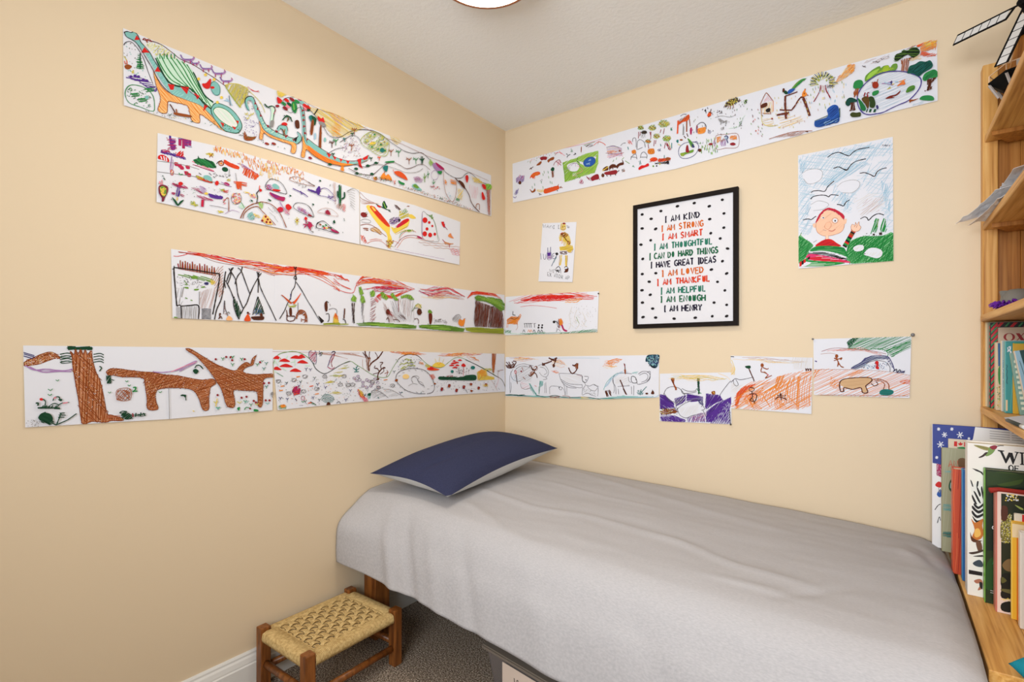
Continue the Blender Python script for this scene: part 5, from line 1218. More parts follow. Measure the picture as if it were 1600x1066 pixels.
    red_sky(c, [(750,300),(880,320),(1020,300),(1190,380)], 22, 34, 'mrMz'); red_sky(c, [(780,360),(900,380),(1050,370),(1190,400)], 12, 40, 'Oez', 1.3); red_sky(c, [(1190,390),(1240,335),(1340,335),(1440,350),(1500,390)], 16, 14, 'rO', 2.2)
    c.h('h', 4, "200 605 280 595 340 590 440 600 560 605 640 610 740 625 735 645 600 645 450 630 330 625 230 622", 3, 1.5); c.h('l', 2.4, "280 600 440 605 640 625 720 632 500 635 320 618", 0, 3); c.h('h', 4, "760 620 840 610 950 610 1060 628 1170 650 1160 675 1050 672 940 662 830 650 765 640", 3, 1.5); c.h('l', 2.4, "780 628 900 625 1050 645 1040 660 900 650", 0, 3); c.h('i', 4, "1172 640 1300 640 1420 650 1520 648 1518 700 1400 692 1250 685 1180 665", 4, 1.5); c.h('i', 2.4, "0 600 130 605 130 618 0 615", 3, 2)
    c.h('y', 3, "0 600 5 540 30 545 42 598", 80, 2); c.h('O', 2.6, "5 560 15 510 35 540 38 570", 80, 2.4); c.L('N', 4, "98 470 95 525", "93 525 92 560"); c.l('k', 2.4, "80 565 100 575 108 605"); 
    for x, yt, w_ in ((175,420,22),(260,420,20)): c.h('N' if x < 200 else 'a', 2, [(x-w_*.7,yt),(x+w_*.6,yt),(x+w_*.4,600),(x-w_*.3,600)], 80, 2.6)
    c.l('k', 2, "165 420 170 500 180 600"); c.l('k', 1.8, "188 420 180 520 185 600")
    for t in ("175 345 205 375 200 410 160 405 155 380","225 280 245 275 270 340 240 350 228 320","245 350 270 360 285 410 255 425 238 400","325 330 355 305 372 330 365 360 335 368","415 330 440 320 490 375 470 395 430 370","505 345 530 330 580 395 555 400 520 370","600 360 650 345 690 350 720 390 690 395 640 372 605 380"): c.h('h', 3.4, t, 50, 1.8); c.h('l', 2, t, 60, 3.5)
    c.h('R', 2, "335 375 365 380 375 430 370 585 325 585 330 480", 35, 5); c.h('n', 1.6, "435 420 460 430 560 560 550 590 500 590 450 470", -60, 4); c.h('a', 1.3, "500 400 570 400 640 590 560 590", -65, 5); c.h('w', 1.2, "590 390 720 400 720 590 640 590", 80, 6); c.h('z', 1.3, "580 380 700 380 690 560 600 500", 85, 6); c.L('R', 2, "580 380 580 500")
    c.e('N', 485, 500, 18, 26); c.h('R', 2.2, "470 480 515 500 540 545 500 530", -40, 2.8); c.l('N', 2.4, "470 570 485 550 495 595"); c.h('N', 2.2, "570 530 610 525 640 545 650 570 600 560", -30, 3); c.l('N', 2, "530 570 570 570 590 590"); c.e('N', 765, 500, 22, 30); c.l('k', 1.8, "700 495 720 470 760 470 790 510"); c.h('y', 2.4, "730 440 755 425 785 435 780 470 740 460", 60, 3); c.l('h', 2, "705 490 735 440 760 430 785 465"); c.l('N', 2.4, "720 565 745 560 758 580 755 605")
    c.f((100,40,24), "848 520 875 515 880 560 870 605 855 605"); c.f('h', "842 495 855 480 872 490 880 510 850 512"); c.L('N', 2.4, "935 570 960 565"); c.d('w', "890 560 1010 575 1010 605 890 600", 30, 1.4); c.h('w', 1.8, "1060 560 1090 530 1130 535 1135 560 1100 590 1065 590", 40, 3.4); c.l('a', 1.4, "1060 570 1085 535 1120 525 1138 550"); c.f('o', "1112 590 1125 565 1150 575 1165 558 1172 575 1160 620 1135 628 1115 610"); c.L('n', 1.6, "1160 620 1158 635", "1162 562 1178 560")
    c.h('N', 3.4, "1270 400 1500 480 1515 560 1512 645 1260 630 1255 560", 78, 2.6); c.h((130,60,40), 2.2, "1270 400 1500 480 1512 640 1262 625", 74, 6); c.l('N', 2.4, "1270 395 1268 480 1255 560 1262 630"); c.l('N', 2, "1500 480 1515 560 1512 640"); c.l('k', 1.5, "1385 470 1430 450 1400 480 1420 540 1395 640"); c.h('h', 4, "1258 370 1290 350 1360 365 1440 375 1500 390 1530 430 1525 480 1495 495 1450 460 1400 425 1340 405 1275 400", -14, 1.7); c.h('l', 2.4, "1280 365 1440 385 1500 410 1510 470 1440 430 1340 395", 50, 4)
frieze('L', [(267,389),(530,427),(788,461)], [(269,497),(530,509),(788,522)], [429,552,650,730], a_camp,
       'third frieze down on the left wall with tents, forest and red scribbled sky')
def a_rider(c):
    c.V(780, 330, 5.078)
    red_sky(c, [(110,730),(260,690),(400,670),(560,670),(780,690)], 34, 34, 'rOr', 2.0); red_sky(c, [(180,720),(330,690),(450,690),(640,680)], 20, 16, 'r', 2.4); red_sky(c, [(520,720),(600,710),(680,690)], 7, 12, 'oe'); c.l('r', 1.3, "170 760 250 750 350 755 460 772"); c.l('M', 1.2, "80 720 250 660 420 655 700 650")
    c.h('o', 3.4, "62 860 100 835 150 840 170 815 180 825 165 860 150 880 150 900 90 895 68 900", 20, 2); c.l('o', 2, "66 870 62 925"); c.l('z', 2, "140 890 150 920 135 945"); c.l('o', 1.6, "75 900 70 925"); c.L('n', 1.4, "85 850 160 850"); c.L('k', 3, "112 795 110 820", "108 822 132 828"); c.l('k', 1.5, "95 850 130 860 160 830")
    for x in (205, 222, 240, 255, 282): c.L('k', 2.4, [(x,890),(x+2,925)]); c.L('k', 1.2, [(x-8,895),(x+14,890)])
    for x in (318, 345): c.l('k', 2.4, [(x,905),(x-5,930)]); c.e('k', x, 905, 7); c.e('k', x-3, 925, 8)
    for x, q in ((200,'k'),(240,'o'),(258,'o'),(282,'k'),(318,'k'),(342,'k')): c.l(q, 2.2, [(x-10,962),(x-2,942),(x+8,962)])
    c.h('g', 2.2, "35 945 100 945 95 970 40 965", 40, 2.8); c.h('g', 2.2, "180 972 370 958 370 972 190 980", 10, 3.2); c.h('g', 2.2, "480 970 560 960 660 945 780 935 785 962 640 972 500 980", 25, 2.6); c.l('g', 1.5, "170 970 300 972 460 965 560 965"); c.h('q', 2, "0 960 180 968 180 980 0 975", 5, 3)
    c.e('k', 438, 880, 11); c.h('k', 2.4, "440 870 480 870 490 920 470 925 460 890", -40, 2.2); c.h('o', 3.4, "478 858 495 852 510 880 500 915 480 900", 75, 1.8); c.f('m', "495 905 508 905 520 935 545 948 535 958 510 945"); c.L('R', 2.6, "475 855 480 930"); c.l('a', 1.5, "455 960 470 935 490 955"); c.l('a', 1.2, "460 925 462 955")
    for t in ("580 760 560 830 570 900 555 940","620 780 600 850 640 890 610 940","660 800 690 870 670 900 700 920"): c.l('c', 1.6, t)
    for i in range(12): x = 570+(i*41)%140; y = 790+(i*53)%130; c.L('c', 1.4, [(x,y),(x+18,y+22)])
    c.d('w', "540 720 780 760 770 930 560 940", 30, .9); c.L('h', 1.4, "615 840 635 890")
frieze('R', [(790,464),(862,459),(936,455)], [(789,524),(862,522),(934,519)], [862], a_rider,
       'short red sky frieze with orange horse wrapped onto the right wall from the corner')

# ---- lowest frieze, left wall: brown dinosaurs
def a_brown(c):
    c.V(20, 520, 3.902)
    br = (150,78,36)
    def crayon(t, ang, g=1.5):
        c.f((186,126,90), t); c.h(br, 2.4, t, ang, 2.0, .8, 1); c.h((128,62,28), 2.0, t, ang+38, 3.6, .9, 1, .7); c.o((130,64,30), 2.0, t); c.d('Wes', t, 75, .8)
    crayon("70 180 130 150 190 125 230 118 260 130 285 155 250 158 210 172 160 190 100 200 72 202", 20)
    for t in ("62 120 130 140", "66 130 135 150", "64 142 120 158"): c.L('v', 1.6, t)
    c.l('P', 2, "75 200 130 228 200 222 300 232 362 222"); c.l('P', 1.8, "100 208 180 240 280 236 355 238"); c.h('P', 1.6, "150 222 360 225 355 240 180 238", 0, 3)
    for y in (132, 148, 165, 180): c.l('f', 1.7, [(285,y),(330,y-8),(362,y)]); c.l('f', 1.7, [(490,y),(530,y-6),(552,y+4)])
    for y in (140, 172): c.l('f', 1.4, [(298,y),(295,y+14),(350,y+10)])
    c.h('f', 4, "332 82 400 88 482 86 482 104 420 106 335 104", 8, 1.5); c.f('f', "340 88 475 90 470 100 345 100")
    crayon("360 150 350 115 372 135 380 100 395 135 412 100 425 135 440 105 452 135 478 110 480 150 500 230 530 300 552 400 570 490 600 502 660 520 665 535 600 535 560 545 480 540 425 556 410 500 400 420 380 300 365 210", 88, 1.7)
    c.l('f', 2, "525 205 538 215 525 235"); c.h((190,110,80), 1.8, "570 500 650 505 660 535 580 530", 0, 3.2)
    crayon("568 240 590 222 640 220 700 228 780 238 850 242 930 258 1000 262 1080 278 1150 288 1215 282 1232 310 1200 335 1190 400 1190 460 1170 475 1150 460 1130 400 1100 355 1050 338 960 335 890 342 865 370 868 420 880 465 820 465 815 400 805 330 795 280 740 270 660 268 600 256 585 262", 15, 1.6)
    c.h('f', 3, "568 262 595 262 595 310 568 308", 60, 1.8); c.L('f', 1.6, "595 285 614 290")
    crayon("1050 98 1080 100 1130 130 1180 160 1230 190 1290 215 1350 232 1385 200 1420 180 1445 192 1455 160 1480 138 1470 160 1460 195 1440 202 1410 215 1400 240 1460 255 1540 252 1600 255 1600 270 1530 278 1520 330 1515 440 1490 445 1482 360 1400 352 1340 350 1345 400 1345 450 1310 452 1290 420 1270 350 1240 300 1200 240 1150 180 1110 140 1070 115", -30, 1.6)
    c.o(br, 1.4, "632 348 710 342 712 405 638 410"); c.h(br, 2.2, "632 348 710 342 712 405 638 410", 50, 3.6, .8); c.h(br, 2.2, "632 348 710 342 712 405 638 410", -50, 3.6, .8)
    c.l('g', 2.4, "728 335 745 332 740 350 725 358 755 355"); c.l('P', 2, "850 238 900 242 960 236 1010 222 1060 195 1112 172 1105 185 1060 208 1010 235"); c.l('M', 1.2, "960 238 1040 205 1110 180")
    c.f('f', "1092 232 1110 220 1128 235 1110 252"); c.l('f', 2.2, "1105 215 1115 200 1135 200 1155 222"); c.f('f', "1015 385 1030 375 1048 385"); c.l('f', 1.8, "1045 378 1050 412"); c.f('f', "1030 380 1050 378 1048 396")
    c.vee('g', 1.5, 268,295,10, 225,354,14, 222,384,12, 690,300,9, 705,325,9, 893,366,10, 585,368,9, 1515,175,8)
    for x, y in ((1275,160),(1335,195),(1390,162),(1485,195),(1525,220),(1540,188),(1335,150),(1245,460),(1410,420),(1445,440),(1540,330)): c.vee('g' if x < 1500 else 'T', 1.7, x, y, 10); c.L('g', 1.6, [(x,y),(x,y+10)])
    for x, y in ((1232,162),(1296,148),(1332,168),(1408,162),(1322,150),(1502,180),(1525,308),(1555,306),(1388,396),(1418,390),(1462,415),(1535,412),(1558,412),(1242,380),(1475,425)): c.e('R', x, y, 7)
    c.vee('Y', 2, 1232,430,14, 1375,430,14, 1480,440,10); c.L('y', 2, "1240 400 1230 450", "1090 475 1100 480"); c.vee('t', 2, 1245,465,14, 1420,425,12, 1545,435,12); c.f('g', "1360 460 1378 452 1372 476"); c.f('g', "1465 465 1490 470 1485 480 1462 478"); c.l('g', 2, "1405 470 1415 455 1435 458"); c.e('R', 1440, 462, 6)
    c.e('w', 1580, 372, 16, 12); c.L('w', 2, "1572 385 1578 395")
    # nest and plants
    c.l('f', 2.4, "135 430 150 428 148 445"); c.h('f', 3.4, "145 452 200 448 285 455 280 465 150 462", 0, 1.8); c.l('f', 1.7, "190 450 195 420 180 405 165 410"); c.f('r', "160 400 175 398 178 412 162 412"); c.l('f', 1.7, "225 440 250 430 275 440"); c.l('f', 1.7, "240 415 250 395 275 390 285 410"); c.f('f', "270 405 298 405 288 418"); c.l('f', 1.6, "262 455 290 430 340 424"); c.L('M', 2, "300 430 330 424", "245 400 260 392")
    for x in (175, 195, 215, 232, 255): c.L('f', 1.8, [(x,455),(x+8,442)])
    c.f('f', "150 520 170 490 205 488 230 500 240 530 215 550 180 540"); c.h('f', 3, "150 515 190 480 250 545 220 562 170 545", -40, 1.8); c.l('f', 2, "230 545 258 560 270 540 290 490"); c.L('f', 1.8, "258 562 330 530", "330 530 384 492", "275 500 318 502", "272 515 310 514", "280 490 312 488")
    c.h('f', 3, "650 490 680 480 720 498 722 525 690 530 660 520", 40, 1.8); c.l('f', 2, "645 490 660 478 690 480"); c.h('f', 2.4, "725 495 800 488 803 505 725 512", 5, 2.4); c.L('R', 2.2, "724 490 728 512"); c.L('f', 2, "745 488 742 512", "775 485 772 510", "790 488 800 505")
    c.L('w', 1.2, "945 335 948 525"); c.d('w', "80 530 160 530 160 570 80 570", 14, 1.2)
frieze('L', [(36,540),(230,542),(426,545)], [(39,668),(262,655),(425,641)], [262], a_brown,
       'lowest frieze piece at far left with brown crayon dinosaurs and a tree trunk')
def a_hills(c):
    c.V(410, 530, 4.1026)
    c.l('z', 1, "60 80 300 85 620 90"); 
    for i in range(16): c.l('z', .9, [(310+i*18,88+(i*7)%14),(420+i*18,92+(i*5)%40)], 0)
    red_sky(c, [(810,85),(880,85),(960,90),(1050,100)], 16, 8, 'oOz', 1.3); red_sky(c, [(860,95),(940,90),(1020,105)], 10, 8, 'o', 1.3); red_sky(c, [(1080,95),(1200,100),(1300,98),(1420,100)], 18, 9, 'oOe', 1.3); red_sky(c, [(1300,110),(1360,125),(1390,140)], 8, 10, 'o', 1.2)
    c.l('h', 1.6, "62 200 70 150 100 100 160 82 220 82 280 110 320 150 340 190 380 218 410 218 450 195 500 165 560 142 600 165 650 195 700 228 750 245 800 240 830 190 870 130 900 108 940 98 990 105 1020 130 1060 165 1110 182 1150 180 1190 150 1230 122 1270 120 1310 135 1370 165 1430 195 1480 230 1530 260 1560 320")
    c.l('k', 1.8, "320 150 340 190 380 218 415 216 500 165 560 142"); c.l('N', 2.0, "870 128 900 108 940 98 990 105 1020 130"); c.l('k', 2.4, "1300 132 1370 165 1440 205 1500 240"); c.l('N', 2, "1500 240 1535 265 1560 330"); c.l('g', 1.4, "62 200 100 222 130 240")
    for x, y, w_ in ((92,120,26),(140,138,36),(215,118,40),(255,148,36),(150,172,44),(90,190,30),(210,202,38),(250,112,24)): c.f('r', [(x-w_,y+5),(x-w_*.5,y-9),(x,y-14),(x+w_*.5,y-6),(x+w_,y+6),(x+w_*.3,y+9),(x-w_*.4,y+7)])
    for t in ("72 130 100 170","110 120 100 150","160 105 150 125","205 130 205 170","270 170 300 172","60 200 90 215","80 150 60 170","120 185 150 200","180 150 200 145"): c.L('q', 2.4, t)
    c.h('m', 2, "298 82 340 78 342 158 300 125", 40, 3); c.o('v', 1.6, "298 80 340 78 340 160 300 125"); c.l('k', 1.4, "340 100 348 98"); c.l('G', 2, "358 98 380 85 375 108"); c.l('v', 1.6, "362 75 370 100 365 110"); c.l('v', 1.8, "440 90 455 78 465 88 440 110 425 150 415 178"); c.l('R', 1.8, "462 90 455 115 440 150 445 180"); c.h('m', 1.3, "440 95 462 92 440 150 420 165", 60, 3.4); c.l('m', 1.8, "415 178 440 192 460 180"); c.l('k', 2, "445 80 462 82 465 92")
    c.vee('v', 1.6, 278,192,9, 305,196,9); c.L('v', 1.4, "278 192 278 205", "305 196 305 206")
    c.l('N', 4, "655 75 660 100 680 130 675 160 680 205"); c.l('N', 4, "770 78 740 120 700 150 682 175"); c.l('N', 2.6, "640 85 655 105 665 125"); c.l('N', 2.4, "685 80 682 110 690 130"); c.l('N', 2, "720 85 735 110 730 130"); c.h('n', 2, "660 120 690 120 685 205 668 205", 85, 2.6); c.l('z', 1.2, "640 130 640 180 660 205")
    c.l('N', 4, "740 262 735 240 745 210 770 185 785 185"); c.l('N', 3, "745 210 735 190 715 185 720 170"); c.l('N', 2.6, "760 195 755 170 770 150 750 150"); c.l('N', 2.2, "770 185 775 205 750 225"); c.l('N', 2, "740 215 705 225"); c.f('N', "720 262 745 250 742 262"); c.l('n', 2, "790 240 800 215 795 200"); c.l('n', 2, "780 220 805 212")
    for x, y in ((598,195),): c.L('T', 2.6, "598 210 598 178", "598 200 580 185", "598 200 618 188", "585 210 615 208", "598 185 608 172")
    for x, y in ((520,185),(535,175),(490,210),(465,232),(500,235),(440,272),(430,275),(480,345),(460,342)): c.h('i' if x%2 else 'Y', 2, [(x-38,y+6),(x,y-8),(x+30,y),(x,y+8)], 5, 2.4)
    rr = random.Random(8)
    for x, y in ((100,270),(270,240),(200,262),(395,240),(520,238),(495,292),(345,320),(260,335),(575,292),(545,295),(830,298),(165,348),(700,275),(740,310)): c.h('w', 1.6, [(x-18,y-10),(x+14,y-14),(x+20,y+8),(x-10,y+14)], 40, 3.8); c.E('a', 1.2, x, y, 14, 11)
    for x, y in ((585,250),(610,240),(620,262),(640,278),(665,262),(680,270),(700,285),(640,300),(665,310),(690,300),(735,280),(740,310),(600,265),(720,255)): c.h('P', 1.6, [(x-10,y-8),(x+9,y-9),(x+10,y+8),(x-9,y+8)], 30, 3.2); c.E('a', 1.0, x, y, 10, 9)
    c.f('m', "190 340 195 318 215 300 222 322 240 320 235 345 212 355"); c.E('m', 1.5, 212, 335, 25, 22); c.d('mr', "185 305 240 300 240 355 190 360", 20, 2)
    for x, y in ((225,240),(115,328),(345,350),(210,350),(785,260),(300,408),(310,300),(125,300)): c.l('o' if (x+y)%2 else 'O', 2.6, [(x-12,y+3),(x+12,y-1)], 0)
    for x, y in ((240,275),(155,385),(320,375),(350,290),(530,390),(270,400),(230,300),(360,390),(400,310),(650,360),(880,345),(840,210),(150,282),(110,380),(560,330),(330,250)): c.vee('v' if x%3 else 'G', 1.6, x, y, 9); c.L('v', 1.4, [(x,y),(x,y+10)])
    for x, y in ((255,378),): c.E('m', 1.6, x, y, 11, 13); c.vee('g', 1.6, 255, 405, 10); c.L('v', 2, "205 380 215 395")
    c.h('T', 1.4, "375 375 395 355 430 358 452 375 445 400 400 405", 20, 2.6); c.o('T', 1.3, "375 378 395 355 430 358 452 378 440 402 395 404"); c.f('N', "405 425 412 405 425 405 430 420"); c.h('h', 2, "95 430 110 418 150 430 145 445 100 445", 20, 2.2); c.f('o', "110 425 135 418 145 432 120 440"); c.l('k', 1.5, "470 410 485 400 495 412"); c.l('k', 1.6, "300 400 330 415 340 425"); c.h('g', 1.6, "305 405 330 412 338 424 315 420", 30, 2.6)
    c.h('r', 3, "605 320 620 330 625 360 612 360", 60, 2); c.h('y', 3.4, "612 320 640 340 645 365 625 370", 50, 2); c.h('M', 3, "620 365 665 375 672 395 650 405", 40, 2); c.h('O', 2.4, "615 340 655 370 650 385 620 370", -50, 2.4); c.h('t', 2, "660 360 685 345 690 380 672 385", 50, 3)
    c.h('w', 1.2, "690 325 750 325 790 360 740 378 700 380", 20, 3.6); c.l('a', 1.3, "690 340 720 325 760 345 800 375"); c.l('w', 1.3, "770 320 820 325 880 358 900 370"); c.h('w', 1, "770 330 840 335 870 365 810 370", 10, 4); c.f('G', "670 350 690 345 688 362 672 362"); c.L('T', 2.4, "735 370 740 380")
    # spiral hill
    c.l('a', 2.0, "850 265 855 230 880 205 930 190 980 188 1030 198 1065 225 1090 265 1098 310 1085 340 1050 350"); c.l('a', 1.6, "850 265 880 300 920 330 980 348 1040 350"); c.l('w', 1.3, "955 240 980 235 1000 245 990 265 1020 280 1035 310"); c.l('a', 1.5, "960 280 950 255 965 240 985 250 1000 280 1030 300"); c.e('e', 915, 240, 22, 16); c.l('w', 1.2, "930 300 960 285 990 290")
    for a in range(18): an = a*.36; c.L('w', 1.4, [(975+120*math.cos(an),270+75*math.sin(an)),(975+112*math.cos(an+.1),270+68*math.sin(an+.1))])
    c.f('n', "845 260 860 255 862 270 848 272"); c.L('T', 2, "885 345 895 340", "1010 350 1014 338")
    for x, y in ((890,160),(905,180),(920,155),(935,170),(950,150),(960,170),(895,190),(940,135),(920,130)): c.l('i', 2.6, [(x-14,y+4),(x,y-4),(x+16,y+2)], 0)
    c.d('vG', "850 120 1000 110 1050 180 860 200", 26, 1.6); c.h('o', 2.4, "1000 145 1025 150 1030 165 1005 160", 10, 2); c.f('O', "1050 190 1070 175 1100 185 1132 195 1100 202 1065 200"); c.f('r', "1060 190 1080 178 1095 192 1075 198"); c.h('O', 1.8, "1065 230 1090 222 1105 245 1085 262", 50, 2.4); c.h('Y', 2.4, "1040 160 1075 170 1065 185 1040 178", 20, 2)
    c.f('y', "1085 170 1105 152 1130 148 1155 156 1165 172 1130 182 1095 178"); c.l('o', 1.8, "1115 150 1125 165 1140 150"); c.L('y', 1.5, "1130 145 1132 115", "1110 148 1102 125", "1150 150 1160 128")
    for x, y, r in ((1220,155,18),(1240,150,18),(1262,135,14),(1210,168,18),(1230,182,18),(1245,168,14),(1225,140,10)): c.f('r', [(x-r,y+3),(x,y-6),(x+r,y+2),(x,y+5)])
    c.f('r', "1270 170 1285 155 1300 172 1285 178"); c.L('r', 2, "1285 175 1283 235"); c.h('R', 1.8, "1172 235 1215 230 1225 250 1185 248", 20, 2.4); c.e('T', 1212, 208, 10); c.e('T', 1345, 183, 14, 12); c.f('G', "1128 240 1180 242 1270 245 1300 232 1360 230 1362 262 1300 265 1200 262 1130 260"); c.h('f', 3, "1128 240 1362 240 1360 262 1130 260", 10, 2.6); c.d('k', "1240 180 1330 190 1310 230 1240 225", 26, 1.4)
    c.h('y', 3.4, "1370 215 1400 192 1430 200 1440 235 1480 245 1482 258 1420 262 1375 265", 30, 1.9); c.h('o', 2.6, "1375 210 1400 195 1425 205 1430 240 1400 235", 60, 2.2); c.L('O', 2, "1385 225 1380 255", "1400 228 1398 250"); c.h('y', 2.4, "1420 240 1480 240 1478 258 1425 260", 85, 3); c.h('Y', 2, "1420 185 1470 190 1460 205 1425 200", 0, 2.4); c.l('i', 1.6, "1440 190 1465 195 1480 230")
    c.h((176,96,44), 3.4, "1468 92 1494 90 1488 150 1482 215 1470 215 1468 150", 86, 1.8); c.l('n', 1.6, "1500 205 1520 200 1540 198"); c.l('n', 1.6, "1505 250 1505 215 1515 205"); c.l('z', 1.3, "1460 260 1480 290 1500 330"); c.l('M', 1.2, "1510 250 1500 290 1490 310"); c.l('k', 1.2, "1275 300 1300 330 1310 345")
    for i in range(34): x, y = 1100+(i*47)%330, 285+(i*29)%50; c.f('R' if i % 3 else 'n', [(x-7,y-5),(x+7,y-2),(x+4,y+6),(x-5,y+4)])
    c.h('y', 2, "1405 290 1440 288 1440 305 1410 305", 10, 2.4); c.d('vkGo', "90 260 560 240 800 260 820 330 560 400 100 440", 130, 1.2); c.d('vk', "1100 270 1500 270 1530 330 1110 340", 40, 1.2)
frieze('L', [(425,547),(600,549),(788,553)], [(433,641),(600,624),(788,612)], [549,650,737], a_hills,
       'lowest frieze piece nearest the corner on the left wall with hills and red birds')
# ---- right wall, low: elephants by the corner
def a_eleph(c):
    c.V(780, 540, 5.926)
    red_sky(c, [(90,120),(200,125),(380,130)], 14, 14, 'oez', 1.3); red_sky(c, [(430,150),(560,160),(640,200)], 14, 30, 'oez', 1.2); red_sky(c, [(470,230),(520,240),(560,250)], 6, 14, 'oO', 1.2)
    red_sky(c, [(950,160),(1040,155),(1150,135)], 18, 22, 'o', 1.4); red_sky(c, [(950,190),(1040,195),(1100,190)], 8, 12, 'oe', 1.3); c.l('B', 1, "480 120 700 115 930 118")
    def blob(w_, *ts):
        for t in ts: c.l('N', w_, t)
    blob(4, "65 155 80 165 105 200 125 205 150 175 158 150 130 145", "90 150 105 180 115 205", "65 180 80 205 110 210", "120 150 140 180 135 200")
    c.h('N', 3, "70 185 150 165 145 205 110 215 75 205", 40, 2.4)
    blob(4.6, "460 115 500 130 540 115", "520 115 520 150 500 200", "490 145 450 160 410 170 400 160", "480 130 525 145", "530 110 525 150"); c.e('N', 412, 178, 16, 10); c.f('N', "495 180 510 170 520 190 505 205")
    blob(4, "280 195 295 190 310 215 330 235 320 260 295 285 275 270", "300 200 315 230 345 215 350 195 335 195", "320 250 345 265 355 300", "300 260 295 285"); c.h('n', 2.6, "285 250 320 235 325 265 290 285", 50, 2.2); c.E('n', 2.4, 340, 212, 18, 18)
    blob(4.6, "645 205 660 240 680 260 710 240 725 205 730 165", "680 180 705 190 730 180", "700 185 725 165"); c.h('n', 2.6, "705 180 735 165 735 215 708 215", 70, 2.2)
    # first elephant
    for t in ("150 200 180 180 230 170 280 180 320 190","130 220 105 270 100 330 105 440","110 240 120 300 160 330 200 330","360 190 400 175 440 200 460 250 440 290 400 280 375 250","380 200 420 210 445 250 420 270","430 290 445 310 410 315","200 350 210 390 250 405 300 390","140 240 180 200 230 190 300 210","435 340 440 440","425 350 425 440","105 440 115 390 110 340"): c.l('a', 1.4, t)
    c.h('w', 1.0, "160 200 260 185 320 220 300 330 200 340 140 290", 30, 4.5); c.h('B', 1.2, "105 290 150 280 200 330 130 330", 60, 5); c.h('M', .9, "200 330 280 360 290 400 210 400", 20, 5); c.l('r', 1.6, "330 370 350 380")
    c.E('r', 3, 154, 246, 8, 13); c.L('N', 3.4, "158 265 172 355"); c.L('n', 2.4, "222 290 245 315", "212 200 225 235"); c.e('R', 207, 240, 8)
    c.h('t', 3, "280 350 295 355 320 400 350 450 345 465 320 445 290 400", -55, 2); c.l('T', 2, "282 352 320 420 355 462"); c.h('t', 3, "378 325 408 330 410 365 385 388 375 360", 60, 2); c.l('T', 2, "380 330 378 390 372 450"); c.l('g', 1.8, "372 380 372 450")
    # second elephant and calves
    for t in ("555 265 570 258 640 260 700 262 770 275","558 265 575 320 600 360 612 400 620 460","570 310 640 350 700 360 770 362","580 330 650 370 740 390 770 388","590 345 640 385 720 395","630 375 632 455","770 280 775 330 800 345 820 320 828 290 790 285","770 360 775 400 770 455","795 345 800 370 780 400","800 365 840 375 880 360 915 385 920 420 915 470","820 380 850 410 890 420 912 395","775 460 820 440 850 455 900 470","470 390 490 375 540 378 580 385 600 405 612 440 612 460","470 390 472 450","555 385 562 405 580 410 585 390","880 365 925 380"): c.l('a', 1.4, t)
    c.h('c', 1.0, "570 270 760 280 765 350 620 345", -15, 4.5); c.l('k', 1.8, "775 285 775 325 800 342"); c.e('k', 806, 318, 5); c.e('k', 560, 390, 5); c.l('R', 1.3, "720 270 745 278 770 285"); c.d('w', "780 400 900 420 900 460 790 450", 26, 1.0)
    c.h('T', 3, "65 455 150 455 260 460 340 465 440 470 440 480 300 472 150 468 65 463", 2, 2.0); c.h('t', 3, "240 462 400 468 600 475 800 485 940 490 940 505 760 495 500 482 300 475", 2, 2.2); c.l('f', 2.6, "62 457 120 455 180 460 240 455"); c.l('f', 2.2, "350 460 430 475 520 462 600 478 700 480 800 478 900 490 960 502"); c.h('n', 2, "470 470 560 468 570 485 480 485", 10, 2.6); c.h('y', 2.4, "755 475 820 470 835 488 770 492", 5, 2.6); c.l('n', 1.6, "590 465 650 470 660 490"); c.l('R', 1.4, "470 470 500 490 560 470")
    # third elephant
    for t in ("1060 290 1085 262 1150 255 1230 262","1060 290 1055 340 1080 380 1085 450","1055 300 1070 400 1062 440","1100 380 1150 375 1210 372","1105 400 1110 450","1228 380 1230 450","1250 370 1248 460","1290 265 1330 240 1380 245 1400 280 1390 320 1350 345 1290 360 1280 345","1300 275 1350 255 1380 280 1365 320 1320 340","1200 290 1205 330 1225 340","1370 250 1400 240 1395 300 1370 330"): c.l('a', 1.5, t)
    c.l('k', 2, "1228 290 1240 284 1262 295 1275 320 1275 345 1240 345 1225 320 1228 290"); c.e('k', 1270, 315, 5); c.h('c', 1.1, "1070 290 1200 280 1210 360 1080 360", 30, 4.5)
    c.h('B', 2, "975 400 1000 340 1060 280 1130 240 1200 240 1180 255 1110 265 1050 310 1010 370", 55, 2.8); c.l('t', 1.8, "970 410 1000 340 1060 280 1100 255"); c.h('t', 2, "1230 245 1290 240 1280 262 1235 260", 10, 3); c.L('N', 3, "1165 170 1170 255"); c.L('R', 2.2, "1158 165 1166 200"); c.f('n', "1160 225 1175 222 1175 262 1166 262"); c.l('N', 4, "1122 318 1145 370 1165 425 1185 455"); c.h('N', 3, "1145 400 1165 405 1188 452 1170 450", -60, 2)
    c.h('N', 4, "980 420 1000 418 1018 470 1000 475", -65, 2.2); c.h('N', 3.6, "1010 415 1028 412 1048 465 1035 468", -65, 2.2); c.h('T', 2, "1285 415 1310 410 1340 440 1330 455 1290 450", 60, 2.8); c.l('T', 2, "1300 455 1340 410 1368 380"); c.L('T', 1.8, "1310 460 1318 405", "1290 450 1280 430"); c.e('N', 1370, 445, 14, 9); c.f('N', "1408 445 1425 415 1440 440 1430 452"); c.L('N', 2, "1420 410 1428 430")
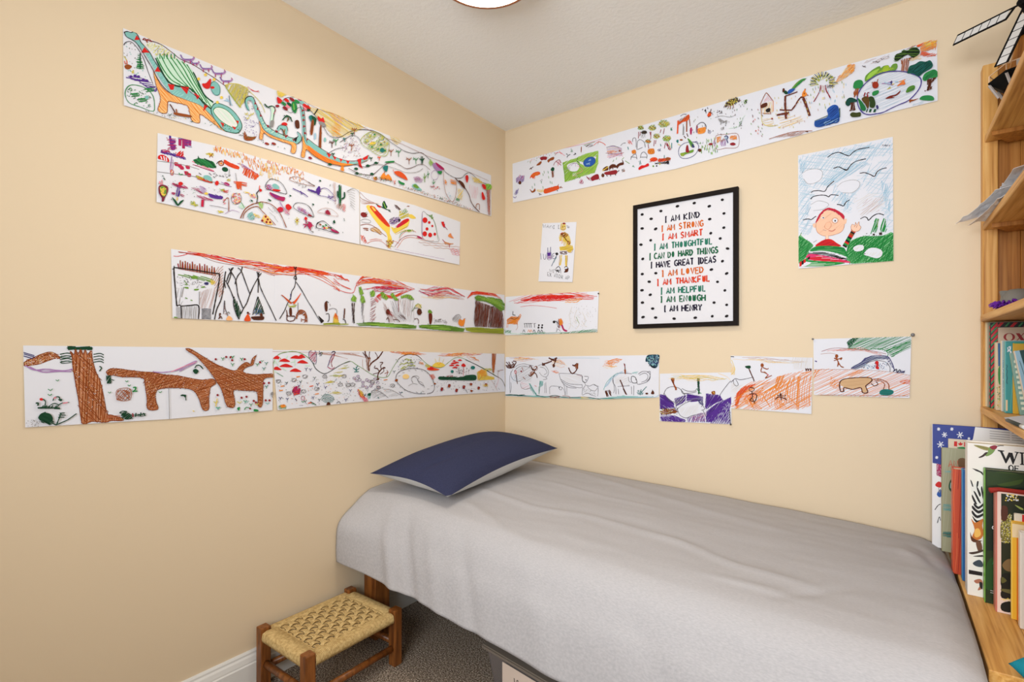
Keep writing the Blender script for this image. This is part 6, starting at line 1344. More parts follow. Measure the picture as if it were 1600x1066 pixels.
    c.h('t', 3, "950 490 1050 475 1150 465 1280 470 1400 475 1440 465 1380 500 1340 512 1200 510 1080 502 980 500", 3, 2.0); c.h('B', 2.4, "1200 480 1440 468 1400 500 1280 512", 2, 2.6); c.l('T', 1.8, "940 490 1040 488 1140 505 1240 500"); c.l('B', 1.8, "1150 500 1250 515 1340 514 1440 480 1490 455")
    # dark blue scrap glued over the corner
    c.free = True
    c.f((38,66,82), "1360 118 1378 90 1420 84 1480 86 1486 110 1478 150 1470 190 1445 210 1415 195 1385 170 1378 150 1358 150")
    c.h((60,130,150), 2.2, "1380 95 1470 90 1475 120 1450 180 1400 165", 40, 4.2); c.d('tkBv', "1365 110 1480 88 1470 190 1400 185", 90, 2); c.f((20,32,40), "1400 185 1440 195 1450 210 1420 205"); c.free = False
frieze('R', [(790,558),(938,556),(1030,555)], [(790,619),(938,624),(1030,621)], [862,938], a_eleph,
       'low frieze from the corner along the right wall with pencil elephants and a blue scrap')
# ---- three single stepped sheets
def a_purple(c):
    c.V(1020, 510, 3.81); c.gk = .95; c.hk = .95
    c.h('p', 3.0, "42 405 75 410 130 460 125 480 60 495 44 490", -30, 1.9); c.h('p', 2.6, "44 540 130 530 200 560 190 572 60 570", -20, 2.4); c.h('p', 2.8, "130 430 200 410 195 450 140 475", 50, 2.2); c.h('p', 3, "205 400 300 420 300 440 230 450 200 445", 10, 2.0); c.h('p', 3, "318 400 400 410 420 440 370 460 320 495 312 480", 60, 2.1); c.h('p', 3, "320 505 380 460 470 420 482 400 484 440 420 490 350 570 318 570", 55, 2.0); c.h('p', 2.0, "370 500 462 470 462 580 340 578", 60, 3.0); c.h('p', 2, "205 545 300 520 315 570 210 570", 70, 3.0); c.h('m', 1.3, "230 540 320 510 312 560 240 565", 30, 4.5)
    rr = random.Random(9)
    for i in range(13):
        c.l('p', rr.uniform(1.6, 2.6), [(325+i*9,572-rr.uniform(0,14)),(350+i*9,520-i*3),(400+i*6,470-i*4),(478,415+i*8)])
        c.l('p', rr.uniform(1.4, 2.2), [(46,415+i*12),(80+i*3,440+i*10),(130+i*4,478+i*7)] if i < 6 else [(48,520+(i-6)*8),(110,530+(i-6)*7),(190+rr.uniform(-20,10),556+(i-6)*3)])
        if i % 3 == 0: c.l('P', 1.3, [(210+i*8,566),(240+i*6,535),(290+i*2,515)])
    c.h('n', 3, "44 510 80 492 130 490 150 510 110 520 50 525", 20, 1.9); c.d('kNY', "44 490 150 490 150 520 44 526", 40, 1.8)
    for t in ("65 410 80 375 110 360 150 365 175 385 190 410 170 440 140 455","175 370 205 385 250 385 260 375","190 400 240 395 262 388","70 400 100 440 135 455 140 490","140 500 180 465 240 440 280 440 300 460 290 480","150 500 165 530 200 545 240 530 300 520","280 450 310 490 290 500","300 500 320 540"): c.l('a', 1.6, t)
    c.l('k', 1.8, "170 375 180 400 205 400"); c.l('v', 1.8, "270 440 285 460 300 462"); c.h('c', .9, "160 490 280 460 270 520 180 535", 60, 5); c.h('v', 2, "270 430 300 440 305 470 280 465", 60, 3); c.h('w', 1.2, "130 440 180 420 190 440 140 470", 30, 4)
    c.f('n', "108 312 130 310 128 340 145 370 138 380 122 345"); c.L('N', 2.4, "110 315 128 345"); c.L('n', 2.4, "138 360 135 380"); c.h('f', 3, "265 310 280 308 278 350 282 400 270 405 268 350", 80, 2); c.l('g', 2, "262 370 275 390 290 400"); c.f('n', "350 390 370 385 372 405 355 405"); c.L('Y', 2, "360 390 368 400")
    red_sky(c, [(50,300),(180,300),(320,310),(455,320)], 18, 14, 'eYe', 1.2); c.l('e', 1.3, "390 280 440 300 462 320"); c.l('a', 1.4, "400 410 420 380 460 330 485 320")
    c.L('k', 2, "458 500 464 582")
frieze('R', [(1031,584),(1143,582)], [(1031,658),(1143,663)], [], a_purple, 'drawing sheet scribbled purple with pencil elephants, lowest of the stepped sheets', name='drawing_sheet', off=.0012)
def a_orange(c):
    c.V(1020, 510, 3.81); c.gk = .9; c.hk = .8
    c.h('o', 2.6, "485 440 500 400 540 360 600 330 680 320 740 300 830 280 945 265 945 420 880 490 500 492", 35, 4.2, .6, 1, .85); c.h('O', 2.8, "490 470 500 400 540 360 620 340 560 380 520 430 505 485", 55, 1.9); c.h('o', 2.4, "740 300 785 290 770 330 745 380 725 370", 70, 2.0); c.h('o', 2.2, "860 300 880 300 870 500 855 495", 86, 2.2); c.h('o', 2.2, "560 400 640 480 660 492 600 492 540 450", -60, 3.2); c.h('o', 2, "720 400 800 480 820 492 740 490", -60, 4)
    rr = random.Random(3)
    for i in range(30):
        x = 495+i*15; y1 = max(290, 400-i*5); k = rr.uniform(-12, 12); dx = 70-i*2.2
        c.l('O' if i < 6 and i % 2 else 'o', rr.uniform(1.1, 2.0), [(x-k,488-rr.uniform(0,60)),(x+dx*.15,440+k),(x+dx*.5,(y1+440)/2),(x+dx+rr.uniform(0,30),y1+rr.uniform(-6,20))])
    for t in ("490 440 540 400 620 360 700 330","490 492 560 440 640 400","650 400 700 480","820 310 800 400 870 480","880 280 945 270"): c.l('o', 2, t)
    red_sky(c, [(470,190),(600,200),(700,215),(850,215),(945,210)], 12, 14, 'zec', 1.1); c.h('c', 1.3, "830 185 940 185 940 260 840 255", 80, 4); c.h('e', 2, "465 215 490 250 490 290 465 285", 70, 2.4); c.l('y', 1.4, "470 200 490 260 465 290")
    for t in ("462 340 490 312 520 318 560 312 600 302","400 420 430 370 470 330 490 312","480 320 485 345 500 355 510 345 495 315","600 305 602 330"): c.l('a', 1.6, t)
    c.h('c', 1.1, "440 370 480 330 500 350 540 345 490 400", 40, 4)
    c.l('N', 3, "568 240 585 280 605 325"); c.f('f', "550 238 580 234 582 250 560 250"); c.e('n', 652, 232, 10, 12); c.l('n', 3, "655 245 680 255 690 250"); c.l('n', 2.6, "650 245 645 270 665 275 690 290"); c.l('n', 2.4, "665 270 685 290 670 310 710 292"); c.l('M', 1.8, "680 280 695 300")
    for x in (910, 922, 936): c.l('N', 2.2, [(x,250),(x+4,265),(x+8,252)])
    c.E('N', 2.4, 590, 375, 16, 12); c.l('N', 3, "590 385 595 420 580 440 610 445 620 410 600 400"); c.l('N', 2.6, "600 400 575 405"); c.l('N', 2.6, "595 430 610 460"); c.l('k', 1.4, "575 365 605 370")
    c.l('N', 3, "730 435 750 420 770 425 790 430 795 440"); c.l('N', 2.6, "765 400 765 440"); c.l('N', 2.4, "740 410 780 415 795 410"); c.e('N', 762, 405, 7)
    c.L('k', 2.2, "463 182 463 215", "463 180 485 182")
frieze('R', [(1142,556),(1270,559)], [(1143,638),(1268,647)], [], a_orange, 'drawing sheet with orange scribbled ground, middle of the stepped sheets', name='drawing_sheet', off=.0021)
def a_green(c):
    c.V(1020, 510, 3.81); c.gk = 1.0; c.hk = .66
    c.h('g', 2.8, "1155 95 1200 62 1300 64 1535 60 1535 120 1480 150 1420 185 1400 150 1330 138 1200 135 1165 130", 28, 3.2, .6); c.h('G', 3, "1155 95 1200 62 1230 64 1170 130", 50, 1.8); c.h('g', 2, "1380 130 1535 90 1535 130 1420 185", 32, 4)
    c.l('g', 1.6, "1160 130 1260 138 1360 135 1400 160 1395 180"); red_sky(c, [(1000,150),(1100,140),(1250,135),(1400,180)], 6, 8, 'zO', 1.1); c.l('R', 1.1, "1005 150 1080 130 1200 135 1300 145 1390 165"); c.l('z', 1.1, "1000 165 1060 160 1100 170")
    c.h('o', 2.2, "960 262 1100 258 1250 260 1400 275 1532 300 1530 415 960 400", 30, 4.6, .6, 1, .85); c.h('o', 2.4, "1150 290 1250 255 1260 268 1180 300", 30, 2); c.h('o', 2.4, "955 330 990 270 1000 255 965 260 955 300", 65, 2); c.h('O', 2.2, "1470 330 1530 315 1530 345 1490 345", 20, 2.2); c.h('o', 2.2, "1060 300 1120 330 1100 380 1050 350", 50, 3); c.l('z', 1.3, "960 258 1200 258 1400 270 1532 292"); c.l('n', 1.2, "960 410 1100 408 1300 412 1520 415")
    c.e('n', 1095, 178, 10, 12); c.l('n', 3.4, "1080 190 1105 195 1125 188 1118 200"); c.l('n', 3, "1092 190 1105 215 1100 240"); c.l('n', 2.8, "1105 215 1120 238 1138 245"); c.l('n', 2.2, "1078 205 1095 200")
    c.f((150,160,175), "1180 250 1200 232 1240 215 1260 190 1300 180 1380 180 1400 190 1350 195 1290 210 1250 240 1210 255"); c.h('v', 2.4, "1180 250 1240 215 1260 190 1300 178 1400 178 1410 200 1440 260 1425 245 1390 195 1300 200 1250 245 1200 255", 30, 2.4); c.l('v', 2, "1180 252 1240 215 1300 178 1390 178 1420 210 1440 265"); c.l('a', 1.5, "1255 250 1275 220 1320 205 1380 210 1410 240 1412 270"); c.d('vB', "1260 225 1400 215 1400 258 1262 255", 40, 1.3); c.f('r', "1322 215 1335 206 1345 215 1342 235 1348 250 1335 256 1325 245 1332 232"); c.h('R', 1.4, "1322 215 1345 212 1345 252 1328 250", 80, 3)
    c.l('k', 2, "1430 270 1450 255 1455 275 1470 258 1480 275 1500 270"); c.h('v', 2, "1435 262 1500 262 1498 278 1440 276", 20, 2.4)
    c.f((206,170,130), "1115 340 1130 318 1200 308 1290 305 1310 325 1270 355 1275 390 1250 390 1240 365 1180 372 1135 360"); c.l('N', 2.6, "1140 385 1120 388 1112 350 1120 325 1150 312 1230 305 1290 306 1305 322 1280 345 1268 358 1280 392 1250 395 1238 365 1190 375 1140 365 1138 388"); c.l('N', 2, "1300 340 1320 355 1340 345 1330 330"); c.l('n', 2.2, "1310 315 1350 315 1390 330 1405 350 1405 375"); c.l('n', 2, "1320 325 1355 325 1380 345 1372 375"); c.h((190,150,110), 1.4, "1120 330 1290 310 1280 345 1140 360", 10, 3.6)
    c.f('T', "1350 390 1365 376 1400 374 1430 382 1432 398 1410 410 1370 410 1352 404"); c.h('G', 2, "1355 380 1430 380 1420 405 1360 405", 10, 3); c.L('p', 1.8, "972 205 978 212"); c.L('v', 1.8, "965 205 975 212")
frieze('R', [(1271,530),(1424,526)], [(1272,617),(1421,622)], [], a_green, 'drawing sheet with green scribble and orange ground, rightmost of the stepped sheets', name='drawing_sheet', off=.0030)

# ---- right wall top frieze
def a_top(c):
    c.V(790, 180, 5.714)
    c.h('p', 2.4, "95 570 130 535 170 545 165 590 130 620 95 600", 50, 2.6); c.h('P', 2.4, "95 560 170 535 172 575 100 600", 0, 3.2); c.f('N', "120 595 138 590 142 615 122 618"); c.L('M', 1.8, "130 530 125 560", "160 540 150 570"); c.h('p', 2, "80 710 95 670 115 665 115 700 95 715", 60, 2.4); c.l('p', 2, "70 730 90 740 100 725"); c.l('p', 2, "118 655 112 680")
    rr = random.Random(4)
    for i in range(36): x = 190+i*7; y = 395-i*1.9+rr.uniform(-30,30); c.L(rr.choice('hOzg'), 1.4, [(x,y),(x+rr.uniform(-9,9),y+rr.uniform(8,20))])
    c.f('R', "310 380 340 370 372 375 365 400 340 400 320 405"); c.f('n', "275 450 310 415 325 418 310 445"); c.f('n', "375 405 410 380 435 375 430 400 400 410 385 425"); c.L('N', 3, "215 485 250 462", "225 470 235 485"); c.h('M', 2, "455 420 490 400 495 440 470 460", 50, 3); c.l('R', 2, "430 450 445 420 480 400 498 430"); c.l('M', 2, "440 340 490 335 530 365"); c.l('O', 1.6, "480 320 500 350"); c.L('R', 1.6, "470 330 440 360", "450 410 500 450")
    c.f('O', "220 570 228 540 255 515 295 505 312 520 290 540 265 545 250 570 235 555"); c.L('O', 2.4, "265 545 262 572", "300 525 312 530"); c.h('o', 1.8, "235 530 300 510 290 535 245 550", 20, 2.6)
    c.f('G', "405 485 420 465 438 475 432 500 410 498"); c.L('N', 4.6, "420 500 425 558"); c.h('n', 2, "412 500 432 498 435 555 416 555", 86, 2.4)
    for x, y in ((345,500),(335,520),(385,545),(400,590),(415,595),(320,590),(240,635),(260,610),(335,635),(380,500)): c.L('h' if x % 2 else 'g', 2, [(x,y),(x+4,y+22)])
    c.l('w', 1.4, "310 590 330 575 325 600"); c.f('O', "348 665 400 650 470 632 480 660 420 685 352 702"); c.h('O', 3, "348 662 475 630 480 662 352 702", 15, 1.9); c.h('y', 2.4, "280 670 345 660 345 690 290 690", 15, 2.4); c.f('n', "225 672 245 680 265 655 270 680 240 695"); c.L('n', 2.6, "220 665 235 680", "470 640 475 618", "485 645 512 650", "490 655 500 635"); c.L('k', 2, "300 700 325 712", "305 700 310 718"); c.e('k', 466, 676, 5)
    c.h('l', 3.4, "510 425 580 400 650 380 660 430 720 460 790 440 830 330 830 430 800 515 700 545 600 580 530 600 525 520", 28, 1.7); c.h('l', 3.2, "640 380 720 345 830 318 825 380 800 370 740 385 690 420 650 410", 28, 1.8); c.h('h', 2.4, "515 470 650 430 670 560 540 590", 50, 4); c.l('h', 2.2, "515 425 530 520 540 600"); c.l('G', 2, "650 380 640 410 665 430")
    c.f('W', "550 450 600 425 640 425 660 460 640 500 580 500"); c.l('a', 1.6, "550 480 570 450 610 430 650 440 690 490"); c.h('w', 1.6, "550 465 580 460 580 490 552 490", 50, 2.6); c.l('P', 1.6, "585 455 620 430 630 460"); c.l('M', 1.4, "640 450 690 500 600 540 640 545"); c.h('q', 2, "600 520 640 510 640 545 600 550", 40, 3.4)
    c.f('b', "698 420 730 385 770 375 800 390 802 425 770 455 730 462 705 450"); c.o((30,60,130), 2, "698 420 730 385 770 375 800 390 802 425 770 455 730 462 705 450"); c.h('B', 2, "720 435 760 425 755 442 725 445", 20, 2); c.h('B', 2, "740 405 765 392 765 408 745 412", 20, 2)
    c.h('m', 2.4, "655 605 680 565 700 605 685 620", 50, 2.8); c.f('R', "765 560 800 535 830 530 838 570 800 582 775 590"); c.h('R', 2.4, "725 560 765 560 770 590 745 580", -30, 2.6); c.L('R', 2.4, "725 548 750 580", "840 570 845 580")
    c.f((96,50,28), "870 485 890 465 915 458 920 492 880 500"); c.h('y', 2.4, "865 495 925 455 920 470 870 505", 40, 2.2); c.f('N', "928 460 955 440 985 445 990 470 960 472 930 485"); c.f('N', "990 455 1020 430 1055 425 1055 445 1020 455 1000 480"); c.f('R', "885 515 940 500 990 492 1000 510 985 530 900 535"); c.e((96,50,28), 872, 540, 14, 18); c.L('N', 3, "1045 405 1055 430", "905 535 912 550", "940 530 942 548", "980 525 988 540", "1000 510 1018 495", "930 485 935 495", "960 472 962 486"); c.L('h', 1.8, "960 420 970 400", "990 400 995 380", "1040 400 1060 380", "1070 410 1110 435"); c.h('n', 2, "1035 490 1065 480 1070 505 1045 510", 30, 2.6); c.e('w', 1050, 495, 9)
    for i in range(9): c.l('z' if i % 2 else 'P', 1.5, [(900+i*3,290+i*12),(950,280+i*12),(1000+i*4,285+i*9),(1040,300+i*8)])
    c.h('o', 2.4, "905 325 960 320 1000 325 990 335 920 340", 5, 2.4); c.l('a', 1.6, "905 290 960 275 1010 290"); c.e('n', 1020, 320, 8); c.h('M', 1.5, "910 360 1050 340 1055 370 915 385", 10, 4); c.l('R', 1.3, "895 340 1000 350 1060 335")
    c.f('n', "675 290 682 285 680 330 674 330"); c.h('N', 2, "710 275 770 255 790 275 730 292", 20, 2.6); c.l('O', 2, "790 270 830 240 870 250 895 270"); c.l('n', 1.6, "825 260 835 235"); c.L('h', 1.4, "700 270 800 240"); c.h('g', 2, "580 330 590 300 605 330", 60, 2.6); c.L('k', 2.6, "550 380 560 360", "560 362 580 352", "610 355 630 348", "620 340 632 350", "545 345 555 355"); c.l('M', 1.3, "510 300 620 275 760 245 860 215")
    # savanna trees
    for x, y, r, q in ((1208,118,30,'l'),(1312,120,38,'Y'),(1410,85,50,'Y'),(1350,195,34,'Y'),(1440,215,40,'l'),(1275,240,28,'o')):
        c.h('h', 2.4, [(x-r,y),(x-r*.4,y-r*.8),(x+r*.6,y-r*.8),(x+r,y),(x+r*.5,y+r*.5),(x-r*.5,y+r*.5)], 40, 2.4); c.h(q, 2.4, [(x-r,y),(x,y-r*.8),(x+r,y),(x,y+r*.5)], -30, 2.8)
        for k in range(7): c.e('n', x-r*.7+k*r*.23, y-r*.4+((k*5)%4)*r*.2, 4.5)
    for t in ("1300 150 1298 215","1290 150 1296 180","1390 130 1382 160","1420 120 1410 170","1330 225 1326 280","1345 225 1340 260","1190 150 1188 210","1205 150 1200 190","1430 245 1420 300","1440 245 1460 310","1275 260 1280 300","1445 255 1480 310"): c.l('R', 2.2, t)
    c.l('k', 2.6, "1212 160 1225 145 1255 145 1262 165"); c.f((60,50,40), "1215 165 1230 148 1262 150 1250 170"); c.h('w', 1.8, "1210 170 1250 170 1250 200 1215 205", 60, 3.4); 
    for t in ("1135 240 1140 210 1165 212 1168 290","1175 310 1180 240 1205 220 1240 245 1250 290","1120 400 1130 370 1165 350 1175 395","1205 385 1215 345 1240 332 1265 360 1262 390","1030 275 1050 255 1075 250","1180 310 1225 290","1120 375 1170 380","1205 378 1262 378"): c.l('a', 1.7, t)
    c.l('M', 2, "1090 235 1110 230 1135 265"); c.h('O', 2, "1090 240 1120 230 1130 260 1105 262", 50, 3); c.f('o', "1130 320 1160 312 1166 340 1135 346"); c.h('n', 1.4, "1130 318 1165 312 1166 344 1132 346", 60, 3.4); c.f('o', "1275 310 1325 302 1330 345 1278 348"); c.h('n', 1.6, "1272 305 1330 300 1330 348 1274 350", 60, 3.4)
    c.h('v', 2, "1360 310 1385 300 1388 325 1362 328", 50, 2.4); c.L('T', 2.4, "1093 285 1100 310", "1420 360 1420 390", "1486 250 1486 300", "1478 120 1488 140", "1385 260 1390 280"); c.h('T', 2, "1195 415 1210 405 1210 445 1198 445", 80, 2.4); c.h('g', 2.2, "1130 460 1145 450 1155 470", 40, 2.2)
    c.f('r', "1190 475 1215 452 1245 450 1275 432 1282 455 1245 470 1220 480 1195 492"); c.f('O', "1290 400 1310 382 1345 380 1362 400 1340 412 1305 415"); c.h('r', 2.4, "1285 420 1330 385 1365 410 1310 420", 30, 2.6); c.f('O', "1370 395 1420 388 1450 390 1470 380 1475 400 1420 415 1368 418"); c.h('R', 2.4, "1370 392 1475 380 1472 408 1370 420", 15, 2.6); c.h('k', 2.6, "1335 430 1400 420 1460 415 1462 440 1400 435 1340 442", 8, 2.2); c.e('v', 1452, 430, 11); c.e('h', 1322, 458, 8); c.e('k', 1352, 456, 7); c.e('Y', 1380, 440, 7)
    # ---- middle part
    c.V(1040, 90, 5.923)
    c.h('Y', 2.4, "0 600 30 590 45 620 10 650", 40, 2.4); c.f('O', "118 605 150 585 180 560 215 528 225 560 200 590 160 600 125 625"); c.h('n', 2, "120 580 215 530 222 560 125 620", 60, 3); c.L('O', 5, "118 585 112 708"); c.L('n', 4, "198 590 197 690"); c.L('n', 2.4, "222 570 230 640"); c.L('w', 2, "165 620 162 720", "172 640 170 720"); c.l('a', 1.8, "140 545 165 528 195 528"); c.f('m', "228 660 246 652 244 710 230 712"); c.L('m', 2.2, "225 680 255 672")
    c.h('g', 2, "50 650 65 650 62 680 50 680", 70, 2.4); c.l('a', 2.2, "288 700 290 640 320 608 350 605 375 630 375 665"); c.f((232,150,70), "300 665 345 650 372 648 372 685 350 705 302 708"); c.h('o', 2.4, "300 660 370 645 370 690 302 708", 50, 2.0); c.h('v', 1.6, "390 690 410 670 425 690 415 710 395 705", 50, 2.6); c.l('m', 2.2, "290 630 300 700")
    c.f('T', "108 765 122 765 118 795 102 780"); c.e('n', 148, 765, 15, 8); c.L('Y', 2, "115 805 140 815", "30 780 48 830"); c.l('R', 2, "5 800 25 830 45 860"); c.h('Y', 2.4, "0 745 40 730 55 745 20 765", 30, 2.6); c.f('n', "0 935 30 925 45 945 15 955"); c.f('k', "10 965 30 958 35 980 15 985")
    c.o('v', 2, "122 880 135 830 180 795 240 785 285 790 310 830 285 890 240 925 180 938 140 925"); c.f('h', "140 890 180 880 240 860 262 855 255 880 200 895 165 912 145 910"); c.f('R', "195 820 210 815 216 850 222 880 190 878"); c.f('h', "205 750 230 765 265 810 262 832 240 832 220 790"); c.h('g', 2.2, "205 750 262 805 262 830 220 790", 60, 2.4); c.f('v', "245 800 262 815 272 832 250 836"); c.L('N', 2.4, "198 705 210 735", "172 730 190 750"); c.l('v', 1.6, "262 790 290 780 300 800"); c.f('N', "300 862 320 845 338 862 320 878"); c.h('i', 2.4, "140 890 180 885 175 915 150 915", 30, 2.8)
    rr = random.Random(6)
    for i in range(46): x = 330+rr.uniform(0,160); y = 880-(x-330)*.18+rr.uniform(-120,20); c.L(rr.choice('hlihg'), 1.5, [(x,y),(x+3,y+22)])
    for i in range(60): x = 250+rr.uniform(0,520); y = 640-(x-250)*.30+rr.uniform(-100,190); c.L(rr.choice('hkNgw'), 1.4, [(x,y),(x+rr.uniform(-5,5),y+rr.uniform(8,18))])
    c.o('n', 1.5, "468 732 560 715 670 712 672 830 560 842 470 850"); c.h('o', 2.4, "475 740 520 732 510 770 480 800", 40, 2.4); c.h('o', 2.6, "598 735 660 722 665 760 630 765 600 762", 10, 2.0); c.l('v', 2.6, "545 740 565 728 580 745 570 765 580 795"); c.h('B', 2.2, "545 740 575 735 575 765 550 765", 40, 2.6); c.h('P', 2.2, "510 780 560 755 562 820 512 828", 86, 2.8); c.h('n', 1.8, "510 770 545 750 560 765 515 790", 40, 2.6); c.f('R', "600 800 630 790 652 805 635 818 605 815"); c.f('R', "398 810 420 795 440 800 430 815"); c.h('P', 2, "440 780 465 760 462 820 445 825", 80, 3.4); c.l('g', 2, "570 700 565 715")
    c.h((110,90,60), 2.4, "540 465 560 420 600 390 650 375 690 405 640 430 600 445 570 460", 55, 2.0); c.d('kYN', "545 455 600 385 660 370 690 400 620 440", 60, 2.4); c.L('n', 2, "600 445 605 480", "625 435 632 470", "585 450 582 475", "690 405 700 400"); c.f('O', "388 545 400 515 420 505 425 535 410 550"); c.L('N', 2.2, "395 555 415 545", "405 510 435 520", "415 515 425 480"); c.e('k', 370, 495, 8); c.L('k', 1.8, "372 480 378 520", "340 490 350 480", "390 465 395 480")
    c.h('w', 2.2, "490 580 510 570 540 590 575 585 572 610 515 612", 20, 2.4); c.L('w', 2, "515 610 512 625", "560 610 562 622", "490 575 498 568"); c.h('w', 2, "512 655 540 645 548 665 520 680", 40, 2.8); c.d('k', "690 600 720 550 700 640 680 640", 10, 1.6); c.d('kh', "725 400 760 390 750 430 730 430", 12, 1.8); c.d('kN', "480 500 530 490 520 520 480 520", 8, 1.8); c.l('w', 1.2, "460 560 520 545 600 555 650 535"); c.l('q', 1.2, "590 660 680 640 720 560 740 540")
    # house, perches, birds
    c.l('n', 2, "882 430 920 350 940 335 995 405"); c.l('n', 1.6, "880 430 890 545"); c.l('o', 1.6, "998 405 998 505"); c.h('e', 2, "890 430 990 410 995 510 930 530 892 535", 80, 3.4); c.f('N', "885 445 920 425 942 425 940 455 905 470 888 472"); c.f('k', "928 490 955 472 972 478 968 505 940 512"); c.L('n', 1.8, "900 520 965 525", "970 505 975 530"); c.h('M', 1.2, "900 420 940 350 990 400", 40, 4); c.l('Y', 1.6, "890 540 900 610 960 640 1040 630"); c.h('e', 1.6, "890 560 1000 560 1000 640 920 640", 0, 5); c.e('R', 988, 572, 8)
    c.h('e', 1.8, "1040 560 1250 540 1280 600 1080 660", 5, 5); c.h('y', 2, "1045 650 1065 640 1068 660 1050 662", 40, 2.4)
    N2 = (104,50,36)
    for t, w_ in (("1110 360 1108 420 1112 500 1118 572", 6),("1108 362 1160 345 1222 322", 3.4),("1058 488 1100 492 1165 492", 4),("1165 495 1200 450 1230 400 1255 370", 4),("1250 372 1285 372", 4.4),("1275 380 1300 440 1335 545", 6.4),("1030 538 1080 528 1145 518", 6)): c.l(N2, w_, t)
    c.f('h', "1125 335 1160 300 1210 240 1260 205 1305 198 1270 225 1220 270 1180 310 1150 330"); c.h('g', 2.6, "1170 300 1260 205 1305 198 1210 280", 40, 1.9); c.f('b', "1125 330 1150 300 1185 292 1200 295 1180 320 1140 342"); c.f('f', "1090 315 1115 310 1135 335 1115 345 1095 330"); c.f('N', "1083 325 1085 295 1100 290 1105 312 1090 325"); c.f('o', "1265 365 1270 325 1300 292 1295 320 1310 340 1300 362"); c.L('n', 2, "1300 295 1285 300", "1310 350 1322 358"); c.e('n', 1285, 338, 7)
    for i in range(70):
        a = math.pi*(1.02+i/70*.98); r = rr.uniform(45,120); c.L(rr.choice('YihYk'), 1.4, [(1465+math.cos(a)*r,262+math.sin(a)*r*.9),(1465+math.cos(a)*(r+22),262+math.sin(a)*(r+22)*.9)])
    for t in ("1435 262 1430 310 1400 370 1372 415","1480 262 1488 310 1510 350 1528 385"): c.l('R', 2.4, t)
    for t in ("1450 262 1445 320","1465 265 1470 330"): c.l('z', 1.6, t)
    for x in (1500, 1515, 1530, 1545): c.L('a', 1.6, [(x,262),(x,290)], [(x,275),(x+10,270)])
    for i in range(40): x = 1010+rr.uniform(0,330); y = 420+rr.uniform(-60,240)-(x-1010)*.1; c.L(rr.choice('Yez'), 1.3, [(x,y),(x+2,y+16)])
    for i in range(24): x = 780+rr.uniform(0,120); y = 560+rr.uniform(-80,180); c.L(rr.choice('RhkO'), 1.4, [(x,y),(x+5,y+14)])
    c.h('z', 2.4, "1000 745 1100 712 1200 690 1300 690 1240 725 1120 740", 14, 2.6); c.l('n', 1.4, "960 760 1100 715 1220 690 1360 685"); c.f('N', "1290 692 1320 688 1318 698"); c.h('n', 1.6, "1130 720 1200 700 1205 725 1140 735", 20, 3)
    # ---- right end: pond
    c.V(1260, 50, 6.661)
    for i in range(46): x = rr.uniform(30,420); y = 640-(x)*.15+rr.uniform(-90,200); c.L(rr.choice('YezhB'), 1.3, [(x,y),(x+3,y+22)])
    c.f('b', "85 950 100 935 160 915 215 895 225 860 215 825 240 790 290 765 330 780 340 830 345 880 345 930 320 955 260 960 160 995 110 998 88 985"); c.h((30,66,130), 3, "90 945 215 900 260 920 340 880 340 945 160 992 100 995", 20, 2.2); c.h('B', 1.6, "180 950 330 910 330 935 190 975", 20, 3.6); c.h((30,60,130), 2.6, "225 840 300 770 340 800 340 890 250 910", 40, 2.4)
    for i in range(12): x = 90+i*12; c.L('G', 1.8, [(x,940-i*5),(x+6,928-i*5)]); y = 800+i*8; c.L('G', 1.8, [(346,y),(350,y+8)])
    for k in range(24):
        a = 2.9+k*.16; c.L('k' if k % 2 else 'Y', 1.4, [(170+math.cos(a)*70,540+math.sin(a)*70),(170+math.cos(a)*130,540+math.sin(a)*120)])
    c.h('o', 2.4, "305 535 330 480 400 420 430 350 510 340 500 420 400 490", 35, 2.4); c.h('e', 2, "310 530 430 350 510 340 495 420 380 510", 50, 3.4); c.h('o', 2, "420 360 500 345 490 420 440 440", 20, 3)
    c.h('z', 1.4, "560 330 700 290 860 240 860 280 700 330", 16, 5); c.vee('a', 1.5, 745,328,18, 600,372,14, 790,296,14); c.L('a', 1.2, "690 320 740 318", "580 360 620 375", "845 270 860 262")
    c.f('h', "612 525 615 470 660 425 700 395 760 365 775 385 800 365 850 355 870 380 900 345 940 340 948 375 920 410 840 425 740 460 660 500"); c.f('l', "625 500 660 440 730 400 760 395 720 440 660 490"); c.f((150,180,50), "790 420 810 370 855 362 850 415"); c.h((170,190,60), 2.2, "700 440 860 380 920 390 760 440", 40, 3)
    c.o((70,60,140), 3.2, "530 710 545 640 590 570 660 505 740 455 820 428 900 418 1000 420 1080 438 1150 465 1190 500 1190 560 1160 620 1100 690 1040 735 960 768 880 805 800 845 720 862 650 870 590 850 545 790")
    c.h('B', 1.0, "560 700 640 560 760 470 900 440 1080 450 1170 520 1100 660 900 780 700 840 600 820", 12, 6)
    for x, y, w_ in ((0,0,0),): pass
    for t in ("915 300 930 245 985 225 1010 195 1050 205 1090 175 1150 175 1180 210 1165 245 1120 280 1090 270 1060 245 1020 260 985 285 945 310",): c.f((36,58,30), t); c.h((24,40,20), 3, t, 40, 2.4); c.h('h', 1.6, t, -20, 6)
    c.h('n', 3, "985 300 1030 285 1095 280 1060 330 1050 420 985 415", 86, 2.2); c.h('z', 2, "1000 300 1050 300 1045 415 995 415", 86, 4); c.L('N', 2.4, "1090 275 1060 310")
    c.f((26,84,74), "1055 410 1075 365 1130 345 1180 315 1240 320 1285 305 1315 350 1300 385 1250 415 1210 440 1165 475 1110 445 1050 440"); c.h((16,56,52), 2.6, "1060 405 1250 320 1310 345 1170 470", 40, 2.6); c.h('T', 1.4, "1080 400 1240 330 1240 400 1160 440", 30, 5)
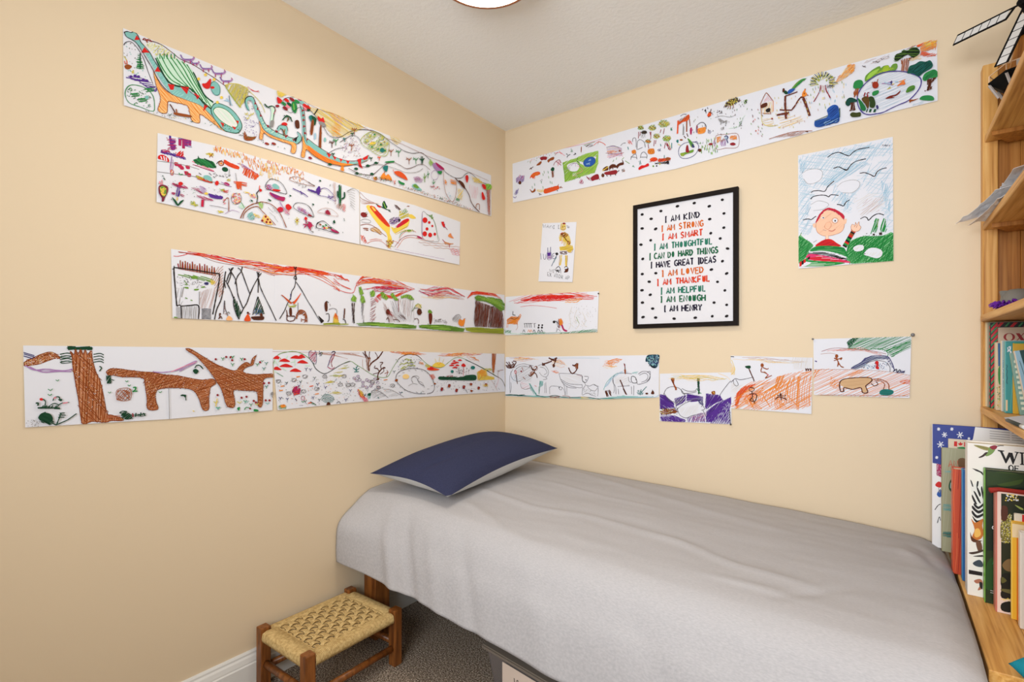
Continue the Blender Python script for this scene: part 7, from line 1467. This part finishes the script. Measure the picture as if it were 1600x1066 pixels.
    c.f('g', "1207 505 1225 450 1270 420 1325 400 1362 425 1365 470 1330 490 1280 490 1240 520"); c.h('G', 2, "1210 500 1330 405 1362 450 1250 510", 40, 3); c.h('N', 4, "1255 510 1310 490 1348 485 1300 540 1308 605 1235 628 1262 570", 80, 2.0)
    c.h('o', 2.6, "1180 170 1215 120 1265 100 1355 95 1350 165 1280 200 1190 215", 12, 2.2); c.h('y', 2.4, "1220 120 1355 95 1350 150 1240 170", 12, 3); c.h('O', 2.6, "1180 250 1195 210 1240 215 1300 235 1355 235 1340 255 1240 265", 5, 2.2); c.f('O', "1145 152 1200 130 1215 125 1180 160 1160 165"); c.h('n', 2, "1010 205 1080 165 1160 145 1090 180", 18, 2.4); c.h('e', 2, "1060 300 1180 240 1200 290 1080 320", 15, 4); c.h('o', 2, "1290 110 1345 110 1340 200 1300 190", 86, 3)
    c.f('g', "488 575 500 530 540 508 580 515 592 555 570 590 530 605 495 595"); c.h('n', 3, "510 605 545 595 545 640 500 690 495 650", 80, 2.4); c.L('n', 2.6, "515 605 500 690", "540 600 530 680")
    c.f((24,70,60), "408 745 430 705 470 692 525 715 525 735 480 745 440 780 415 770"); c.h('N', 4, "460 750 495 740 510 825 455 830 465 790", 86, 2.0); c.f((60,66,30), "455 870 480 845 520 850 560 845 570 870 555 890 480 895")
    c.f('g', "1180 715 1200 680 1260 670 1310 680 1328 710 1300 725"); c.f('n', "1068 715 1110 715 1170 700 1120 725 1090 735 1075 748"); c.h('B', 1.4, "1100 760 1230 730 1220 770 1110 790", 12, 4)
    # pond life
    c.f((150,50,30), "685 560 700 530 735 530 752 560 740 590 700 595"); c.L('n', 2, "745 500 735 535", "690 530 680 545"); c.l('P', 2, "785 548 840 540 890 525 880 555 900 560 840 550"); c.f('v', "870 540 890 515 890 555"); c.L('B', 2, "810 535 880 550", "920 530 960 525"); c.L('y', 2, "890 555 915 550", "840 605 880 590"); c.f((220,130,70), "938 575 970 545 1010 515 1030 545 1020 560 985 560"); c.h('O', 2, "940 572 1020 525 1025 555 960 570", 30, 3); c.l('o', 1.8, "960 530 1030 505"); c.l('g', 1.6, "850 600 875 580")
    c.f((80,130,50), "1035 630 1060 585 1110 565 1130 580 1120 610 1080 630 1045 642"); c.h('G', 2, "1045 625 1120 575 1125 605 1060 630", 30, 3.4); c.f((120,40,28), "820 705 870 675 930 660 978 618 970 645 935 672 890 685 920 690 880 700"); c.f('g', "685 645 705 625 750 618 752 645 720 668 690 672")
    c.f((34,110,60), "535 700 560 715 590 750 620 800 610 830 570 820 555 770"); c.f((90,66,30), "575 710 610 680 650 690 655 760 640 810 610 760"); c.f((46,66,30), "650 690 680 680 705 700 720 760 700 800 660 790 660 740"); c.L('R', 3, "600 680 612 640", "640 690 635 660"); c.l('R', 2, "630 660 640 640 655 645"); c.f('v', "725 780 740 770 752 800 735 815")
    for x in (625, 655, 665, 700, 712): c.L('G', 2.6, [(x,845),(x+12,812)])
frieze('R', [(801,256),(1058,180),(1300,108),(1464,62)], [(802,317),(1058,264),(1300,198),(1465,158)], [900,978,1057,1183,1315], a_top,
       'long animal frieze high along the right wall with savanna trees and a blue pond')

# ---- knight drawing
def a_knight(c):
    c.V(780, 330, 5.078)
    c.tex('k', 1.8, 'WAriI I', 348, 118, 478, 128, 26, .6); c.l('k', 1.6, "540 112 545 130 556 132 552 118"); c.h('y', 3.2, "485 130 490 100 515 92 532 110 530 145 510 158 488 148", 60, 1.8); c.f('R', "502 98 518 92 530 100 515 106"); c.l('n', 1.6, "500 120 508 124 502 135"); c.E('k', 1.2, 520, 122, 4); c.l('n', 1.4, "495 145 510 148 522 142")
    c.h('y', 3.4, "485 180 520 165 552 185 568 225 570 260 545 280 515 275 505 250 500 230 482 240 476 215", 70, 1.8); c.h('n', 3, "485 180 520 165 552 185 545 200 515 215 490 200", 20, 2.2); c.l('N', 3, "515 200 530 225 550 245"); c.h('n', 3, "545 240 568 235 565 265 545 280", 60, 2); c.l('N', 2.4, "495 175 512 200 530 180"); c.l('r', 1.6, "490 178 505 168"); c.l('o', 2, "480 235 500 235 498 260")
    c.h('W', 2, "500 235 535 250 535 278 505 278", 70, 3); c.h('y', 4, "480 285 520 280 560 270 585 275 590 300 570 328 545 325 540 312 485 315", 10, 1.7); c.l('n', 1.4, "545 325 575 330 590 300"); c.h('N', 3, "484 322 540 318 542 340 515 345 486 342", 10, 2.2); c.e('W', 512, 330, 9, 6)
    c.h('y', 3.6, "484 350 502 348 492 430 476 435", 80, 1.8); c.h('y', 3.6, "525 352 544 352 540 440 528 438", 86, 1.8); c.l('n', 1.4, "484 350 478 435"); c.l('n', 1.4, "544 352 540 440"); c.l('k', 2.4, "450 460 475 440 490 470 460 468 480 485 448 470"); c.l('k', 2.6, "520 450 535 440 550 455 545 480 520 485 540 465 522 462"); c.f('N', "528 465 550 455 548 482 525 486")
    c.l('v', 2.6, "418 438 440 390 462 345"); c.h('T', 2, "420 432 440 385 455 360 460 365 440 405", 65, 2.4); c.e('k', 460, 340, 11); c.l('k', 1.8, "445 335 472 345")
    c.l('v', 1.8, "332 335 335 385"); c.l('v', 1.8, "352 340 358 380 372 378 372 345"); c.L('v', 2.6, "388 290 388 325", "410 285 410 325"); c.f('p', "384 330 412 328 412 355 386 358", 0); c.h('P', 2.6, "384 355 420 355 422 380 386 382", 10, 2.2); c.o('v', 1.8, "384 328 412 326 414 380 386 382"); c.l('v', 2, "440 335 425 345 428 375 442 378"); c.L('v', 2, "428 358 440 356")
    c.tex('k', 1.7, 'WITH', 402, 470, 490, 485, 22, .8); c.tex('k', 1.7, 'EX ATOR AP', 388, 502, 562, 530, 30, .8)
frieze('R', [(848,349),(901,347)], [(842,440),(895,441)], [], a_knight, 'small drawing of a yellow knight with handwriting, above the red sky frieze', name='drawing_sheet', tilt=.003)

# ---- boy under a blue sky
def a_boy(c):
    c.V(1230, 200, 4.633)
    for t, g in (("85 215 300 170 600 110 760 90 765 180 600 230 420 330 300 420 200 440 110 420 90 300",5.5),("85 330 150 430 200 480 160 560 150 650 200 700 150 780 90 760",4.6),("330 420 520 380 560 420 500 480 470 560 440 620 380 560 320 520",6),("520 320 760 200 765 760 720 740 700 600 640 480 560 420",8)): c.h('B', 1.6, t, 55, g, .9); c.h((176,206,222), 1.6, t, -20, g*1.4, .9)
    c.h('B', 2, "240 400 420 290 560 240 600 260 440 350 300 430", 35, 2.8); c.h('B', 2, "680 380 730 420 750 560 740 620 710 560 690 460", 80, 2.6); c.h('B', 2, "380 450 440 500 460 580 420 590 380 520", 70, 3); c.h('B', 2, "90 230 140 260 110 330 90 330", 70, 3); c.h('B', 2, "200 200 420 170 620 120 640 140 400 210", 12, 3.4); c.h('B', 2, "150 520 180 560 150 640 130 600", 70, 3.2)
    for t in ("110 330 150 305 215 298 255 320 245 370 200 400 150 405 120 370","360 430 400 395 470 378 520 390 520 430 470 470 400 470","170 560 220 530 280 540 300 560 260 590 190 600"): c.f('W', t); c.l('w', .9, t)
    c.h('c', 1.4, "490 520 600 470 700 480 720 540 640 600 520 640", 30, 7); c.h('z', 1.2, "560 520 700 500 660 600 520 640", 40, 6)
    for t in ("292 215 330 188 375 178 420 195 450 202 480 175 520 155 595 142","335 295 370 283 400 295 432 308 460 270 500 242 570 225","525 330 560 325 600 338 632 352 650 320 680 300 720 290","172 470 190 458 230 455 272 460 295 425 340 385","170 518 190 498 240 488 280 490 300 500 320 485 372 490","360 555 385 558 408 566 425 540 452 522","530 660 560 645 580 655 590 670 620 640 660 622 700 632","115 668 150 660 175 665 195 650 210 640"): c.l('k', 2.2, t)
    c.f('k', "400 293 432 302 445 285 434 310", 0)
    c.tex('a', 1.4, 'nerry', 688, 125, 768, 128, 16, .5)
    # hills
    GR = (40,140,66)
    for t in ("85 785 130 805 190 850 160 890 130 950 85 980","450 830 500 800 560 785 640 785 700 780 770 765 768 965 600 975 450 980 430 900"): c.f((120,184,130), t); c.h(GR, 3.2, t, 40, 2.1, .7); c.h((28,116,54), 2.4, t, 70, 4.5, .8)
    c.f('W', "478 870 510 850 550 852 552 880 520 895 490 892"); c.h('c', 1.4, "480 870 550 855 545 885 490 890", 40, 4); c.f('W', "555 915 590 875 640 870 685 890 685 925 650 945 590 930"); c.h('c', 1.4, "570 910 680 890 670 930 590 925", 50, 4.4); c.e('k', 562, 912, 4)
    c.h(GR, 3, "610 755 640 660 660 660 655 720 640 760", 72, 2.2); c.h(GR, 3, "668 755 695 650 710 660 720 720 715 755", 75, 2.4); c.f((60,50,40), "618 768 634 766 634 780 620 780", 0); c.f((60,50,40), "664 760 686 756 688 776 666 778", 0); c.L('w', 2.2, "570 768 580 765"); c.l('h', 1.6, "660 660 650 720"); c.l(GR, 2, "645 655 605 770")
    # boy
    c.f((240,196,166), "210 690 222 650 250 615 290 598 350 600 395 630 412 670 412 720 390 755 340 775 280 785 235 770 212 740"); c.h('s', 2.4, "205 690 250 615 350 600 412 660 412 720 340 775 240 770", 40, 2.6); c.o((190,120,90), 1.4, "210 690 222 650 250 615 290 598 350 600 395 630 412 670 412 720 390 755 340 775 280 785 235 770 212 740")
    c.f('s', "185 700 205 692 205 725 190 718"); c.f('s', "412 668 430 660 428 690 412 698"); c.h('m', 3.2, "205 690 225 640 260 598 300 578 350 590 395 618 415 640 410 665 380 635 330 602 290 595 250 625 222 672", 30, 1.7); c.f((190,40,60), "205 690 225 640 260 598 300 580 350 592 400 622 415 645 408 662 375 628 330 600 292 594 252 622 225 670")
    c.e('W', 260, 652, 12, 7); c.e('k', 262, 652, 6, 4); c.E((180,120,100), 1.3, 347, 672, 22, 20); c.e('W', 347, 672, 18, 16); c.e('k', 348, 674, 6); c.o((210,140,110), 1.6, "285 690 310 685 320 705 300 735 272 722"); c.f((246,190,160), "285 690 310 685 318 705 300 732 274 720"); c.l((200,110,100), 1.8, "300 745 330 748 350 735"); c.l('z', 1.4, "285 745 260 740")
    c.l('z', 1.6, "280 782 278 805"); c.l('z', 1.6, "298 780 300 805"); c.f((246,206,180), "280 782 298 780 300 808 280 808", 0)
    c.f('r', "205 858 240 825 280 808 320 808 360 835 390 858 300 862"); c.h((176,30,50), 2.4, "205 858 280 808 390 858", 20, 2.6); c.f(GR, "165 895 205 860 300 855 400 865 425 890 440 935 350 905 250 890"); c.h((24,110,56), 2.6, "170 890 250 858 410 868 440 930 300 895", -8, 2.6); c.h((130,190,130), 1.4, "180 890 300 860 420 890 430 920", -8, 6)
    c.h('k', 3, "155 905 250 898 350 920 440 950 435 965 330 935 220 915 150 920", -8, 1.9); c.f((214,60,110), "140 950 155 915 230 920 340 940 450 968 440 978 330 968 220 962"); c.h('r', 3, "140 945 230 930 340 955 440 972 330 972 200 962", -6, 2.2); c.h('W', 1.4, "170 930 300 940 400 960 300 955", -6, 4); c.f(GR, "100 1000 130 960 230 965 350 972 420 980 300 1000 160 1004"); c.h((200,224,200), 2, "95 1000 180 975 350 985 220 1000", -3, 2.8); c.f('W', "90 1010 130 968 180 975 140 1000", 0); c.l('k', 1.6, "90 1005 130 965 160 940")
    for i, q in enumerate(('r', 'k', 'r', GR, 'k')):
        x = 90+i*15; c.f(q, [(x,975-i*9),(x+16,965-i*9),(x+16,1000-i*13),(x,1006-i*12)], 0)
    for i, q in enumerate(('k', GR, 'r', 'k', GR, 'k', 'r', 'n', 'k', 'r')):
        t0, t1 = i/10, (i+1)/10; x0, y0, x1, y1 = 400, 855, 470, 735
        c.f(q, [(x0+(x1-x0)*t0,y0+(y1-y0)*t0),(x0+28+(x1-x0)*t0,y0+16+(y1-y0)*t0),(x0+28+(x1-x0)*t1,y0+16+(y1-y0)*t1),(x0+(x1-x0)*t1,y0+(y1-y0)*t1)], 0)
    c.f((206,110,80), "462 742 470 730 490 742 485 758"); c.f((240,200,176), "462 720 470 700 490 705 495 685 505 702 520 680 522 705 534 720 520 745 490 752 468 740"); c.o((170,110,80), 1.2, "462 720 470 700 490 705 495 685 505 702 520 680 522 705 534 720 520 745 490 752 468 740"); c.l((170,110,80), 1, "485 720 495 705"); c.l((170,110,80), 1, "500 725 508 705")
    c.l('h', 1.6, "95 780 105 760"); c.l('w', 1.2, "190 830 215 815")
frieze('R', [(1247,243),(1395,214)], [(1248,420),(1396,408)], [], a_boy, 'large drawing of a waving boy in red and green stripes beneath blue sky', name='drawing_sheet', tilt=.003, off=.0012)
# ------------------------------------------------------------------ framed print
n_ = Vector((0,-1,0))
FP = .022                                   # front of the frame stands this far off the wall
def fr_pt(px, py, off): return hit(px, py, (0, -off, 0), n_)
a = fr_pt(989, 321.5, FP); b2 = fr_pt(1152.5, 508, FP); tl = fr_pt(989, 321.5, FP); br = fr_pt(1153, 508, FP)
x0, x1 = tl.x, br.x; z1 = (tl.z+fr_pt(1152, 291, FP).z)/2; z0 = (fr_pt(991, 514, FP).z+br.z)/2
fw = .019
ft = thing('framed_print', 'black framed poster of coloured affirmations hanging on the right wall', 'picture', ((x0+x1)/2, -.002, (z0+z1)/2))
def mitre(b, p, q, inn_p, inn_q):
    add_prism(b, [(p[0],-.002,p[1]),(q[0],-.002,q[1]),(inn_q[0],-.002,inn_q[1]),(inn_p[0],-.002,inn_p[1])], (0,-(FP-.002),0))
O_ = [(x0,z0),(x1,z0),(x1,z1),(x0,z1)]; I_ = [(x0+fw,z0+fw),(x1-fw,z0+fw),(x1-fw,z1-fw),(x0+fw,z1-fw)]
bm = bmesh.new()
for k in range(4): mitre(bm, O_[k], O_[(k+1)%4], I_[k], I_[(k+1)%4])
obj('frame', bm, M['frame'], ft)
bm = bmesh.new(); lay = ink_layer(bm)
yp = -.014
add_box(bm, x0+fw-.002, x1-fw+.002, yp, -.004, z0+fw-.002, z1-fw+.002)
col_faces(bm, lay, (220,220,226)); bmesh.ops.recalc_face_normals(bm, faces=bm.faces[:])
cv = Cv((0, yp, 0), n_, (1,0,0), .0003); cv.V(970, 280, 4.265)
NV, OR, RE, TG, GN = (34,28,48), (202,100,36), (206,62,34), (46,116,96), (30,96,64)
LN = [('I AM KIND',295,270,523,234,38,NV),('I AM STRQNG',272,331,548,293,38,OR),('I AM SMART',277,388,545,355,38,RE),('I AM THQuGHTFuL',222,455,608,411,38,TG),('I CAN DQ HARD THINGS',191,518,648,470,38,GN),
      ('I HAVE GREAT IDEAS',201,575,636,534,38,NV),('I AM LQVED',275,630,550,604,38,OR),('I AM THANKFuL',242,690,592,661,38,RE),('I AM HELPFuL',267,747,563,727,38,TG),('I AM ENQuGH',267,803,563,790,38,GN),('I AM HENRY',290,865,538,855,38,NV)]
for txt, xa, ya, xb, yb, hh, col in LN: cv.tex(col, 6.0, txt, xa, ya, xb, yb, hh*(.93+.12*(xa+xb)/1500), .25)
for x, y in ((143,236),(203,265),(268,213),(378,181),(490,160),(590,181),(677,138),(688,229),(143,329),(233,332),(593,267),(687,324),(200,408),(135,437),(600,361),(663,396),(712,463),(147,532),(234,627),(678,547),(604,603),(144,633),(190,684),(706,629),(645,685),(142,741),(197,771),(694,742),(145,823),(213,863),(622,823),(706,838),(149,920),(233,923),(356,930),(497,924),(610,914),(706,913)):
    cv.e((34,30,32), x, y, 10+((x*7+y)%4), 8.5, -35+((x*13+y)%40))
cv.mesh_into(bm, lay, 0)
fin('print', bm, M['ink'], ft)

# ------------------------------------------------------------------ pins and tack holding the sheets
def pin(label, px, py, m, r, off=.003):
    p = hit(px, py, (0,0,0), n_); t_ = thing('push_pin', label, 'pin', p+n_*.001)
    bm = bmesh.new(); add_tube(bm, [p+n_*.0003, p+n_*(off+.004)], .0012, 6); obj('pin_shank', bm, M['pin'], t_)
    bm = bmesh.new(); add_tube(bm, [p+n_*(off+.004), p+n_*(off+.0055), p+n_*(off+.009), p+n_*(off+.0105)], [r*.7, r, r, r*.6], 12); obj('pin_head', bm, m, t_, True)
pin('grey push pin at the top right corner of the rightmost stepped sheet', 1426, 523.5, M['pin'], .006)
pin('grey push pin at the top left corner of the rightmost stepped sheet', 1270.5, 530, M['pin'], .0035, .0045)
pin('dark push pin at the right end of the red sky frieze', 936.5, 459, M['pindark'], .0035)
pin('dark push pin at the bottom right corner of the purple sheet', 1142.5, 663, M['pindark'], .0035)
